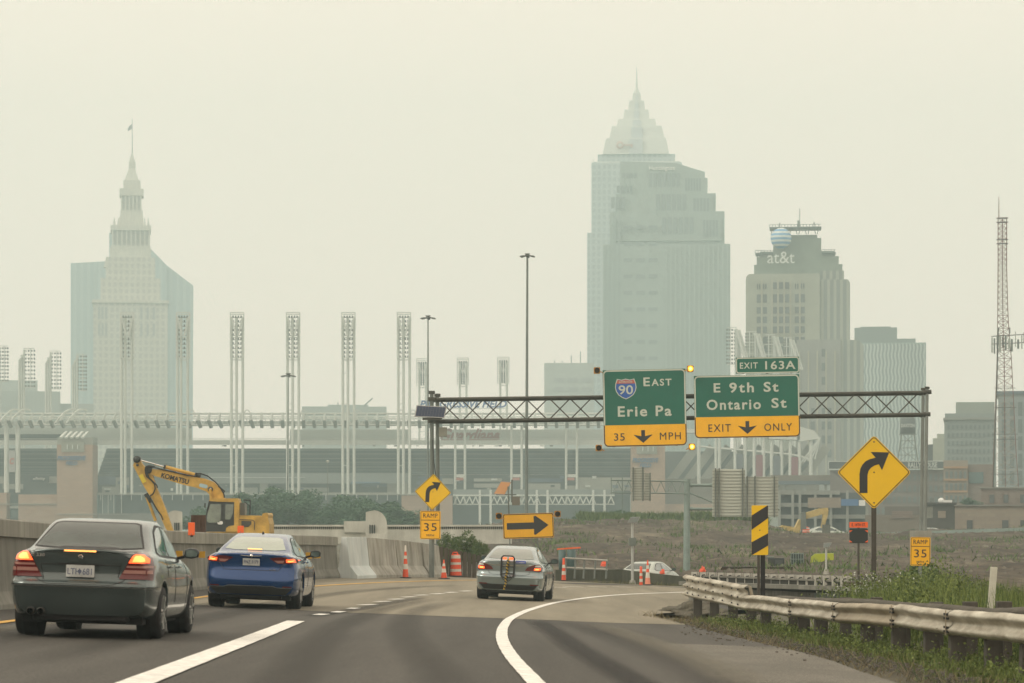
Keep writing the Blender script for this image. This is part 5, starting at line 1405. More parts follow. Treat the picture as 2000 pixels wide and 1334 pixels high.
M_keyc = mat('pale_crown_metal', (.60, .62, .59), .5, var=.06, scale=.08)
M_hunt = mat('grey_green_granite', (.25, .31, .29), .7, var=.1, scale=.03)
M_huntw = mat('dark_office_glass', (.14, .19, .19), .2, spec=.8)
M_lime = pilaster_mat('limestone_with_windows', (.56, .55, .49), (.43, .43, .40), 3.2, 3.7)
M_limep = mat('plain_limestone', (.57, .56, .50), .8, var=.1, scale=.1)
M_glass = pilaster_mat('pale_curtain_glass', (.38, .46, .47), (.31, .40, .42), 4.5, 400)
M_tan = mat('tan_terracotta', (.30, .315, .255), .85, var=.1, scale=.15)
M_tanrib = pilaster_mat('tan_ribbed_stone', (.29, .305, .255), (.16, .18, .165), 2.4, 900)
M_grn = mat('weathered_green_copper', (.17, .21, .17), .8, var=.15, scale=.3)
M_win = mat('window_glass', (.045, .055, .055), .15, spec=.8)

# -- tower with a stepped pyramid crown
t = TH('crowned_skyscraper', 1243, 1648, 'tallest pale skyscraper with a stepped pyramid crown and needle spire', 'skyscraper')
t.box('tower_shaft', 1147, 1340, 454, 1034, M_key, 50)
t.box('upper_shaft', 1155, 1332, 316, 454, M_key, 44, 3)
t.box('shoulder', 1158, 1328, 313, 316, M_keyc, 40, 5)
t.box('setback', 1167, 1319, 298, 313, M_key, 36, 7)
lv = [(1177, 1307, 298, 266), (1190, 1298, 266, 241), (1204, 1283, 241, 225), (1217, 1269, 225, 205), (1227, 1260, 205, 186), (1235, 1252, 186, 170)]
for i, (a, b, yb, yt) in enumerate(lv):
    w_ = b-a; t.frustum('crown_tier', a, b, yt, yb, a+w_*.05, b-w_*.05, M_keyc, w_*.3, w_*.27, dd=25-w_*.15)
    r = MB(); q = t.L(a+w_*.4, yt+3, 25-w_*.15-.4); q2 = t.L(a+w_*.6, yb, 25-w_*.15-.4); r.box(q.x, q2.x, 25-w_*.15-.6, 25-w_*.15+.6, q2.z, q.z); r.build('crown_window', mat('crown_glass', (.52, .57, .60), .4), t.e)
sp_ = MB(); sp_.tube(t.L(1243.5, 171, 25), t.L(1243.5, 160, 25), 2.2, .9); sp_.tube(t.L(1243.5, 160, 25), t.L(1243.5, 118, 25), .7, .15); sp_.build('spire', M_keyc, t.e)
lg = MB(); q = t.L(1211, 281, 5); lg.lathe([(1.2, -.3), (2.4, -.3), (2.4, .3), (1.2, .3), (1.2, -.3)], (q.x, 4.2, q.z), n=16, axis='y'); lg.box(q.x+2.2, q.x+8, 4.0, 4.6, q.z-.5, q.z+.5).box(q.x+6.4, q.x+7.8, 4.0, 4.6, q.z-1.6, q.z)
lg.build('key_emblem', mat('pale_key_sign', (.55, .40, .36), .6), t.e)  # emblem colour paled to lower its contrast
for x0, x1 in ((1158, 1163), (1316, 1320)):
    t.box('corner_mast', x0+1, x0+2, 306, 316, M_keyc, 1, 4)
# -- stepped granite office tower in front of it
t = TH('stepped_office_tower', 1302, 1456, 'broad grey granite office tower stepping down on both sides, lettering near its roof', 'skyscraper')
steps = [(1178, 1426, 477, 1034, 0, 46), (1191, 1415, 412, 478, 3, 40), (1198, 1409, 429, 470, 1.5, 43), (1202, 1398, 376, 430, 4.5, 36), (1205, 1393, 381, 413, 3.8, 38), (1211, 1382, 345, 382, 6, 32), (1211, 1377, 333, 360, 6.5, 30)]
for a, b, yt, yb, dd, dp in steps: t.box('tower_tier', a, b, yt, yb, M_hunt, dp, dd)
t.prism('tower_top', [(1211, 311), (1319, 315), (1377, 333), (1377, 346), (1211, 346)], M_hunt, 28, 7)
tx = MB(); q = t.L(1293, 326); add_text(tx, 'Huntington', q.x, q.z, w_=51*t.k, h=11*t.k, y=6.9, bold=.01, thick=.8); tx.build('roof_lettering', mat('pale_lettering', (.85, .86, .82), .6), t.e)
def wgroup(x0, x1, y0, y1, n, dd, nm='window_strip'):
    for k in range(n):
        a = x0+(x1-x0)*(k+.15)/n; b = x0+(x1-x0)*(k+.85)/n; t.box(nm, a, b, y0, y1, M_huntw, .6, dd-.3)
wgroup(1266, 1329, 335, 362, 7, 6.0); wgroup(1337, 1370, 346, 370, 6, 6.0); wgroup(1280, 1342, 378, 409, 6, 3.8); wgroup(1353, 1386, 386, 412, 5, 3.8)
wgroup(1292, 1356, 424, 456, 6, 1.5); wgroup(1372, 1403, 430, 462, 5, 1.5)
wgroup(1214, 1245, 335, 344, 4, 6.4); wgroup(1203, 1236, 360, 374, 4, 4.5); wgroup(1192, 1222, 383, 405, 3, 3)
for y in range(440, 1000, 32):
    for x in (1218, 1243, 1267): t.box('window_pair', x, x+17, y, y+7, M_huntw, .6, -.3)
for x in (1180, 1189, 1198, 1207): t.box('corner_strip', x, x+4.5, 420 if x > 1190 else 480, 1030, mat('corner_bay_glass', (.20, .26, .25), .3), .6, -.25 if x < 1191 else -.28)
for k in range(14): t.box('pier', 1300+k*9.2, 1302.4+k*9.2, 480, 1030, mat('pale_pier_stone', (.31, .37, .345), .7), .9, -.6)
# -- slant-topped glass tower behind the spired tower
t = TH('glass_tower', 258, 1790, 'pale glass tower with a slanted roofline behind the spired stone tower', 'skyscraper')
t.prism('glass_wall', [(139.5, 515), (190, 511.5), (190, 1034), (139.5, 1034)], M_glass, 55, 3)
t.prism('main_glass_wall', [(190.4, 512), (214, 511), (214, 455), (246, 452), (292.5, 484), (325, 517), (325, 1034), (190.4, 1034)], M_glass, 50, 0)
t.prism('slanted_glass_wall', [(325.4, 517), (377, 556), (375, 1034), (325.4, 1034)], M_glass, 45, 2)
# -- spired stone tower
t = TH('spired_stone_tower', 255, 1512, 'old stone tower with stacked colonnade tiers, a cone spire and a flag', 'skyscraper')
t.box('tower_shaft', 183, 327, 592, 1034, M_lime, 42)
t.box('cornice', 180.5, 329.5, 586, 592, M_limep, 44, -1)
t.box('setback_tier', 197, 313, 542, 586, M_lime, 33, 4.5)
t.box('setback_tier', 207, 303, 500, 542, M_lime, 27, 7.5)
t.box('setback_tier', 215, 295, 481, 500, M_limep, 23, 9.5)
t.box('colonnade_base', 217, 294, 476, 481, M_limep, 23, 9.4)
t.box('colonnade_core', 222, 290, 441, 476, mat('shaded_recess_stone', (.40, .41, .38), .85), 20, 11)
for k in range(9): t.box('column', 219+k*8.9, 221.8+k*8.9, 446, 476, M_limep, 2, 9.7)
t.box('entablature', 216, 295, 436, 446, M_limep, 23, 9.4)
for x in (221, 229, 280, 287):
    t.frustum('pinnacle', x, x+5, 421, 436, x+1.8, x+3.2, M_limep, 1.5, .4, dd=10)
t.box('drum_base', 233, 280, 418, 436, M_limep, 14, 14)
t.box('drum_core', 237, 276, 376, 418, mat('shaded_recess_stone', (0, 0, 0)), 12, 15)
for k in range(6): t.box('column', 236+k*7.5, 239+k*7.5, 376, 405, M_limep, 1.6, 14.2)
t.box('drum_wall', 235, 279, 405, 418, M_limep, 13.5, 14.1)
t.box('drum_cornice', 233.5, 280.5, 362, 376, M_limep, 14, 13.9)
t.box('lantern_base', 241, 274.5, 345, 362, M_limep, 10, 16)
t.frustum('stone_cone', 243, 271, 318, 345, 252.5, 263, M_limep, 8, 3.4, dd=17)
t.box('lantern', 251.5, 265, 307, 318, M_limep, 4, 19)
t.frustum('spire_tip', 252, 264, 288, 307, 257.2, 259.2, M_limep, 3.5, .5, dd=19.3)
MB().tube(t.L(258.3, 289, 21), t.L(258.3, 222, 21), .28, .15).build('flagpole', M_steel, t.e)
MB().add([t.L(258, 231, 21), t.L(253, 234, 22.5), t.L(249, 243, 20), t.L(250, 246, 20.5), t.L(254, 242, 22.5), t.L(258, 241, 21)], [(0, 1, 4, 5), (1, 2, 3, 4)]).build('flag', mat('flag_cloth', (.25, .25, .27), .8), t.e)
for x in (209,): t.frustum('corner_pinnacle', x-6, x+6, 498, 520, x-.8, x+.8, M_limep, 5, .6, dd=8)
# windows seen on the spired tower
for yy in (600, 632):
    for x in (192, 199, 206, 274, 286, 298): t.box('tall_window', x, x+4, yy, yy+24, mat('grey_recessed_glass', (.32, .35, .35), .3), .5, -.2)
# -- plain slab blocks
t = TH('flat_office_block', 1105, 1350, 'pale flat-topped office block with rooftop masts beside the tallest skyscraper', 'building')
t.box('facade', 1063, 1160, 709, 1034, mat('pale_block_stone', (.40, .44, .42), .8, var=.05, scale=.1), 40)
for y in (738, 756): 
    for x in (1082, 1109, 1136): t.box('window_band', x, x+20, y, y+8, mat('grey_recessed_glass', (0, 0, 0)), .6, -.3)
mm = MB()
for x, y in ((1098, 703), (1116, 692), (1134, 684), (1083, 702)): t.tube(mm, x, 709, x, y, .25, 10)
mm.build('roof_masts', M_steel, t.e)
t = TH('distant_low_block', 670, 1300, 'long low distant block seen just above the ballpark roof truss', 'building'); t.box('facade', 590, 755, 794, 1034, mat('dull_block_stone', (.34, .38, .36), .8), 40)
t.box('roof_house', 640, 720, 789, 794, mat('dull_block_stone', (0, 0, 0)), 12, 8)
cm = MB(); t.tube(cm, 708, 794, 728, 776, .4, 8); t.tube(cm, 660, 794, 660, 784, .25, 8); cm.build('roof_boom', M_steel, t.e)
t = TH('distant_terrace_block', 50, 1250, 'grey distant block with a stepped roof at the far left behind the flood lights', 'building')
t.box('facade', -60, 117, 764, 1034, mat('dull_block_stone', (0, 0, 0)), 40); t.box('upper_floor', -60, 73, 742, 764, mat('pale_block_stone', (0, 0, 0)), 30, 4)
t.box('low_wing', 117, 182, 787, 1034, mat('dull_block_stone', (0, 0, 0)), 30, 4)
# -- tan art deco tower
t = TH('art_deco_tower', 1558, 1000, 'tan art deco tower with a round blue and white globe logo and roof platforms', 'skyscraper')
t.box('front_face', 1457, 1601, 546, 1034, M_tan, 26)
t.prism('side_face', [(1601.3, 546), (1655, 546), (1659.5, 553), (1659.5, 1034), (1601.3, 1034)], M_tanrib, 24, 1)
t.prism('front_shoulder', [(1457, 546.2), (1458, 539), (1463, 534), (1601, 534), (1601, 546.2)], M_tan, 24, .6)
t.box('side_shoulder', 1601.3, 1648, 528, 545.8, M_tanrib, 20, 2.5)
t.box('upper_block', 1473, 1645, 515, 534, M_grn, 19, 3)
t.box('upper_block', 1478, 1638, 499, 515, M_grn, 17, 4)
t.box('upper_block', 1484, 1630, 488, 499, M_grn, 15, 5)
t.box('top_block', 1510, 1604, 462, 488, M_grn, 12, 6)
t.box('top_block', 1520, 1596, 455, 462, M_grn, 10, 7)
pm = MB()
for x0, x1, y, yy in ((1503, 1604, 439, 447), (1475, 1510, 489, 493), (1605, 1632, 489, 494)):
    a = t.L(x0, y+2); b = t.L(x1, y+4); pm.box(a.x, b.x, 3, 14, b.z, a.z)
    for k in range(int((x1-x0)/6)+1): t.tube(pm, x0+k*6, y+2, x0+k*6, y-2.5, .1, 3.2)
    t.tube(pm, x0, y-2.5, x1, y-2.5, .1, 3.2)
    for k in range(int((x1-x0)/9)): t.tube(pm, x0+6+k*9, y+4, x0+3+k*9+(6 if k % 2 else 0), yy+8, .16, 5)
pm.build('roof_platforms', mat('platform_steel', (.10, .13, .12), .6), t.e)
am = MB(); t.tube(am, 1562, 440, 1562, 402, .12, 8); t.tube(am, 1560, 438, 1560, 426, .5, 8); t.tube(am, 1523, 438, 1523, 430, .2, 8); t.tube(am, 1590, 438, 1590, 429, .2, 8); am.build('roof_aerials', M_postg, t.e)
def globe_mat():
    m = bpy.data.materials.new('striped_globe_paint'); m.use_nodes = True; n = m.node_tree; b = n.nodes['Principled BSDF']; b.inputs['Roughness'].default_value = .4
    tc = n.nodes.new('ShaderNodeTexCoord'); wv = n.nodes.new('ShaderNodeTexWave'); wv.wave_type = 'BANDS'; wv.bands_direction = 'Z'; wv.inputs['Scale'].default_value = .20; wv.inputs['Distortion'].default_value = .8; wv.inputs['Detail'].default_value = 0; wv.inputs['Detail Scale'].default_value = .3; wv.inputs['Phase Offset'].default_value = 1.2
    r = n.nodes.new('ShaderNodeValToRGB'); r.color_ramp.elements[0].position = .48; r.color_ramp.elements[0].color = (.08, .30, .55, 1); r.color_ramp.elements[1].position = .52; r.color_ramp.elements[1].color = (.62, .68, .68, 1)
    n.links.new(tc.outputs['Object'], wv.inputs['Vector']); n.links.new(wv.outputs['Fac'], r.inputs[0]); n.links.new(r.outputs[0], b.inputs['Base Color']); return m
q = t.L(1525.5, 464, 2.0); gb_ = MB(); rr = 20.5*t.k
gb_.lathe([(rr*math.sin(PI*k/24), -rr*math.cos(PI*k/24)) for k in range(25)], n=32)
gb_.build('globe_logo', globe_mat(), t.e, loc=q)
tx = MB(); q = t.L(1525.5, 503); add_text(tx, 'at&t', q.x, q.z, w_=53*t.k, h=23*t.k, y=-.6, bold=.0, thick=.6); tx.build('logo_lettering', mat('white_lettering', (.62, .65, .62), .5), t.e)
for i, y in enumerate((551, 574.5, 599.5, 618, 637.5, 658, 676, 694)):
    for j, x in enumerate((1478.5, 1490.5, 1510, 1521.7, 1533.5, 1552.5, 1564)):
        h = (13 if i == 0 else 16) if i < 2 else 12.5
        if i == 0 and j not in (2, 3, 4):
            for q_ in (0, 4.5): t.box('window', x+q_, x+q_+2.4, y+3, y+13, M_win, .5, -.25)
        else: t.box('window', x, x+7.6, y, y+h, M_win, .5, -.25)
for x in (1486.8, 1507, 1518.5, 1530.5, 1543, 1561): t.box('pilaster', x, x+2.6, 546, 700, mat('pale_tan_stone', (.36, .35, .27), .8), .7, -.6)
t.box('lower_front', 1556, 1640, 668, 1034, mat('mauve_tan_stone', (.24, .245, .225), .85, var=.08, scale=.1), 18, -12)
t.prism('lower_side', [(1640.3, 668), (1676, 669), (1684.5, 680), (1684.5, 1034), (1640.3, 1034)], M_tanrib, 17, -11)
for y in (686, 713, 740, 800, 826, 853, 880):
    for x in ((1604,) if y < 790 else (1584, 1604, 1616)): t.box('window', x, x+6.5, y, y+15, M_win, .5, -12.25)
for k in range(5): t.box('pilaster', 1560+k*17, 1563+k*17, 690, 1030, mat('pale_tan_stone', (0, 0, 0)), .6, -12.5)
# -- rounded hotel block with vertical fins
t = TH('finned_round_tower', 1737, 1200, 'pale round-cornered tower clad in wavy vertical fins right of the tan tower', 'building')
def wave_mat():
    m = bpy.data.materials.new('wavy_fin_cladding'); m.use_nodes = True; n = m.node_tree; b = n.nodes['Principled BSDF']; b.inputs['Roughness'].default_value = .5
    tc = n.nodes.new('ShaderNodeTexCoord'); sp = n.nodes.new('ShaderNodeSeparateXYZ'); n.links.new(tc.outputs['Object'], sp.inputs[0])
    s1 = n.nodes.new('ShaderNodeMath'); s1.operation = 'MULTIPLY'; n.links.new(sp.outputs[2], s1.inputs[0]); s1.inputs[1].default_value = .9
    s2 = n.nodes.new('ShaderNodeMath'); s2.operation = 'SINE'; n.links.new(s1.outputs[0], s2.inputs[0])
    s3 = n.nodes.new('ShaderNodeMath'); s3.operation = 'MULTIPLY_ADD'; n.links.new(s2.outputs[0], s3.inputs[0]); s3.inputs[1].default_value = .22; n.links.new(sp.outputs[0], s3.inputs[2])
    s4 = n.nodes.new('ShaderNodeMath'); s4.operation = 'DIVIDE'; n.links.new(s3.outputs[0], s4.inputs[0]); s4.inputs[1].default_value = 1.6
    s5 = n.nodes.new('ShaderNodeMath'); s5.operation = 'FRACT'; n.links.new(s4.outputs[0], s5.inputs[0])
    r = n.nodes.new('ShaderNodeValToRGB'); r.color_ramp.elements[0].position = .42; r.color_ramp.elements[0].color = (.12, .17, .18, 1); r.color_ramp.elements[1].position = .55; r.color_ramp.elements[1].color = (.42, .47, .44, 1)
    n.links.new(s5.outputs[0], r.inputs[0]); n.links.new(r.outputs[0], b.inputs['Base Color']); return m
fp = []
for k in range(13):
    u = k/12; x = 1660+148*u; a = t.L(x, 670); fp.append((a.x, 6*(1-math.sin(PI*min(1, u*1.0+.0)))*.9))
fp += [(fp[-1][0], 34), (fp[0][0], 34)]
zt_, zb_ = t.L(0, 671).z, t.L(0, 1034).z
MB().prism(fp, zb_, zt_, axis='z').build('finned_wall', wave_mat(), t.e)
t.box('parapet', 1664, 1808, 668, 671, M_pgreen if 'M_pgreen' in globals() else M_grn, 26, 5)
M_hb = mat('hotel_roof_house', (.13, .16, .15), .7)
t.box('roof_house', 1669, 1752, 637, 669, M_hb, 16, 8); t.box('roof_house', 1752, 1788, 659, 669, M_hb, 14, 9)
t.box('roof_plant', 1680, 1740, 634.5, 637, M_hb, 8, 10)
# -- right-hand blocks
M_brown_b = brickmat('brown_brick', (.16, .125, .105), (.19, .15, .125), (.20, .17, .15), 1.0, .8, .3, .03)
M_tanb = brickmat('pale_tan_brick', (.23, .195, .155), (.27, .23, .18), (.22, .2, .17), 1.0, 1.2, .5, .03)
M_greyb = mat('grey_office_wall', (.19, .22, .21), .7, var=.1, scale=.1)
def grid_windows(t, x0, x1, y0, y1, nx_, ny_, m, dd=-.2, fx=.6, fy=.6, nm='window'):
    for i in range(nx_):
        for j in range(ny_):
            a = x0+(x1-x0)*(i+(1-fx)/2)/nx_; b = a+(x1-x0)*fx/nx_; c = y0+(y1-y0)*(j+(1-fy)/2)/ny_; d = c+(y1-y0)*fy/ny_
            t.box(nm, a, b, c, d, m, .4, dd)
t = TH('grey_cornice_block', 1895, 700, 'grey wide office block with cornice and set-back top floor left of the mast', 'building')
t.box('facade', 1845, 1945, 820, 1034, M_greyb, 25); t.box('cornice', 1843, 1945, 816, 820, mat('pale_cornice', (.2, .21, .19), .8), 26, -.6); t.box('attic', 1846, 1945, 807, 816, M_greyb, 22, 1); t.box('top_floor', 1867, 1942, 784, 807, mat('pale_green_panel', (.22, .25, .22), .7), 16, 4)
grid_windows(t, 1849, 1943, 826, 905, 11, 5, mat('dull_window', (.11, .135, .135), .35), fx=.45, fy=.55)
t = TH('blue_grey_block', 1975, 620, 'blue-grey office block with tall dark glass at the right edge of the view', 'building')
t.box('facade', 1950, 2030, 770, 1034, mat('blue_grey_panel', (.22, .26, .265), .6), 25); t.box('parapet', 1948, 2032, 764, 770, mat('blue_fascia', (.09, .12, .15), .6), 26, -.5)
grid_windows(t, 1953, 2000, 782, 950, 3, 5, mat('dull_window', (0, 0, 0)), fx=.5, fy=.8)
t = TH('banded_brick_block', 1867, 520, 'brick block with pale orange floor bands behind the small dark building', 'building')
t.box('facade', 1843, 1890, 899, 1034, M_tanb, 20); t.box('side_wing', 1890.3, 1940, 907, 1034, M_brown_b, 18, 1)
for y in (911, 935, 958): t.box('floor_band', 1843, 1890, y, y+4, mat('orange_tile_band', (.33, .21, .12), .8), .4, -.3)
grid_windows(t, 1845, 1889, 916, 1010, 5, 4, mat('dull_window', (0, 0, 0)), fx=.6, fy=.6); t.box('window', 1892, 1920, 922, 944, mat('teal_glass', (.08, .13, .13), .2), .4, .8)
t = TH('narrow_dark_block', 1817, 640, 'narrow dark block rising just right of the water tower', 'building'); t.box('facade', 1811, 1822, 868, 1034, mat('dark_slab', (.07, .075, .075), .8), 12)
t = TH('narrow_pale_block', 1833, 760, 'pale stone block between the narrow dark block and the grey cornice block', 'building'); t.box('facade', 1822, 1846, 856, 1034, M_tan, 12); t.box('roof_house', 1830, 1845, 847, 856, M_tan, 8, 2)
t = TH('store_block', 1730, 580, 'long brick store block with a dark RALLY HOUSE roof sign behind the large diamond sign', 'building')
t.box('facade', 1622, 1842, 918, 1034, mat('mauve_brick_wall', (.16, .14, .125), .85, var=.12, scale=.2), 22)
t.box('roof_sign_board', 1620, 1844, 902, 915.5, mat('dark_sign_board', (.06, .075, .075), .6), .6, -1.2)
sf = MB()
for (a, b, c, d) in ((1619, 1845, 900.5, 902), (1619, 1845, 915.5, 917), (1619, 1620.2, 902, 915.5), (1843.8, 1845, 902, 915.5)):
    p_ = t.L(a, c); q_ = t.L(b, d); sf.box(p_.x, q_.x, -1.4, -.7, q_.z, p_.z)
sf.build('sign_frame', mat('pale_sign_frame', (.5, .55, .52), .6), t.e)
tx = MB(); q = t.L(1801, 908.7); add_text(tx, 'RALLY HOUSE', q.x, q.z, w_=56*t.k, h=10.5*t.k, y=-1.4, bold=.02, thick=.2); tx.build('sign_lettering', mat('pale_sign_frame', (0, 0, 0)), t.e)
grid_windows(t, 1700, 1842, 922, 1008, 14, 4, mat('dull_window', (0, 0, 0)), fx=.55, fy=.55)
# water tower
t = TH('water_tower', 1773, 600, 'old rooftop water tank on spread lattice legs, lettered in white', 'water tower', ybase=902)
q = t.L(1773, 846); q1 = t.L(1773, 818); rr = 15*t.k
MB().lathe([(0, q.z), (rr, q.z), (rr, q1.z), (rr*.75, q1.z+.7), (0, q1.z+1.0)], (q.x, 5, 0), n=24).build('tank', mat('tank_grey', (.10, .115, .115), .7, var=.1, scale=1), t.e)
MB().lathe([(rr*1.15, q.z-.15), (rr*1.15, q.z)], (q.x, 5, 0), n=24).build('tank_walkway', M_postg, t.e)
tx = MB(); q2 = t.L(1773, 831); add_text(tx, 'DAXTON', q2.x, q2.z+.1, w_=26*t.k, h=7*t.k, y=5-rr-.25, bold=.02, thick=.15); tx.build('tank_lettering', mat('pale_sign_frame', (0, 0, 0)), t.e)
lm = MB()
for sx_, dd in ((-1, -1), (1, -1), (-1, 1), (1, 1)): t.tube(lm, 1773+sx_*12, 846, 1773+sx_*20, 902, .13, 5+dd*1.2, 5+dd*2.2)
for y, w_ in ((860, 14), (874, 16), (888, 18)): t.tube(lm, 1773-w_, y, 1773+w_, y, .08, 3.4)
for y, y2, w_, w2 in ((846, 874, 12, 16), (874, 902, 16, 20)):
    t.tube(lm, 1773-w_, y, 1773+w2, y2, .06, 3.4); t.tube(lm, 1773+w_, y, 1773-w2, y2, .06, 3.4)
lm.build('legs', M_postg, t.e)
# near low buildings on the right
t = TH('low_brick_building', 1935, 340, 'long low pinkish brick building with small dark windows at the right edge', 'building', ybase=1040)
t.box('wall', 1866, 2080, 988, 1046, M_tanb, 14); t.box('roof_edge', 1864, 2082, 986, 988.2, mat('roof_edge_metal', (.2, .2, .18), .7), 15, -.3)
for x, y, w_, h in ((1889, 1016, 11, 17), (1957, 1016, 12, 17), (1992, 1016, 12, 17)): t.box('window', x, x+w_, y, y+h, M_win, .3, -.15)
t = TH('upper_brick_building', 1960, 400, 'darker red-brown brick building standing above the long low brick one', 'building')
t.box('wall', 1917, 2060, 954, 1034, M_brown_b, 16); t.box('parapet', 1915, 2062, 951.5, 954, mat('roof_edge_metal', (0, 0, 0)), 17, -.3)
for x in (1933, 1960, 1992): t.box('window', x, x+9, 966, 982, M_win, .3, -.15)
t = TH('small_dark_building', 1835, 345, 'small dark building with a louvred bay and rooftop vents beside the gantry post', 'building', ybase=1040)
t.box('wall', 1808, 1865, 985, 1042, mat('dark_grey_brick', (.085, .085, .075), .85, var=.15, scale=.6), 9); t.box('roof_slab', 1805, 1868, 981.5, 985, mat('dark_roof', (.06, .06, .055), .8), 10, -.5)
lv_ = MB()
for k in range(10): a = t.L(1808, 990+k*2.3); lv_.box(a.x, a.x+14*t.k, -.15, -.02, a.z-.07, a.z)
lv_.build('louvre_panel', mat('pale_louvre', (.35, .36, .30), .7), t.e)
t.box('brick_panel', 1832, 1847, 998, 1012, M_tanb, .3, -.2)
vm = MB()
for x, w_, h in ((1820, 8, 9), (1862, 5, 7)): a = t.L(x-w_/2, 982-h); b = t.L(x+w_/2, 982); vm.box(a.x, b.x, 1, 2, b.z, a.z)
vm.build('roof_vents', M_postg, t.e)
q = t.L(1838, 978, 3); MB().lathe([(.42*math.sin(PI*k/8), -.42*math.cos(PI*k/8)) for k in range(9)], q, n=12).build('roof_dome', mat('white_dome', (.7, .72, .7), .3), t.e)
q = t.L(1852, 979, 3); MB().cbox(q, (1.4, 1, .35)).build('roof_unit', mat('white_dome', (0, 0, 0)), t.e)
t = TH('low_service_building', 1750, 380, 'low brown service building with blank panels left of the gantry post', 'building', ybase=1040)
t.box('wall', 1690, 1806, 1006, 1042, mat('dusty_tan_wall', (.17, .15, .12), .85, var=.12, scale=.4), 9); t.box('upper_wall', 1728, 1805, 989, 1006, mat('dusty_grey_wall', (.13, .125, .11), .85), 8, .5)
t.box('blank_panel', 1742, 1782, 998, 1012, M_brown_b, .3, -.2)
t = TH('parking_garage', 1605, 430, 'open concrete parking garage with dark decks, right of the far sign backs', 'building', ybase=1040)
M_gar = mat('garage_concrete', (.25, .27, .25), .8, var=.08, scale=.2)
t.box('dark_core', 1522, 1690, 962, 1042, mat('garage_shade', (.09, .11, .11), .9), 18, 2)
for y in (958, 982, 1005): t.box('deck_edge', 1520, 1640 if y < 1000 else 1694, y, y+8, M_gar, 20, 0)
for x in (1520, 1546, 1560, 1590, 1620, 1652, 1690): t.box('pillar', x, x+5, 958, 1042, M_gar, .8, -.5)
t.box('brick_front', 1578, 1642, 972, 992, M_tanb, .8, -.9); t.box('blue_banner', 1642.5, 1676, 975, 988, mat('blue_banner_cloth', (.07, .16, .32), .7), .3, -1.0)
t.box('white_notice', 1677, 1689, 977, 988, mat('white_dome', (0, 0, 0)), .3, -1.0)
t = TH('elevated_walkway', 1590, 600, 'blue-grey elevated walkway band crossing behind the far sign backs', 'walkway', ybase=1000)
t.box('walkway_deck', 1500, 1662, 939, 946, mat('blue_fascia', (0, 0, 0)), 4); t.box('walkway_wall', 1505, 1660, 928, 939, mat('dusty_tan_wall', (0, 0, 0)), 3, .4)
for x in (1530, 1570, 1610, 1650): t.box('walkway_pier', x, x+5, 946, 1034, M_gar, 2, .6)
# lattice communication mast
t = TH('communication_mast', 1958, 440, 'tall red-brown lattice mast with clusters of antennas at mid height', 'mast', ybase=1040)
M_mast = mat('rusty_mast_paint', (.17, .075, .055), .7); M_mastw = mat('pale_mast_paint', (.30, .28, .24), .7)
yy = [425, 520, 600, 640, 700, 760, 820, 880, 940, 1038]; wl = [1949.5, 1949.5, 1949, 1948.5, 1947.5, 1945.5, 1943.5, 1941, 1939, 1936]; wr_ = [1966, 1966, 1968, 1970, 1975, 1978, 1981, 1984, 1988, 1995]
lx = lambda y: lin(yy, wl, y); rx = lambda y: lin(yy, wr_, y)
for nm, f_, dd in (('mast_leg', lx, 0), ('mast_leg', rx, 0), ('mast_leg', lambda y: (lx(y)+rx(y))/2, 1.2)):
    lm = MB()
    for a, b in zip(yy[:-1], yy[1:]): lm.tube(t.L(f_(a), a, dd), t.L(f_(b), b, dd), .075, n=6)
    lm.build(nm, M_mast, t.e)
y = 425; k = 0
b_ = MB(); pk = 0
while y < 1030:
    st_ = max(7, (rx(y)-lx(y))*.62); y2 = min(1036, y+st_)
    if k//9 != pk: b_.build('lattice_bracing', M_mast if pk % 2 == 0 else M_mastw, t.e); b_ = MB(); pk = k//9
    for (A, B) in ((lx, rx), (rx, lx)): b_.tube(t.L(A(y), y), t.L(B(y2), y2), .04, n=4)
    mid = lambda q: (lx(q)+rx(q))/2
    b_.tube(t.L(lx(y), y), t.L(mid(y2), y2, 1.2), .036, n=4); b_.tube(t.L(rx(y), y), t.L(mid(y2), y2, 1.2), .036, n=4)
    b_.tube(t.L(lx(y), y), t.L(rx(y), y), .036, n=4); y = y2; k += 1
b_.build('lattice_bracing', M_mast if pk % 2 == 0 else M_mastw, t.e)
cb_ = MB()
for a, b in ((640, 760), (760, 880), (880, 1036)): cb_.bar(t.L(lx(a)+1.5, a, -.2), t.L(lx(b)+1.5, b, -.2), .50, .2)
cb_.build('cable_bundle', M_dsteel, t.e)
MB().tube(t.L(1951, 425), t.L(1951, 384), .08, .04).build('top_aerial', M_mast, t.e)
for y in (426, 434, 468, 476):
    MB().bar(t.L(1946, y), t.L(1969, y), .25, .14).build('mast_platform', M_dsteel, t.e)
an = MB()
MB().tube(t.L(1936, 657, -.3), t.L(1999, 654, -.3), .07).tube(t.L(1936, 672, -.3), t.L(1999, 670, -.3), .07).build('antenna_frame', M_dsteel, t.e)
for x, y, w_, h, dd in ((1938, 674, 2.6, 30, -.6), (1942.5, 676, 3.2, 30, -.9), (1948, 668, 3, 26, -.5), (1953, 673, 4.4, 30, -1), (1958.5, 668, 2.4, 22, .6), (1964, 671, 3.6, 28, -.8), (1971, 672, 4.4, 20, -.9), (1976, 675, 3.6, 24, -.6), (1983, 663, 1.6, 30, -.4), (1988, 673, 4, 18, -.8), (1995, 669, 2.4, 26, -.7), (1999, 660, 1.5, 20, -.4), (1949, 646, 2, 12, -.3), (1972, 646, 2, 12, -.3)):
    q = t.L(x, y, dd); MB().cbox((0, 0, 0), (w_*t.k, .22, h*t.k)).build('panel_antenna', M_postg if int(x) % 3 else mat('pale_antenna', (.30, .33, .30), .6), t.e, loc=q, bevel=.03)
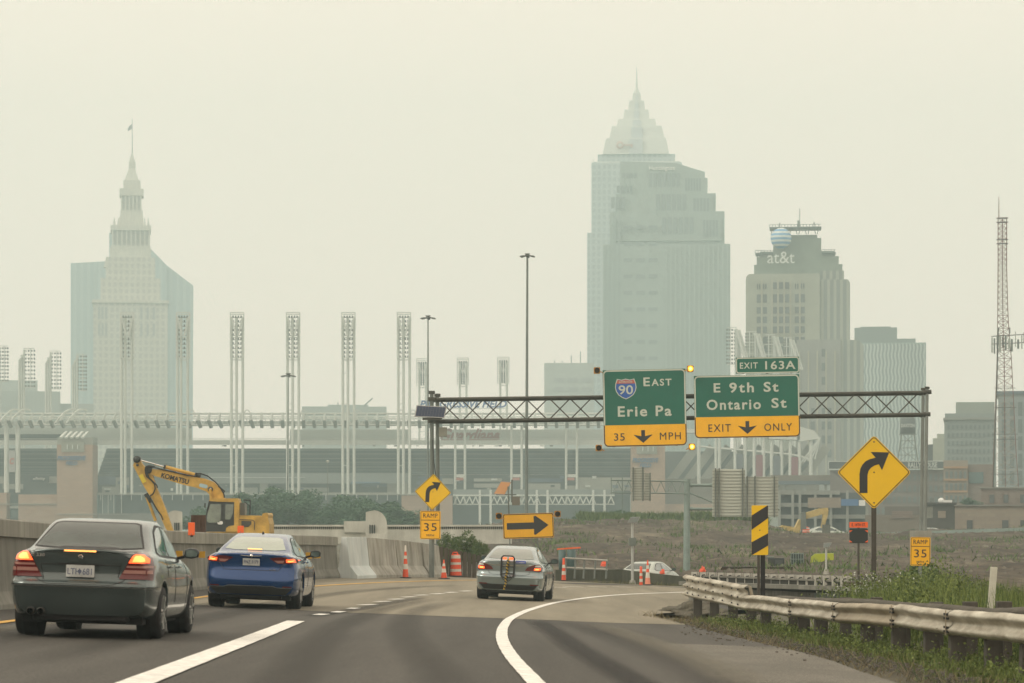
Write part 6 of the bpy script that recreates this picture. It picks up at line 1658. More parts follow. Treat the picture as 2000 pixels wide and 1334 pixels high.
for y in (758, 796, 848, 858, 926): MB().bar(t.L(lx(y)-4, y), t.L(rx(y)+5, y), .10, .08).build('mast_crossarm', M_dsteel, t.e)
# high-mast lights
def highmast(x, ytop, D, r0, label, arms, xb=None):
    xb = xb or x; t = TH('high_mast_light', xb, D, label, 'lamp post', ybase=1040, group='high-mast road lights')
    MB().tube(t.L(x, ytop+6), t.L(xb, 1040), r0*.55, r0, n=12).build('mast', M_postg, t.e)
    h = t.L(x, ytop); k = t.k
    MB().lathe([(2.0*k, -6*k), (4.6*k, -5*k), (4.6*k, -2.5*k), (3.2*k, -1*k), (5.2*k, -.4*k), (5.2*k, .8*k), (0, 1.2*k)], (h.x, 0, h.z), n=14).build('lowering_ring', M_dsteel, t.e)
    for i in range(arms):
        a = 2*PI*i/arms+.35; d = Vector((math.cos(a), math.sin(a), 0)); R_ = 15*k
        lp = MB().tube(h+d*2*k+Vector((0, 0, -3*k)), h+d*R_*.62+Vector((0, 0, -4.2*k)), .05, n=5)
        q = h+d*R_*.8+Vector((0, 0, -4.5*k))
        M4 = Matrix.Translation(q) @ Matrix.Rotation(a, 4, 'Z') @ Matrix.Rotation(R(10), 4, 'Y')
        lp.box(-.3*R_, .22*R_, -.13*R_, .13*R_, -.09*R_, .06*R_, M4)
        lp.build('luminaire', M_dsteel, t.e)
    return t
highmast(1030, 496, 290, .20, 'tallest high-mast light rising in front of the sky at the centre', 6, 1028)
highmast(836, 617, 385, .17, 'high-mast light directly behind the left end of the overhead gantry', 6)
t_ = highmast(563, 730, 520, .16, 'shortest-looking high-mast light standing before the fourth tall flood tower', 6, 561)
# thin lamp posts by the ballpark
for x, yt, yb, lb in ((640, 900, 1024, 'slim lamp post with a small lantern in front of the dark trees'),):
    t = TH('lamp_post', x, 470, lb, 'lamp post', ybase=1030); MB().tube(t.L(x, yt), t.L(x, 1030), .05, .09).build('post', M_steel, t.e); MB().lathe([(.05, -.4), (.28, -.1), (.3, .0), (0, .12)], t.L(x, yt), n=10).build('lantern', mat('lantern_glass', (.5, .52, .48), .4), t.e)
# ---------------------------------------------------------------- ballpark
M_sw = mat('ballpark_white_steel', (.56, .59, .55), .6, var=.06, scale=.3)
M_seat = brickmat('dark_green_seating', (.03, .042, .038), (.04, .052, .048), (.085, .105, .095), 1.0, 30, .9, .12, axis='grid')
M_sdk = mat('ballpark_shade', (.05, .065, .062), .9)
M_sbrick = brickmat('pink_ballpark_brick', (.33, .22, .15), (.37, .25, .17), (.28, .20, .15), 1.0, 2.4, .8, .04)
M_conc2 = mat('ballpark_concrete', (.30, .31, .27), .85, var=.08, scale=.2)
DS8 = 800.0
st = TH('ballpark', 600, DS8, 'long open-air ballpark with white roof trusses, dark seating decks and brick pavilions', 'stadium', turn=False)
def sq(name, x0, x1, yt, yb, m, depth=6, dd=0): return st.box(name, x0, x1, yt, yb, m, depth, dd)
# upper deck: sloped seating seen as a dark band, with a pale lip above it
for i, (x0, x1) in enumerate(((-80, 120), (188, 1240))):
    a = st.L(x0, 926, 4); b = st.L(x1, 926, 4); c = st.L(x1, 872, 22); d = st.L(x0, 872, 22)
    stp = MB(); n_ = 14
    for k in range(n_):
        t0, t1 = k/n_, (k+1)/n_
        p0 = a.lerp(d, t0); p1_ = b.lerp(c, t0); q0 = a.lerp(d, t1); q1 = b.lerp(c, t1)
        stp.add([p0, p1_, Vector((p1_.x, p1_.y, q1.z)), Vector((p0.x, p0.y, q0.z)), q0, q1], [(0, 1, 2, 3), (3, 2, 5, 4)])
    stp.build('upper_deck_seats', M_seat, st.e, recalc=False)
    for q_ in range(1, 6):
        u = q_/6; p0 = a.lerp(d, u)+Vector((0, -.25, .9)); p1_ = b.lerp(c, u)+Vector((0, -.25, .9)); MB().bar(p0, p1_, .16, .28).build('seating_tier_edge', mat('tier_edge', (.12, .145, .13), .8), st.e)
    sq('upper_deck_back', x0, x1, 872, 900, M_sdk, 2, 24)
    sq('deck_lip', x0, x1, 859, 868, M_sw, 1.0, 3)
    sq('deck_lip_rail', x0, x1, 856, 857.2, M_sw, .5, 3)
    # dim translucent screens between the lip and the roof truss
sq('rear_screen', -80, 365, 832, 858, mat('pale_wind_screen', (.44, .48, .44), .8), .6, 12)
sq('rear_screen', 560, 800, 836, 858, mat('pale_wind_screen', (0, 0, 0)), .6, 12)
sq('rear_screen', 860, 1232, 836, 858, mat('pale_wind_screen', (0, 0, 0)), .6, 12)
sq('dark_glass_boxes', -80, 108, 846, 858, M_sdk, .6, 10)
# roof truss
for y, r in ((808, .32), (812.5, .2), (830, .36), (818, .18)):
    mb = MB()
    mb.tube(st.L(-80, y, 0 if y != 812.5 else 6), st.L(1185, y, 0 if y != 812.5 else 6), r, n=6); mb.build('roof_truss_chord', M_sw, st.e)
lat = MB()
x = -78; k = 0
while x < 1180:
    st.tube(lat, x, 830, x+9, 812, .14, 0, 3); st.tube(lat, x+9, 812, x+18.2, 830, .14, 3, 0); x += 18.2
lat.build('truss_lattice', M_sw, st.e)
sq('roof_panel', -80, 1185, 822, 827, mat('pale_wind_screen', (0, 0, 0)), 5, 2)
x = -20
brk = []
while x < 1180:
    mb = MB(); slant = lin([-20, 200, 500, 1200], [7, 5, 0, -2], x)
    mb.bar(st.L(x+slant, 807, -3.0), st.L(x-1, 822, -3.4), .5, .6)
    mb.build('roof_bracket', M_sw, st.e)
    mb = MB(); mb.bar(st.L(x-1, 822, -3.4), st.L(x+4*(1 if x < 500 else 0), 836, -2.4), .9, .7); mb.build('bracket_arm', mat('grey_bracket', (.16, .18, .165), .7), st.e)
    x += 20.5
# pillar pairs between the flood towers on the right
for x in (888, 907, 998, 1018, 1105, 1126):
    mb = MB(); mb.tube(st.L(x+1, 815, 1), st.L(x+1, 985, 1), .38, n=8); mb.build('pillar', M_sw, st.e)
for x in (888, 998, 1105):
    sq('pillar_tie', x, x+20, 876, 877.5, M_sw, .4, 1); sq('pillar_tie', x, x+20, 926, 932, M_sw, .4, 1)
    sq('red_notice', x+3, x+17, 933, 938, mat('faded_red_sign', (.42, .16, .13), .6), .3, .2)
for x in (14, 36): mb = MB().tube(st.L(x, 822, -1), st.L(x, 962, -1), .75, n=10); mb.build('pillar', M_sw, st.e)
# arches of the roof at left
for x0 in (2, 22, 112, 133):
    mb = MB(); pr = None
    for k in range(13):
        u = k/12; xx = x0+34*u; y = 828-29*math.sin(PI*min(1, u*1.0)*.62+.02)
        q = st.L(xx, y, -3+6*u)
        if pr is not None: mb.bar(pr, q, .5)
        pr = q
    mb.build('roof_arch', M_sw, st.e)
# hoops where the flood towers pass through the roof
for x in (235, 259, 345, 370, 452, 478, 562, 588, 669, 693, 777, 801):
    mb = MB(); pr = None
    for k in range(9):
        a = PI*k/8; q = st.L(x+6-6.5*math.cos(a), 815-14*math.sin(a), -2)
        if pr is not None: mb.bar(pr, q, .3)
        pr = q
    mb.build('roof_hoop', M_sw, st.e)
# club level and concourse
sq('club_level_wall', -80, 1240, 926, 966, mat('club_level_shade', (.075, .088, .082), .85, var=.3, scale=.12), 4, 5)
for x0, x1, y0, y1 in ((-60, 8, 930, 944), (0, 40, 945, 955), (90, 122, 930, 943), (222, 248, 932, 952), (505, 520, 930, 960), (755, 795, 936, 962), (863, 885, 934, 945), (925, 980, 934, 940), (925, 980, 944, 952), (1130, 1232, 932, 958), (1030, 1095, 944, 958), (1108, 1125, 948, 958), (195, 230, 950, 962), (560, 640, 952, 960), (455, 500, 952, 962)):
    sq('pale_suite_wall', x0, x1, y0, y1, M_conc2, .8, 4)
for x0, x1, y0, y1 in ((188, 222, 930, 946), (704, 754, 930, 950), (815, 862, 930, 952), (1030, 1100, 934, 941)):
    sq('blue_suite_glass', x0, x1, y0, y1, mat('blue_suite_glass', (.05, .08, .12), .3), .6, 4.1)
sq('xfinity_sign_board', 56, 92, 929, 941, mat('black_sign_board', (.025, .03, .03), .7), .6, 2.8)
tx = MB(); q = st.L(73, 935); add_text(tx, 'xfinity', q.x, q.z, w_=24*st.k, h=7*st.k, y=2.7, bold=.01, thick=.2); tx.build('board_lettering', mat('white_lettering', (0, 0, 0)), st.e)
sq('classics_sign_board', 595, 664, 929, 944, mat('black_sign_board', (0, 0, 0)), .6, 2.8)
tx = MB(); q = st.L(627, 935); add_text(tx, 'Ballpark Classics', q.x, q.z, w_=58*st.k, h=8*st.k, y=2.7, bold=.005, thick=.2, shear=.3); tx.build('board_lettering', mat('white_lettering', (0, 0, 0)), st.e)
sq('blue_awning', 685, 742, 941, 944, mat('blue_awning_cloth', (.10, .17, .25), .7), 3, 0)
sq('glass_railing', 405, 800, 924, 944, mat('railing_glass', (.20, .23, .22), .3), .2, 1.5)
sq('railing_bar', 405, 595, 932, 933, M_sw, .3, 1.2)
sq('concourse_slab', 188, 880, 962, 966.5, M_conc2, 5, 0)
for k in range(34):
    x = 196+k*20; 
    if x < 870: sq('slab_post', x, x+1.1, 966, 977, M_sw, .3, 0)
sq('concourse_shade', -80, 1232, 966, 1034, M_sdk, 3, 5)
sq('glass_front', 188, 225, 966, 1003, mat('teal_glass', (0, 0, 0)), .5, 1)
for x in (188, 199, 210, 221, 236): sq('mullion', x, x+1.2, 966, 1003, M_sw, .4, .6)
# white trussed walkway on the right
sq('walkway_slab', 885, 1200, 966, 969, M_sw, 3, -1); sq('walkway_beam', 885, 1200, 984, 986, M_sw, 1, -1)
sq('railing_screen', 885, 1200, 956, 966, mat('railing_glass', (0, 0, 0)), .2, -1)
tr_ = MB(); x = 887
while x < 1196:
    if not any(a-2 < x < a+20 for a in (934, 1045, 1157)):
        st.tube(tr_, x, 984, x+6, 970, .22, -1.2); st.tube(tr_, x+6, 970, x+12, 984, .22, -1.2)
    x += 12
tr_.build('walkway_truss', M_sw, st.e)
for x in (935, 956, 1046, 1067, 1156, 1178): sq('walkway_column', x, x+4.5, 957, 1030, M_sw, 1, -2)
sq('walkway_infill', 1068, 1075, 966, 985, M_conc2, .5, -.8)
rf_ = random.Random(3)
for k in range(64):
    x = rf_.uniform(195, 1225); y = rf_.choice((929, 934, 940, 947, 953, 958)); w_ = rf_.uniform(2, 13)
    if 590 < x < 672 and y < 948: continue
    sq('suite_fitting', x, x+w_, y, y+rf_.uniform(1.5, 6), rf_.choice((M_conc2, M_sw, M_sdk, mat('dull_blue_board', (.09, .13, .18), .6), mat('grey_fitting', (.17, .19, .18), .7))), .4, 3.4+rf_.random()*.3)
for k in range(26):
    x = rf_.uniform(195, 1225); sq('deck_light', x, x+rf_.uniform(3, 8), 869, 871.5, M_sw if k % 3 else M_sdk, .4, 2.4)
# brick pavilions
def pavilion(x0, x1, yt, left):
    sq('brick_pavilion', x0, x1, yt+18, 1034, M_sbrick, 10, -8)
    sq('pavilion_crown', x0, x1+ (0 if left else 0), yt+4, yt+17.8, M_conc2, 9, -7.5)
    sq('pavilion_louvres', x0+9, x1-16, yt+12, yt+32, mat('pale_louvre_grey', (.26, .27, .22), .8), .5, -8.4)
    for k in range(5):
        mb = MB(); a = st.L(x0+8+k*10.5, yt+5, -9); b = st.L(x0+15+k*10.5, yt-7, -5); mb.bar(a, b, .8, .5); mb.build('crown_fin', M_sw, st.e)
    for k in range(3): sq('slot_light', x0+20+k*10, x0+21.6+k*10, yt+18, yt+27, M_sw, .3, -8.8)
    q = st.L((x0+x1)/2-6, yt+44); tx = MB(); add_text(tx, 'PROGRESSIVE', q.x, q.z, w_=(x1-x0-14)*st.k, h=9*st.k, y=-8.1, bold=.03, thick=.3, shear=.25)
    add_text(tx, 'FIELD', q.x, q.z-10*st.k, w_=22*st.k, h=7*st.k, y=-8.1, bold=.03, thick=.3, shear=.25); tx.build('pavilion_lettering', mat('blue_lettering', (.06, .12, .24), .6), st.e)
pavilion(120, 189, 852, True)
pavilion(1232, 1296, 856, False)
sq('brick_base', -80, 20, 963, 1034, M_sbrick, 6, -6); sq('brick_base', 43, 120, 966, 1034, M_sbrick, 6, -6)
sq('brick_base', 785, 884, 968, 1034, M_sbrick, 6, -3); sq('brick_base', 1296, 1400, 985, 1034, M_sbrick, 6, -6)
sq('base_ledge', -80, 120, 984, 985.2, M_conc2, .4, -6.4); sq('base_ledge', 120, 260, 1004, 1005, M_conc2, .3, -8.3); sq('entrance_glass', 22, 42, 994, 1012, mat('teal_glass', (0, 0, 0)), .4, -1); sq('entrance_lintel', 20, 43, 988, 993, M_sw, .5, -1.4)
sq('stair_slab', 200, 330, 1003, 1034, mat('dusty_grey_wall', (0, 0, 0)), 3, -8)
# banner between the left pillars
sq('hanging_banner', 19, 32, 880, 922, mat('white_banner_cloth', (.36, .37, .36), .8), .2, -1.8)
tx = MB(); q = st.L(25.5, 901); add_text(tx, 'C', q.x, q.z, w_=9*st.k, h=13*st.k, y=-1.9, bold=.05, thick=.1, shear=.2); tx.build('banner_letter', mat('faded_red_sign', (.42, .16, .13), .6), st.e)
# blue letters over the roof, red script behind the truss
tx = MB(); q = st.L(905, 789.5); add_text(tx, 'PROGRESSIVE FIELD', q.x, q.z, w_=170*st.k, h=14.5*st.k, y=-1, bold=.035, thick=.5, shear=.28); tx.build('roof_letters', mat('bright_blue_letters', (.045, .12, .33), .5), st.e)
sq('letter_rail', 822, 990, 797, 798, M_sw, .4, 0)
tx = MB(); q = st.L(917, 848); add_text(tx, 'Guardians', q.x, q.z, w_=118*st.k, h=27*st.k, y=9, bold=.03, thick=.6, shear=.45)
a = st.L(915, 862, 9); b = st.L(975, 852, 9); tx.bar(a, b, .8, 1.4); tx.build('red_script', mat('faded_red_script', (.34, .15, .13), .6), st.e)
# right stand: rakers and columns
rs_ = [(1364, 842), (1397, 846), (1404, 846), (1435, 848), (1454, 850), (1472, 852), (1490, 853), (1506, 855), (1525, 856), (1542, 858), (1560, 861), (1582, 868)]
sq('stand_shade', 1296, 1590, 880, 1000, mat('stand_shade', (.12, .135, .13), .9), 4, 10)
for i, (x, y) in enumerate(rs_):
    mb = MB(); mb.tube(st.L(x, y-8, -2), st.L(x, 945, -2), .55 if x != 1397 else .4, n=8); mb.build('stand_column', M_sw, st.e)
for i in range(9):
    x = 1300+i*32; mb = MB(); mb.bar(st.L(x, 955, 4), st.L(x+62, 872, 4), .8, 2.6); mb.build('seating_raker', M_conc2, st.e)
for i in range(6):
    x = 1312+i*36; mb = MB(); mb.bar(st.L(x+20, 958, 6), st.L(x+76, 885, 6), .8, 1.6); mb.build('seating_step', M_sdk, st.e)
mb = MB(); pr = None
for x, y in rs_:
    q = st.L(x, y+30, -2)
    if pr is not None: mb.tube(pr, q, .35, n=6)
    pr = q
mb.build('stand_ring_beam', M_sw, st.e)
for i, (x, c_) in enumerate(((1437, 'g'), (1475, 'r'), (1509, 'g'), (1544, 'r'))):
    sq('stand_banner', x, x+13, 887+i*2, (916, 931, 929, 933)[i], mat('grey_banner_cloth', (.10, .11, .13), .8) if c_ == 'g' else mat('maroon_banner_cloth', (.22, .07, .09), .8), .3, -2.6)
for x0, x1, y0, y1 in ((1340, 1420, 838, 848), (1420, 1500, 840, 852), (1500, 1560, 845, 860)):
    st.prism('stand_roof', [(x0, y0), (x1, y0+3), (x1, y1), (x0, y1-2)], M_sw, 6, -3)
st.prism('roof_wing', [(1555, 832), (1588, 842), (1600, 857), (1560, 863), (1555, 858)], M_sw, 6, -3)
for k in range(5):
    mb = MB(); mb.bar(st.L(1600, 855, -3), st.L(1562+k*7, 905-k*2, -2), .35); mb.build('wing_strut', M_sw, st.e)
sq('stand_base', 1296, 1600, 935, 1000, mat('dusty_tan_wall', (0, 0, 0)), 4, 0)
# ---- flood light towers
M_lamp = mat('flood_lamp_back', (.055, .075, .07), .6)
def flood(x0, x1, yt, yh, D, label, legs, yb=965, style='front', group='tall ballpark flood towers'):
    t = TH('flood_light_tower', (x0+x1)/2, D, label, 'flood light tower', ybase=1030, group=group)
    k = t.k; w_ = x1-x0
    if style == 'front':
        for x in legs:
            MB().tube(t.L(x, yt+10), t.L(x, yb), .42, n=8).build('leg', M_sw, t.e)
        fr = MB()
        for x in (x0, x1):
            fr.bar(t.L(x, yt, -1), t.L(x, yh, -1), .32)
        for y in (yt, yt+3.5, yt+(yh-yt)*.55, yh):
            fr.bar(t.L(x0, y, -1), t.L(x1, y, -1), .28); fr.bar(t.L(x0, y, -1), t.L(x0, y, 2), .2); fr.bar(t.L(x1, y, -1), t.L(x1, y, 2), .2)
        fr.bar(t.L(x0+2, yt+8, -1.4), t.L(x0+w_*.42, yt+(yh-yt)*.52, -1.4), .5); fr.bar(t.L(x1-2, yt+8, -1.4), t.L(x1-w_*.42, yt+(yh-yt)*.52, -1.4), .5)
        fr.build('head_frame', M_sw, t.e)
        lb = MB(); n_ = 10
        for r_ in range(n_):
            y = yt+7+(yh-yt-10)*r_/(n_-1)
            for c_ in range(4):
                x = x0+w_*(.2+.2*c_)
                q = t.L(x, y, .6); lb.cbox(q, (2.9*k, 1.0, 3.2*k))
            lb.bar(t.L(x0, y+2.2, .5), t.L(x1, y+2.2, .5), .16)
        lb.build('lamp_bank', M_lamp, t.e)
        for y in (yh+4,): 
            MB().bar(t.L(legs[0], y, 0), t.L(legs[-1], y, 0), .3).build('leg_tie', M_sw, t.e)
        for y in range(int(yh)+30, int(yb), 60): MB().bar(t.L(legs[0], y, 0), t.L(legs[1], y, 0), .2).build('leg_tie', M_sw, t.e)
    else:
        s = 1 if style == 'right' else -1            # lamps stick out towards s
        xm = x0 if s > 0 else x1; xo = x1 if s > 0 else x0
        for dx in (0, 4.5 if s > 0 else -4.5, 9 if s > 0 else -9):
            MB().tube(t.L(xm+dx, yt+22-abs(dx)*2.2), t.L(xm+dx, yb), .38, n=8).build('leg', M_sw, t.e)
        fr = MB(); 
        fr.bar(t.L(xm, yt+24, -1), t.L(xm+s*w_*.45, yt+3, -1), .45); fr.bar(t.L(xm+s*w_*.3, yt+2, -1), t.L(xm+s*w_*.3, yh, -1), .35); fr.bar(t.L(xm+s*w_*.75, yt, -1), t.L(xm+s*w_*.75, yh, -1), .35)
        for j in range(4): y = yt+(yh-yt)*j/3; fr.bar(t.L(xm+s*w_*.25, y, -1), t.L(xo, y, -1), .25)
        fr.build('head_frame', M_sw, t.e)
        lb = MB()
        for r_ in range(10):
            y = yt+4+(yh-yt-7)*r_/9
            for c_ in range(3): q = t.L(xm+s*w_*(.42+.2*c_), y, .4); lb.cbox(q, (3.2*k, 1.0, 3.0*k))
            q = t.L(xo, y, .2); lb.cbox(q, (3*k, 1.2, 3.4*k))
        lb.build('lamp_bank', M_lamp, t.e)
    return t
lbs = ['first tall front-facing flood tower from the left, before the spired stone tower', 'second tall front-facing flood tower, before the right edge of the glass tower', 'third tall front-facing flood tower from the left, against open sky', 'fourth tall front-facing flood tower, behind the slim lamp mast', 'fifth tall front-facing flood tower from the left', 'sixth and rightmost tall front-facing flood tower, left of the gantry post']
for i, x in enumerate((235.5, 344.5, 450, 559.5, 667.5, 776)):
    flood(x, x+26, 611, 699, DS8-6, lbs[i], (x+2, x+(12 if i > 1 else 9), x+(24 if i > 1 else 22)))
lbs = ['shorter far flood tower just left of the high-mast light behind the gantry post', 'middle one of the three shorter far flood towers', 'rightmost of the three shorter far flood towers, left of the tallest high-mast light']
for i, x in enumerate((814, 893, 972)):
    flood(x, x+22, 701-i*1.5, 753-i*2, 1000, lbs[i], (x+5, x+18), yb=860, group='shorter far flood towers')
lbs = ['flood tower seen sideways, cut by the left edge of the photo', 'sideways flood tower, second from the left edge', 'sideways flood tower, third from the left edge', 'faint sideways flood tower in front of the glass tower, fourth from the left edge']
for i, (x0, x1, yt, yh) in enumerate(((-10, 15, 676, 746), (38, 67, 681, 757), (90, 118, 686, 760), (142, 168, 692, 763))):
    flood(x0, x1, yt, yh, 900+i*25, lbs[i], (), yb=880, style='right', group='sideways flood towers at left')
lbs = ['sideways flood tower just right of the granite office tower', 'sideways flood tower left above the EXIT 163A tab', 'sideways flood tower above the middle of the EXIT 163A tab', 'sideways flood tower above the right end of the EXIT 163A tab']
for i, (x0, x1, yt, yh) in enumerate(((1420, 1446, 640, 712), (1457, 1484, 648, 712), (1495, 1520, 654, 712), (1531, 1552, 660, 712))):
    t = flood(x0, x1, yt, yh, 880+i*15, lbs[i], (), yb=880, style='left', group='sideways flood towers at right')
    MB().tube(t.L(x1-8, yt+4, -1.5), t.L(x1+9, yt+62, -1.5), .5, n=8).build('back_stay', M_sw, t.e)
    MB().tube(t.L(x1-3, yt+4, 1.5), t.L(x1+14, yt+62, 1.5), .5, n=8).build('back_stay', M_sw, t.e)
# ---------------------------------------------------------------- excavators and site things
M_exy = mat('excavator_yellow', (.50, .31, .055), .5, var=.28, scale=2.2, detail=9, bump=.1)
M_exd = mat('excavator_dark', (.03, .035, .033), .5)
M_exg = mat('cab_glass', (.11, .15, .11), .08, spec=.8, coat=.8, var=.4, scale=1.2)
M_hose = mat('black_hose', (.015, .015, .015), .5)
D = 130.0
def E2(x, y): return ((240+x/6.25-CX)*D/F-exc.location.x, (HY-(870+y/6.25))*D/F-exc.location.z)
exc = empty('excavator', P(455, 1085, D), 'yellow excavator with a raised boom lettered KOMATSU behind the parapet', 'excavator')
boom = [(320, 288), (420, 292), (500, 300), (600, 318), (700, 340), (870, 385), (1000, 405), (1110, 445), (1190, 520), (1225, 580), (1250, 660), (1250, 760), (1150, 760), (1085, 650), (1065, 600), (1020, 560), (900, 515), (760, 485), (560, 425), (400, 375), (340, 348), (318, 320)]
MB().prism([E2(*q) for q in boom], -.25, .25).build('boom', M_exy, exc, bevel=.03)
stick = [(160, 185), (185, 162), (212, 178), (245, 230), (300, 290), (370, 370), (400, 480), (460, 620), (520, 760), (600, 990), (640, 1100), (585, 1110), (520, 995), (430, 800), (370, 665), (300, 560), (240, 460), (190, 360), (130, 245)]
MB().prism([E2(*q) for q in stick], -.19, .19).build('stick', M_exy, exc, bevel=.03)
def rod(x0, y0, x1, y1, r, yy=-.0, m=None, nm='cylinder', n=12):
    a = E2(x0, y0); b = E2(x1, y1); return MB().tube((a[0], yy, a[1]), (b[0], yy, b[1]), r, n=n).build(nm, m or M_exy, exc)
rod(200, 176, 510, 262, .035, 0, M_chrome, 'cylinder_rod'); rod(505, 258, 900, 362, .085, 0, M_exy, 'stick_cylinder'); rod(500, 257, 525, 264, .105, 0, M_exd, 'cylinder_gland'); rod(880, 355, 950, 375, .12, 0, M_exd, 'cylinder_foot')
rod(290, 620, 400, 920, .075, -.02, M_exy, 'bucket_cylinder'); rod(398, 915, 440, 1040, .04, -.02, M_chrome, 'cylinder_rod'); rod(280, 590, 340, 700, .11, 0, M_exd, 'cylinder_bracket')
for s in (-1, 1): rod(1075, 530, 1110, 900, .07, s*.35, M_exy, 'boom_cylinder'); rod(1090, 640, 1082, 520, .04, s*.35, M_chrome, 'cylinder_rod')
rod(178, 178, 178, 181, .16, 0, M_exd, 'link_pin')
for x, y, r in ((178, 172, .17), (318, 300, .18), (1076, 535, .13), (185, 240, .06)):
    a = E2(x, y); MB().lathe([(0, -.29), (r, -.29), (r, .29), (0, .29)], (a[0], 0, a[1]), n=16, axis='y').build('pivot_pin', M_exd, exc)
hm = MB()
for pts in ([(400, 262), (330, 250), (288, 262), (283, 320), (300, 380), (360, 430), (395, 470), (405, 530), (380, 590), (340, 620)], [(330, 262), (310, 285), (300, 330), (330, 400), (385, 450), (425, 490), (430, 520)], [(310, 262), (400, 272), (520, 300), (690, 340), (800, 365), (890, 378), (905, 345), (950, 342), (1040, 372), (1140, 450), (1200, 520), (1240, 590), (1248, 640)], [(345, 635), (370, 690), (430, 790), (480, 860), (500, 910)], [(1175, 500), (1220, 535), (1250, 560), (1235, 580)]):
    q = [E2(*p_) for p_ in pts]
    for a, b in zip(q[:-1], q[1:]): hm.tube((a[0], -.3, a[1]), (b[0], -.3, b[1]), .035, n=6)
hm.build('hydraulic_hoses', M_hose, exc)
a = E2(645, 405); tx = MB(Matrix.Translation((a[0], 0, a[1])) @ Matrix.Rotation(R(14.5), 4, 'Y')); add_text(tx, 'KOMATSU', 0, 0, w_=345/6.25*D/F, h=62/6.25*D/F, y=-.252, bold=.03, thick=.012); tx.build('boom_lettering', M_signk, exc)
a = E2(990, 495); MB(Matrix.Translation((a[0], 0, a[1])) @ Matrix.Rotation(R(14), 4, 'Y')).prism(rrect(.42, .18, .08), -.262, -.252).build('boom_sticker', mat('pale_blue_sticker', (.35, .5, .55), .5), exc)
a = E2(248, 405); MB(Matrix.Translation((a[0], 0, a[1])) @ Matrix.Rotation(R(62), 4, 'Y')).prism(rrect(.42, .20, .03), -.205, -.192).build('warning_label', mat('warning_yellow', (.65, .52, .03), .5), exc)
cabp = [(1085, 690), (1112, 655), (1440, 655), (1450, 690), (1440, 1050), (1010, 1050), (1050, 850)]
MB().prism([E2(*q) for q in cabp], -1.35, -.30).build('cab', M_exd, exc, bevel=.04)
MB().prism([E2(*q) for q in [(1088, 682), (1112, 650), (1442, 650), (1455, 700), (1442, 1052), (1392, 1052), (1395, 695), (1200, 690)]], -1.38, -.28).build('cab_frame', M_exy, exc, bevel=.03)
MB().prism([E2(*q) for q in [(1108, 716), (1236, 722), (1232, 900), (1215, 940), (1090, 945), (1062, 925), (1072, 830)]], -1.372, -1.352).build('cab_door_window', M_exg, exc)
MB().prism([E2(*q) for q in [(1290, 722), (1388, 722), (1380, 830), (1345, 905), (1284, 905)]], -1.372, -1.352).build('cab_rear_window', M_exg, exc)
MB().prism([E2(*q) for q in [(1290, 1052), (1298, 1010), (1330, 985), (1392, 975), (1392, 1052)]], -1.39, -1.352).build('cab_fender', M_exy, exc)
body = [(1445, 855), (1700, 858), (1735, 872), (1800, 885), (1812, 950), (1818, 1060), (1800, 1130), (1040, 1130), (1040, 1052), (1445, 1052)]
MB().prism([E2(*q) for q in body], -1.3, 1.3).build('upper_body', M_exy, exc, bevel=.06)
MB().prism([E2(*q) for q in [(1480, 920), (1600, 925), (1600, 960), (1565, 995), (1480, 998)]], -1.32, -1.302).build('engine_grille', M_brown, exc)
MB().path([(lambda q: (q[0], -1.31, q[1]))(E2(*q)) for q in [(1458, 905), (1615, 912), (1640, 935), (1636, 1030)]], .018).build('panel_gap', M_exd, exc)
cw = [(1722, 870), (1740, 830), (1790, 822), (1808, 850), (1800, 885), (1818, 960), (1818, 1060), (1760, 1060), (1735, 900)]
MB().prism([E2(*q) for q in cw], -1.28, 1.28).build('counterweight', M_exy, exc, bevel=.06)
MB().prism([E2(*q) for q in [(1452, 700), (1510, 705), (1510, 852), (1452, 852)]], -.9, .2).build('air_filter_box', mat('grey_box_metal', (.14, .15, .14), .6), exc, bevel=.03)
hr = MB(); q = [E2(*p_) for p_ in [(1500, 668), (1585, 672), (1580, 850)]]; hr.path([(a, -1.2, b) for a, b in q], .03); q = [E2(*p_) for p_ in [(1510, 690), (1580, 740)]]; hr.path([(a, -1.2, b) for a, b in q], .02)
hr.build('handrail', M_exd, exc)
q = E2(1445, 655); MB().tube((q[0], -1.0, q[1]), (q[0]-.02, -1.0, q[1]+.33), .012).build('aerial', M_exd, exc)
a = E2(1225, 945); MB().prism(rrect(.26, .16, .07, cx=a[0], cz=a[1]), -1.37, -1.352).build('door_emblem', mat('white_dome', (0, 0, 0)), exc)
a = E2(1045, 735); MB().cbox((a[0], -1.45, a[1]), (.05, .12, .22)).build('cab_mirror', M_exd, exc)
# tracks and bucket stand behind the parapet
z0 = E2(0, 1130)[1]; zg = ground_z(exc.location.x, D)-exc.location.z
for s in (-1, 1):
    xa, xb = E2(1000, 0)[0], E2(1790, 0)[0]; r_ = .42
    prof_ = [(xb+r_*.9*math.sin(PI*k/8), zg+.46+.42*-math.cos(PI*k/8)*-1) for k in range(9)]
    tr_ = [(xb+.45*math.sin(PI*k/8), zg+.48+.45*math.cos(PI*k/8)) for k in range(9)]+[(xa-.45*math.sin(PI*k/8), zg+.48-.45*math.cos(PI*k/8)) for k in range(9)]
    MB().prism(tr_, s*1.25-.3, s*1.25+.3).build('track', M_exd, exc)
MB().box(E2(1200, 0)[0], E2(1600, 0)[0], -.8, .8, zg+.5, z0+.02).build('turntable', M_exd, exc)
b0 = E2(610, 1090); MB().prism([(b0[0]-.1, b0[1]+.1), (b0[0]+.2, b0[1]-.1), (b0[0]+.3, b0[1]-.6), (b0[0]+.05, b0[1]-1.0), (b0[0]-.5, b0[1]-1.1), (b0[0]-.6, b0[1]-.9), (b0[0]-.1, b0[1]-.6)], -.5, .5).build('bucket', M_exd, exc)
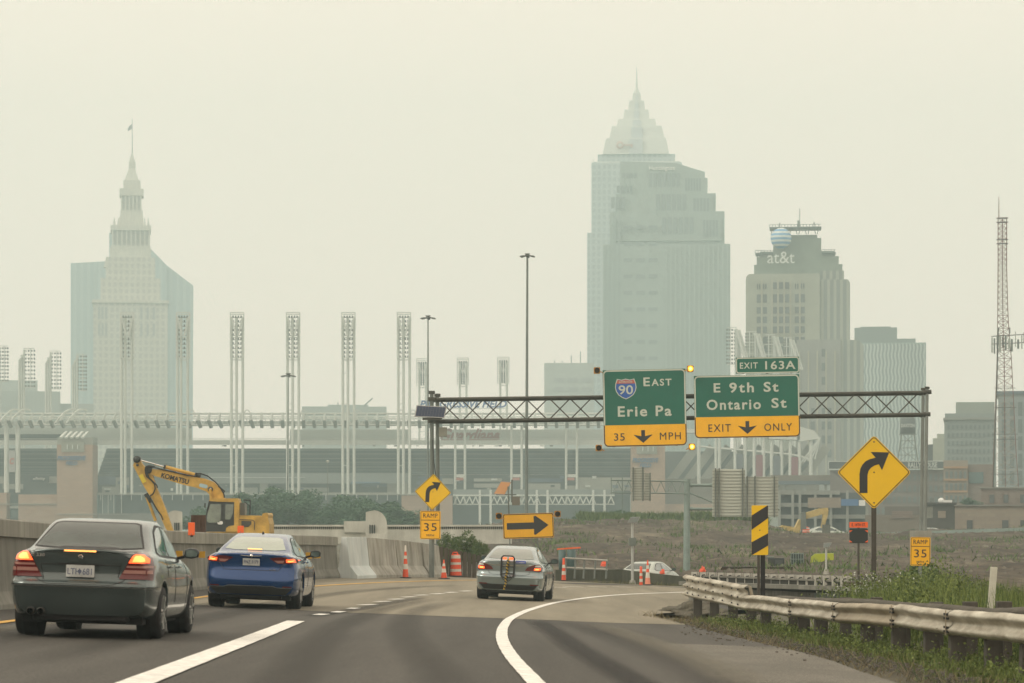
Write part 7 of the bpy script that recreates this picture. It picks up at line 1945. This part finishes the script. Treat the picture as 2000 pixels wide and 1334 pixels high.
# distant yellow excavator on the dirt
D = 292.0; k_ = D/F
ex2 = empty('excavator', P(1575, 1045, D), 'small distant yellow excavator digging on the dirt field by the garage', 'excavator')
def E3(x, y): return ((x-CX)*k_-ex2.location.x, (HY-y)*k_-ex2.location.z)
def pr2(nm, pts, a, b, m): MB().prism([E3(*q) for q in pts], a, b).build(nm, m, ex2)
M_exy2 = mat('dusty_excavator_yellow', (.44, .34, .12), .6, var=.3, scale=1)
pr2('boom', [(1568, 1003), (1600, 993), (1612, 993), (1618, 997), (1612, 1003), (1572, 1014)], -.35, .35, M_exy2)
pr2('stick', [(1606, 992), (1617, 992), (1617, 1004), (1609, 1031), (1603, 1031), (1606, 1010)], -.3, .3, M_exy2)
pr2('blade_arm', [(1522, 1029), (1528, 1026), (1552, 1030), (1560, 1014), (1566, 1018), (1562, 1036), (1548, 1044), (1535, 1038)], -.8, .8, M_exy2)
pr2('upper_body', [(1538, 1036), (1550, 1030), (1560, 1034), (1558, 1048), (1540, 1050)], -1.2, 1.2, M_exy2)
pr2('cab', [(1562, 1001), (1572, 1000), (1573, 1034), (1562, 1034)], -1.0, .6, M_postg)
pr2('track', [(1534, 1046), (1568, 1046), (1570, 1052), (1536, 1054)], -1.3, 1.3, M_exd)
# low wall far away with a drum and parked cars behind
t = TH('far_concrete_wall', 1620, 300, 'low pale concrete wall in front of the parked white car at the back of the site', 'wall', ybase=1050)
t.box('wall_face', 1560, 1690, 1040, 1056, M_conc2, .6)
drum(P(1574.5, 1047, 298), .95, .42, 'faded orange and white drum at the left end of the far concrete wall')
def pcar(x, y, D, yaw, paint, label, sc=1.0, name='parked_car'):
    c = farcar(name, label, P(x, y, D), yaw, paint, sc); return c
pcar(1570, 1055, 312, R(-80), M_palecar, 'white parked car behind the far concrete wall at the back of the dirt field', 1.1)
pcar(1852, 1054, 328, R(70), M_palecar, 'pale car half hidden behind the distant guardrail by the small dark building', 1.0)
c_ = pcar(1236, 1158, 126, R(-22), M_palecar, 'pale green car parked behind the low wall past the curve, roof showing', 1.0)
# pipe rail and low wall past the curve
t = TH('pipe_rail', 1145, 121, 'white pipe rail on thin posts beyond the striped tube cone', 'railing', ybase=1136)
mb = MB(); 
for y0, y1 in ((1090, 1095), (1108.5, 1112.5)): mb.tube(t.L(1103, y0), t.L(1187, y1), .045, n=8); 
mb.build('rails', mat('pale_pipe', (.42, .42, .38), .5), t.e)
for x in (1106, 1124, 1141.5, 1163, 1185.5): MB().tube(t.L(x, 1091+(x-1103)*.06), t.L(x-2, 1130), .045, n=8).build('rail_post', M_steel, t.e)
wl_ = MB(); a = P(1090, 1112, 123); b = P(1345, 1127, 119)
q0 = [P(1085, 1113, 123), P(1215, 1112, 122), P(1240, 1116, 121), P(1345, 1127, 119)]
for u, v in zip(q0[:-1], q0[1:]): wl_.add([u, v, v+Vector((0, .4, 0)), u+Vector((0, .4, 0)), u-Vector((0, 0, 1.2)), v-Vector((0, 0, 1.2)), v+Vector((0, .4, -1.2)), u+Vector((0, .4, -1.2))], [(0, 1, 2, 3), (0, 4, 5, 1), (3, 2, 6, 7), (0, 3, 7, 4), (1, 5, 6, 2)])
wl_.build('low_far_wall', wallmat('mossy_dark_concrete', (.05, .055, .035), (.085, .085, .06)), label='low dark mossy wall on the outside of the curve behind the grass strip', cat='wall')
# cabinets, tanks
t = TH('tank_pair', 1108, 124, 'two teal drums under an orange roof bar beside the silver sedan', 'tank', ybase=1125)
for x, r in ((1098, 7), (1116, 8.5)):
    q = t.L(x, 1074); q2 = t.L(x, 1118); MB().lathe([(0, q2.z), (r*t.k, q2.z), (r*t.k, q.z), (0, q.z)], (q.x, .5, 0), n=18).build('teal_drum', mat('teal_painted_metal', (.07, .13, .13), .5, var=.2, scale=2), t.e)
MB().bar(t.L(1088, 1072.5, 0), t.L(1134, 1069.5, 0), .07).build('orange_bar', mat('orange_sheeting', (0, 0, 0)), t.e)
t = TH('lime_green_tank', 1608, 150, 'lime green slope-topped skid tank standing on the dirt field', 'tank', ybase=1110)
t.prism('tank_body', [(1584, 1088), (1592, 1082), (1628, 1081), (1629, 1108), (1582, 1108)], mat('lime_green_paint', (.36, .42, .02), .5, var=.1, scale=1), 1.6)
for x in (1590, 1618): t.box('tank_skid', x, x+4, 1108, 1111, M_exd, 1.4, .1)
t = TH('teal_cage_container', 1557, 152, 'dark teal caged container left of the lime green tank', 'container', ybase=1112)
t.box('container_body', 1545, 1569, 1082, 1112, mat('dark_teal_metal', (.035, .06, .058), .6, var=.2, scale=2), 1.4)
cg_ = MB()
for k in range(6): cg_.bar(t.L(1545+k*4.8, 1080, -.05), t.L(1545+k*4.8, 1112, -.05), .04)
for y in (1081, 1092, 1103): cg_.bar(t.L(1544, y, -.05), t.L(1570, y, -.05), .04)
cg_.build('cage_bars', M_pgreen, t.e)
t = TH('generator_unit', 1512, 154, 'dark generator box standing behind the striped object marker', 'generator', ybase=1108)
t.box('generator_body', 1500, 1532, 1090, 1106, M_exd, 1.4); t.box('generator_top', 1498, 1512, 1087, 1090, M_postg, 1.0, .1); t.box('generator_vent', 1514, 1529, 1093, 1102, mat('vent_grey', (.07, .08, .08), .6), .1, -.12)
t = TH('steel_beam_stack', 1470, 140, 'long rusty steel beam lying on the dirt behind the bridge rail', 'beam', ybase=1116)
t.box('beam_web', 1410, 1548, 1108, 1113, mat('rusty_steel', (0, 0, 0)), .3, .1); t.box('beam_flange', 1410, 1548, 1106.5, 1108, M_brown, .5)
for i, (x, y, D_, w_, lb) in enumerate(((1372, 1115, 118, 12, 'small red-orange plastic heap just behind the end of the three-wave rail'), (1180, 1104, 128, 14, 'red bundle lying left of the pale green car'), (1294, 1119, 126, 9, 'red piece on the wall right of the pale green car'))):
    lump('red_plastic_heap', P(x, y, D_), w_*D_/F*.5, .3, .22, M_cone, i*5.3, nn=14, label=lb, cat='debris', group='red plastic debris by the site')
t = TH('site_guardrail', 1900, 255, 'distant grey guardrail on posts along the top of the dirt slope at right', 'guardrail', ybase=1042)
rl = MB(); rl.bar(t.L(1640, 1046), t.L(1820, 1040), .1, .3); rl.bar(t.L(1820, 1040), t.L(2100, 1030), .1, .3); rl.build('rail_beam', M_pgreen, t.e)
for x in range(1660, 2090, 26): MB().box(-.12, .12, .05, .25, -1.1, .2).build('rail_post', M_postg, t.e, loc=t.L(x, 1040-(x-1820)*.036+ (1.5 if x < 1820 else 0)))
# white curved parapets
M_wc = wallmat('white_cast_concrete', (.42, .43, .38), (.55, .56, .50), .2, .4)
def fin(x0, D, flip, label, sc=1.0):
    t = TH('curved_end_wall', x0, D, label, 'wall', ybase=1050, group='white curved end walls')
    s = -1 if flip else 1
    pts = [(-21.5, 50), (-21, 2), (-12, 0), (-4, -1.5), (3, .0), (10, 4), (16, 11), (19.5, 20), (21, 32), (21.5, 50)]
    t.prism('wall_slab', [(x0+s*a*sc, 998+b*sc) for a, b in pts], M_wc, 1.2)
    for a in (-13, -8.5, -4): t.box('slot', x0+s*a*sc-1, x0+s*a*sc+1.2, 998+27*sc, 998+44*sc, M_sdk, .2, -.1)
    t.box('wall_foot', x0-21*sc, x0+21*sc, 1042, 1060, M_wc, 1.6, -.2)
fin(735.5, 165, False, 'white curved end wall with three narrow slots at the middle of the pale parapet')
fin(338, 172, True, 'white curved end wall half hidden by the excavator stick', .85)
t = TH('pale_parapet', 760, 168, 'long pale balustraded parapet behind the precast barriers', 'wall', ybase=1055)
t.box('parapet_wall', 528, 1000, 1034, 1062, M_wc, .5); t.box('parapet_coping', 526, 1002, 1025, 1028.5, M_wc, .7, -.1)
bl_ = MB()
for k in range(118): x = 529+k*4; a = t.L(x, 1028.5); b = t.L(x+2, 1034); bl_.box(a.x, b.x, .1, .35, b.z, a.z)
bl_.build('balusters', M_wc, t.e); t.box('parapet_shadow_gap', 528, 1000, 1028.6, 1033.8, M_par, .1, .4)
t.box('parapet_pier', 672, 716, 1018, 1040, M_wc, .8, -.15)
t = TH('white_van', 657, 190, 'white roof of a van just showing over the pale parapet', 'van', ybase=1050)
t.prism('van_body', [(620, 1050), (622, 1030), (632, 1025.5), (688, 1025.5), (694, 1032), (695, 1050)], M_whitecar, 2.0); t.box('van_window', 626, 690, 1029.5, 1035, M_win, .05, -.04)
for x in (636, 680): q = t.L(x, 1050); MB().lathe([(0, -.1), (.34, -.1), (.34, .12), (0, .12)], (q.x, 0, q.z-.1), n=14, axis='y').build('wheel', M_tyre, t.e)

# ---------------------------------------------------------------- trees, bushes, grass
def leafmat(name, c0, c1):
    m = bpy.data.materials.new(name); m.use_nodes = True; n = m.node_tree; b = n.nodes['Principled BSDF']; b.inputs['Roughness'].default_value = .7; b.inputs['Specular IOR Level'].default_value = .25
    g_ = n.nodes.new('ShaderNodeNewGeometry'); r = n.nodes.new('ShaderNodeValToRGB'); r.color_ramp.elements[0].color = (*c0, 1); r.color_ramp.elements[1].color = (*c1, 1)
    n.links.new(g_.outputs['Random Per Island'], r.inputs[0]); n.links.new(r.outputs[0], b.inputs['Base Color']); 
    try: b.inputs['Subsurface Weight'].default_value = 0
    except Exception: pass
    MATS[name] = m; return m
M_leafd = leafmat('dark_tree_leaves', (.05, .11, .07), (.11, .19, .11))
M_leafb = leafmat('bush_leaves', (.05, .09, .03), (.13, .18, .06))
M_weed = leafmat('weed_leaves', (.045, .078, .018), (.175, .22, .06))
M_bark = mat('tree_bark', (.06, .05, .04), .9, var=.3, scale=4)
def np_mesh(name, V, Fc, m):
    me = bpy.data.meshes.new(name); nv = len(V); nf = len(Fc); kk = Fc.shape[1]
    me.vertices.add(nv); me.vertices.foreach_set('co', V.astype(np.float32).ravel())
    me.loops.add(nf*kk); me.loops.foreach_set('vertex_index', Fc.astype(np.int32).ravel())
    me.polygons.add(nf); me.polygons.foreach_set('loop_start', (np.arange(nf)*kk).astype(np.int32)); me.polygons.foreach_set('loop_total', np.full(nf, kk, np.int32))
    me.update(calc_edges=True); me.materials.append(m); return me
def leaf_quads(C_, size, n):
    """n small random quads at centres C_ (n,3)"""
    d1 = RNG.normal(size=(n, 3)); d1 /= np.linalg.norm(d1, axis=1)[:, None]
    d2 = np.cross(d1, RNG.normal(size=(n, 3))); d2 /= np.linalg.norm(d2, axis=1)[:, None]
    s = (size*RNG.uniform(.6, 1.4, n))[:, None]
    V = np.stack([C_+d1*s, C_+d2*s*.6, C_-d1*s, C_-d2*s*.6], 1).reshape(-1, 3)
    return V, np.arange(4*n).reshape(n, 4)
def crown_mesh(name, rx, ry, rz, n, size, m, clumps=26, base=0.0):
    cc = RNG.normal(size=(clumps, 3)); cc /= np.linalg.norm(cc, axis=1)[:, None]; cc *= RNG.uniform(.35, .95, clumps)[:, None]
    cr_ = RNG.uniform(.22, .42, clumps)
    idx = RNG.integers(0, clumps, n); p = RNG.normal(size=(n, 3)); p /= np.linalg.norm(p, axis=1)[:, None]
    p = cc[idx]+p*(cr_[idx]*RNG.uniform(.55, 1.05, n))[:, None]
    p = p*np.array([rx, ry, rz])+np.array([0, 0, rz*1.0+base])
    V, F_ = leaf_quads(p, size, n); return np_mesh(name, V, F_, m)
def tree(c, rx, rz, h, label, group, me, m_trunk=M_bark, name='tree'):
    e = empty(name, c, label, 'tree', group)
    o = bpy.data.objects.new('crown', me); C.objects.link(o); o.parent = e; o.location = (0, 0, h); o.scale = (rx, rx, rz); o.rotation_euler = (0, 0, random.uniform(0, 6))
    tb = MB(); tb.tube((0, 0, -.5), (.1, 0, h+rz*.5), .22, .12, n=8)
    for k in range(5):
        a = k*1.3; tb.tube((.05, 0, h*.7+k*.15), (.8*rx*.5*math.cos(a), .8*rx*.5*math.sin(a), h+rz*(.7+.1*k)), .09, .03, n=5)
    tb.build('trunk', m_trunk, e); return e
crs = [crown_mesh('crown', 1, 1, 1, 8000, .042, M_leafd) for _ in range(3)]
tl = [(395, 1000, 372, 'first'), (432, 975, 380, ''), (475, 957, 388, ''), (520, 945, 392, ''), (560, 955, 384, ''), (605, 950, 396, ''), (650, 962, 380, ''), (695, 968, 374, ''), (735, 975, 368, ''), (775, 985, 362, '')]
tlab = ['dark tree at the left end of the row, left of the excavator cab', 'dark tree directly behind the excavator cab', 'dark tree rising over the excavator body', 'tall dark tree right of the excavator counterweight', 'dark tree behind the short high-mast light', 'tallest broad dark tree in the middle of the row', 'dark tree behind the slim lantern post', 'dark tree left above the white curved end wall', 'dark tree straight above the white curved end wall', 'last dark tree of the row, beside the left RAMP sign']
for i, (x, yt, D, _) in enumerate(tl):
    c = P(x, 1045, D); top = (HY-yt)*D/F-c.z; rx = random.uniform(4.0, 5.2)
    rz = (top-.4)/2; tree(c, rx, rz, .4, tlab[i], 'dark trees in front of the ballpark', crs[i % 3])
for i, (x, yt, D) in enumerate(((1150, 1000, 300), (1195, 997, 304), (1240, 1000, 300), (1285, 1003, 298), (1325, 1006, 296), (1400, 1004, 300), (1440, 1008, 300))):
    c = P(x, 1022, D); rz = ((HY-yt)*D/F-c.z)/2
    e = empty('bush', c, ('low green bush at the left end of the dirt crest', 'second green bush on the dirt crest', 'green bush on the dirt crest above the small solar panel', 'green bush left of the far gantry post on the crest', 'green bush directly behind the far gantry post', 'green bush under the taller sign back', 'green bush under the shorter sign back')[i], 'bush', 'bushes along the dirt crest')
    o = bpy.data.objects.new('foliage', crs[i % 3]); o.data = crs[i % 3]; C.objects.link(o); o.parent = e; o.scale = (1.8, 1.5, rz*1.1)
bm_ = [crown_mesh('foliage', 1, 1, 1, 4200, .05, M_leafb, clumps=20) for _ in range(2)]
for i, (x, yt, w_, D, lb) in enumerate(((872, 1036, 28, 112, 'rounded green bush behind the timber wall, next to the left RAMP sign'), (905, 1040, 34, 114, 'big round green bush behind the orange drum'), (935, 1052, 22, 113, 'smaller round bush left of the silver sedan'))):
    c = P(x, 1108, D); rz = ((HY-yt)*D/F-c.z)/2; e = empty('bush', c, lb, 'bush', 'bushes behind the timber wall')
    o = bpy.data.objects.new('foliage', bm_[i % 2]); C.objects.link(o); o.parent = e; o.scale = (w_*D/F, w_*D/F, rz)
# climbing shrubs by the low brick building
for i, (x, y, w_, D) in enumerate(((1897, 975, 22, 396), (1775, 1036, 16, 300), (1715, 1040, 12, 296))):
    e = empty('bush', P(x, y+14, D), ('leafy green shrub on the roof line beside the lattice mast', 'low shrub at the foot of the right gantry footing', 'low shrub left of the gantry footing')[i], 'bush', 'shrubs near the low buildings')
    o = bpy.data.objects.new('foliage', crs[i]); C.objects.link(o); o.parent = e; o.scale = (w_*D/F, w_*D/F, 9*D/F)
# sumac-like plant behind the right RAMP sign
sm = []
for k in range(260):
    a = RNG.uniform(0, 6.28); rr_ = RNG.uniform(.05, .75); z = .9+RNG.uniform(-.25, .35)*(1-rr_)-rr_*.2
    sm.append((rr_*math.cos(a), rr_*.6*math.sin(a), z))
V, F_ = leaf_quads(np.array(sm), .085, len(sm)); me = np_mesh('foliage', V, F_, M_leafb)
e = empty('sumac_shrub', P(1800, 1176, 83), 'broad-leaved shrub just behind the right RAMP 35 sign', 'shrub'); o = bpy.data.objects.new('foliage', me); C.objects.link(o); o.parent = e; o.scale = (.85, .85, 1.1)
tb = MB(); tb.tube((0, 0, -.3), (0, 0, .8), .03, .02); tb.build('stem', M_bark, e)
# weeds: blades and small leaves
def blades(pts, h0, h1, w_, lean=.35):
    n = len(pts); p = np.array(pts); a = RNG.uniform(0, 2*PI, n); h = RNG.uniform(h0, h1, n)
    t_ = np.stack([np.cos(a), np.sin(a), 0*a], 1)*(w_*RNG.uniform(.6, 1.3, n))[:, None]
    l = RNG.normal(0, lean, (n, 2))*h[:, None]; up = np.stack([l[:, 0], l[:, 1], h], 1)
    V = np.stack([p-t_, p+t_, p+up*.6+t_*.6, p+up], 1).reshape(-1, 3)
    return V, np.arange(4*n).reshape(n, 4)
def rail_x(D): return lin([22, 28.3, 33, 41, 54, 62, 70], [5.6, 5.44, 5.46, 5.05, 4.73, 4.05, 3.9], D)
pts = []
while len(pts) < 22000:
    D = random.uniform(24, 58); X = rail_x(D)+random.gauss(.12, .42)+.05
    if X < rail_x(D)-1.15+.25*math.sin(D*1.9)+.2*math.sin(D*5.3): continue
    if noise.noise(Vector((X*1.1, D*.6, 3)))+.22 < random.random()*.45: continue
    pts.append((X, D, ground_z(X, D)+.02))
hl = np.array([max(.4, 1-abs(p[0]-rail_x(p[1]))*.5) for p in pts])
V, F_ = blades(pts, .04, .24, .010); o = bpy.data.objects.new('verge_grass', np_mesh('verge_grass', V, F_, M_weed)); C.objects.link(o); setp(o, 'ragged green grass growing under and in front of the dented guardrail', 'grass', kind='stuff')
pts = []
for k in range(230):
    D = random.uniform(24.5, 57); X = rail_x(D)+random.gauss(.0, .35); r_ = random.uniform(.08, .24); g_ = ground_z(X, D)
    for q in range(75):
        d = RNG.normal(size=3); pts.append((X+d[0]*r_*.6, D+d[1]*r_*.6, g_+abs(d[2])*r_*.7+.02))
V, F_ = leaf_quads(np.array(pts), .020, len(pts)); o = bpy.data.objects.new('verge_weeds', np_mesh('verge_weeds', V, F_, M_weed)); C.objects.link(o); setp(o, 'leafy weeds clumped around the guardrail posts', 'weeds', kind='stuff')
# tall green growth behind the guardrail
pts = []; lf = []
for k in range(62000):
    D = random.uniform(36, 76); u = random.uniform(1590, 2120)
    X = PX(u, D)
    if X < rail_x(D)+1.2: continue
    dens = lin([1520, 1640, 1720, 1820, 1900, 2120], [.05, .15, .7, 1.0, .9, .9], u)
    if random.random() > dens: continue
    hmax = lin([1520, 1640, 1700, 1760, 1830, 1900, 1960, 2120], [.25, .35, .7, 1.15, 1.35, 1.0, .85, .8], u)*(1+.5*noise.noise(Vector((X*.8, D*.35, 0))))*lin([36, 50, 66], [.55, .82, 1.1], D)
    g_ = ground_z(X, D)
    if random.random() < .16: pts.append((X, D, g_+hmax*.35*random.random()))
    lf.append((X, D, g_+hmax*(random.random()**.6)))
V, F_ = leaf_quads(np.array(lf), .032, len(lf)); o = bpy.data.objects.new('tall_weeds', np_mesh('tall_weeds', V, F_, M_weed)); C.objects.link(o); setp(o, 'dense tall green weeds behind the guardrail below the RAMP sign', 'weeds', kind='stuff')
V, F_ = blades(pts, .5, 1.1, .014, .2); o = bpy.data.objects.new('tall_grass', np_mesh('tall_grass', V, F_, M_weed)); C.objects.link(o); setp(o, 'tall grass stalks among the weeds behind the guardrail', 'grass', kind='stuff')
# white-flowered bush
fl_ = RNG.normal(size=(260, 3))*np.array([.42, .3, .16])
V, F_ = leaf_quads(fl_, .030, 260); e = empty('flowering_shrub', P(1698, 1147, 62), 'shrub with white blossoms beside the tall diamond sign post', 'shrub')
o = bpy.data.objects.new('blossoms', np_mesh('blossoms', V, F_, mat('white_petals', (.45, .48, .42), .7))); C.objects.link(o); o.parent = e
fl_ = RNG.normal(size=(1500, 3))*np.array([.5, .35, .26])-np.array([0, 0, .15]); V, F_ = leaf_quads(fl_, .035, 1500); o = bpy.data.objects.new('foliage', np_mesh('foliage', V, F_, M_weed)); C.objects.link(o); o.parent = e
# grass strip outside the curve
pts = []
for k in range(16000):
    u = random.uniform(1085, 1480); D = random.uniform(112.5, 120.5); X = PX(u, D)
    if D < 110+ (u-1085)*.016+1.2: continue
    pts.append((X, D, ground_z(X, D)+.0))
V, F_ = blades(pts, .10, .40, .02); o = bpy.data.objects.new('curve_grass', np_mesh('curve_grass', V, F_, leafmat('dry_grass', (.06, .07, .025), (.16, .15, .06)))); C.objects.link(o); setp(o, 'dry green grass strip along the outside of the curve', 'grass', kind='stuff')
# dead grass and litter of the verge
pts = []
for k in range(9000):
    D = random.uniform(24, 60); X = rail_x(D)+random.gauss(-.25, .5)
    if X < rail_x(D)-1.5: continue
    pts.append((X, D, ground_z(X, D)+.01 if X > right_edge(D) else road_z(X, D)+.01))
V, F_ = blades(pts, .03, .20, .009, .9); o = bpy.data.objects.new('dry_verge_grass', np_mesh('dry_verge_grass', V, F_, leafmat('dead_grass', (.09, .075, .035), (.26, .22, .12)))); C.objects.link(o); setp(o, 'dry straw-coloured grass mixed into the verge by the guardrail', 'grass', kind='stuff')
pts = []
for q in range(70):
    D0_ = random.uniform(128, 285); u0 = random.uniform(900, 2040); X0 = PX(u0, D0_); r_ = random.uniform(.5, 3.5)
    for k in range(110):
        X = X0+random.gauss(0, r_); D = D0_+random.gauss(0, r_*1.6); pts.append((X, D, dirt_z(X, D)))
V, F_ = blades(pts, .10, .45, .045, .5); o = bpy.data.objects.new('dirt_weeds', np_mesh('dirt_weeds', V, F_, M_leafb)); C.objects.link(o); setp(o, 'sparse patches of weeds growing on the bare dirt', 'weeds', kind='stuff')
# grass on the crest of the dirt bank
pts = []
for k in range(14000):
    D = random.uniform(280, 300); u = random.uniform(1130, 1500); X = PX(u, D); pts.append((X, D, dirt_z(X, D)))
V, F_ = blades(pts, .3, 1.2, .07); o = bpy.data.objects.new('crest_grass', np_mesh('crest_grass', V, F_, M_leafb)); C.objects.link(o); setp(o, 'rough grass along the top of the dirt bank', 'grass', kind='stuff')
# ---------------------------------------------------------------- haze
def make_haze():
    hb = MB().box(-900, 900, -60, 2050, -24, 330)
    m = bpy.data.materials.new('haze'); m.use_nodes = True; n = m.node_tree; n.nodes.clear()
    o = n.nodes.new('ShaderNodeOutputMaterial'); v = n.nodes.new('ShaderNodeVolumePrincipled')
    v.inputs['Color'].default_value = (.74, .95, .985, 1)
    v.inputs['Density'].default_value = HAZE
    v.inputs['Anisotropy'].default_value = .2
    n.links.new(v.outputs[0], o.inputs['Volume'])
    return hb.build('haze', m, kind='stuff')
HAZE = 0.00056
haze = make_haze()
setp(haze, 'pale yellow smoke haze hanging over the road and the city', 'haze')
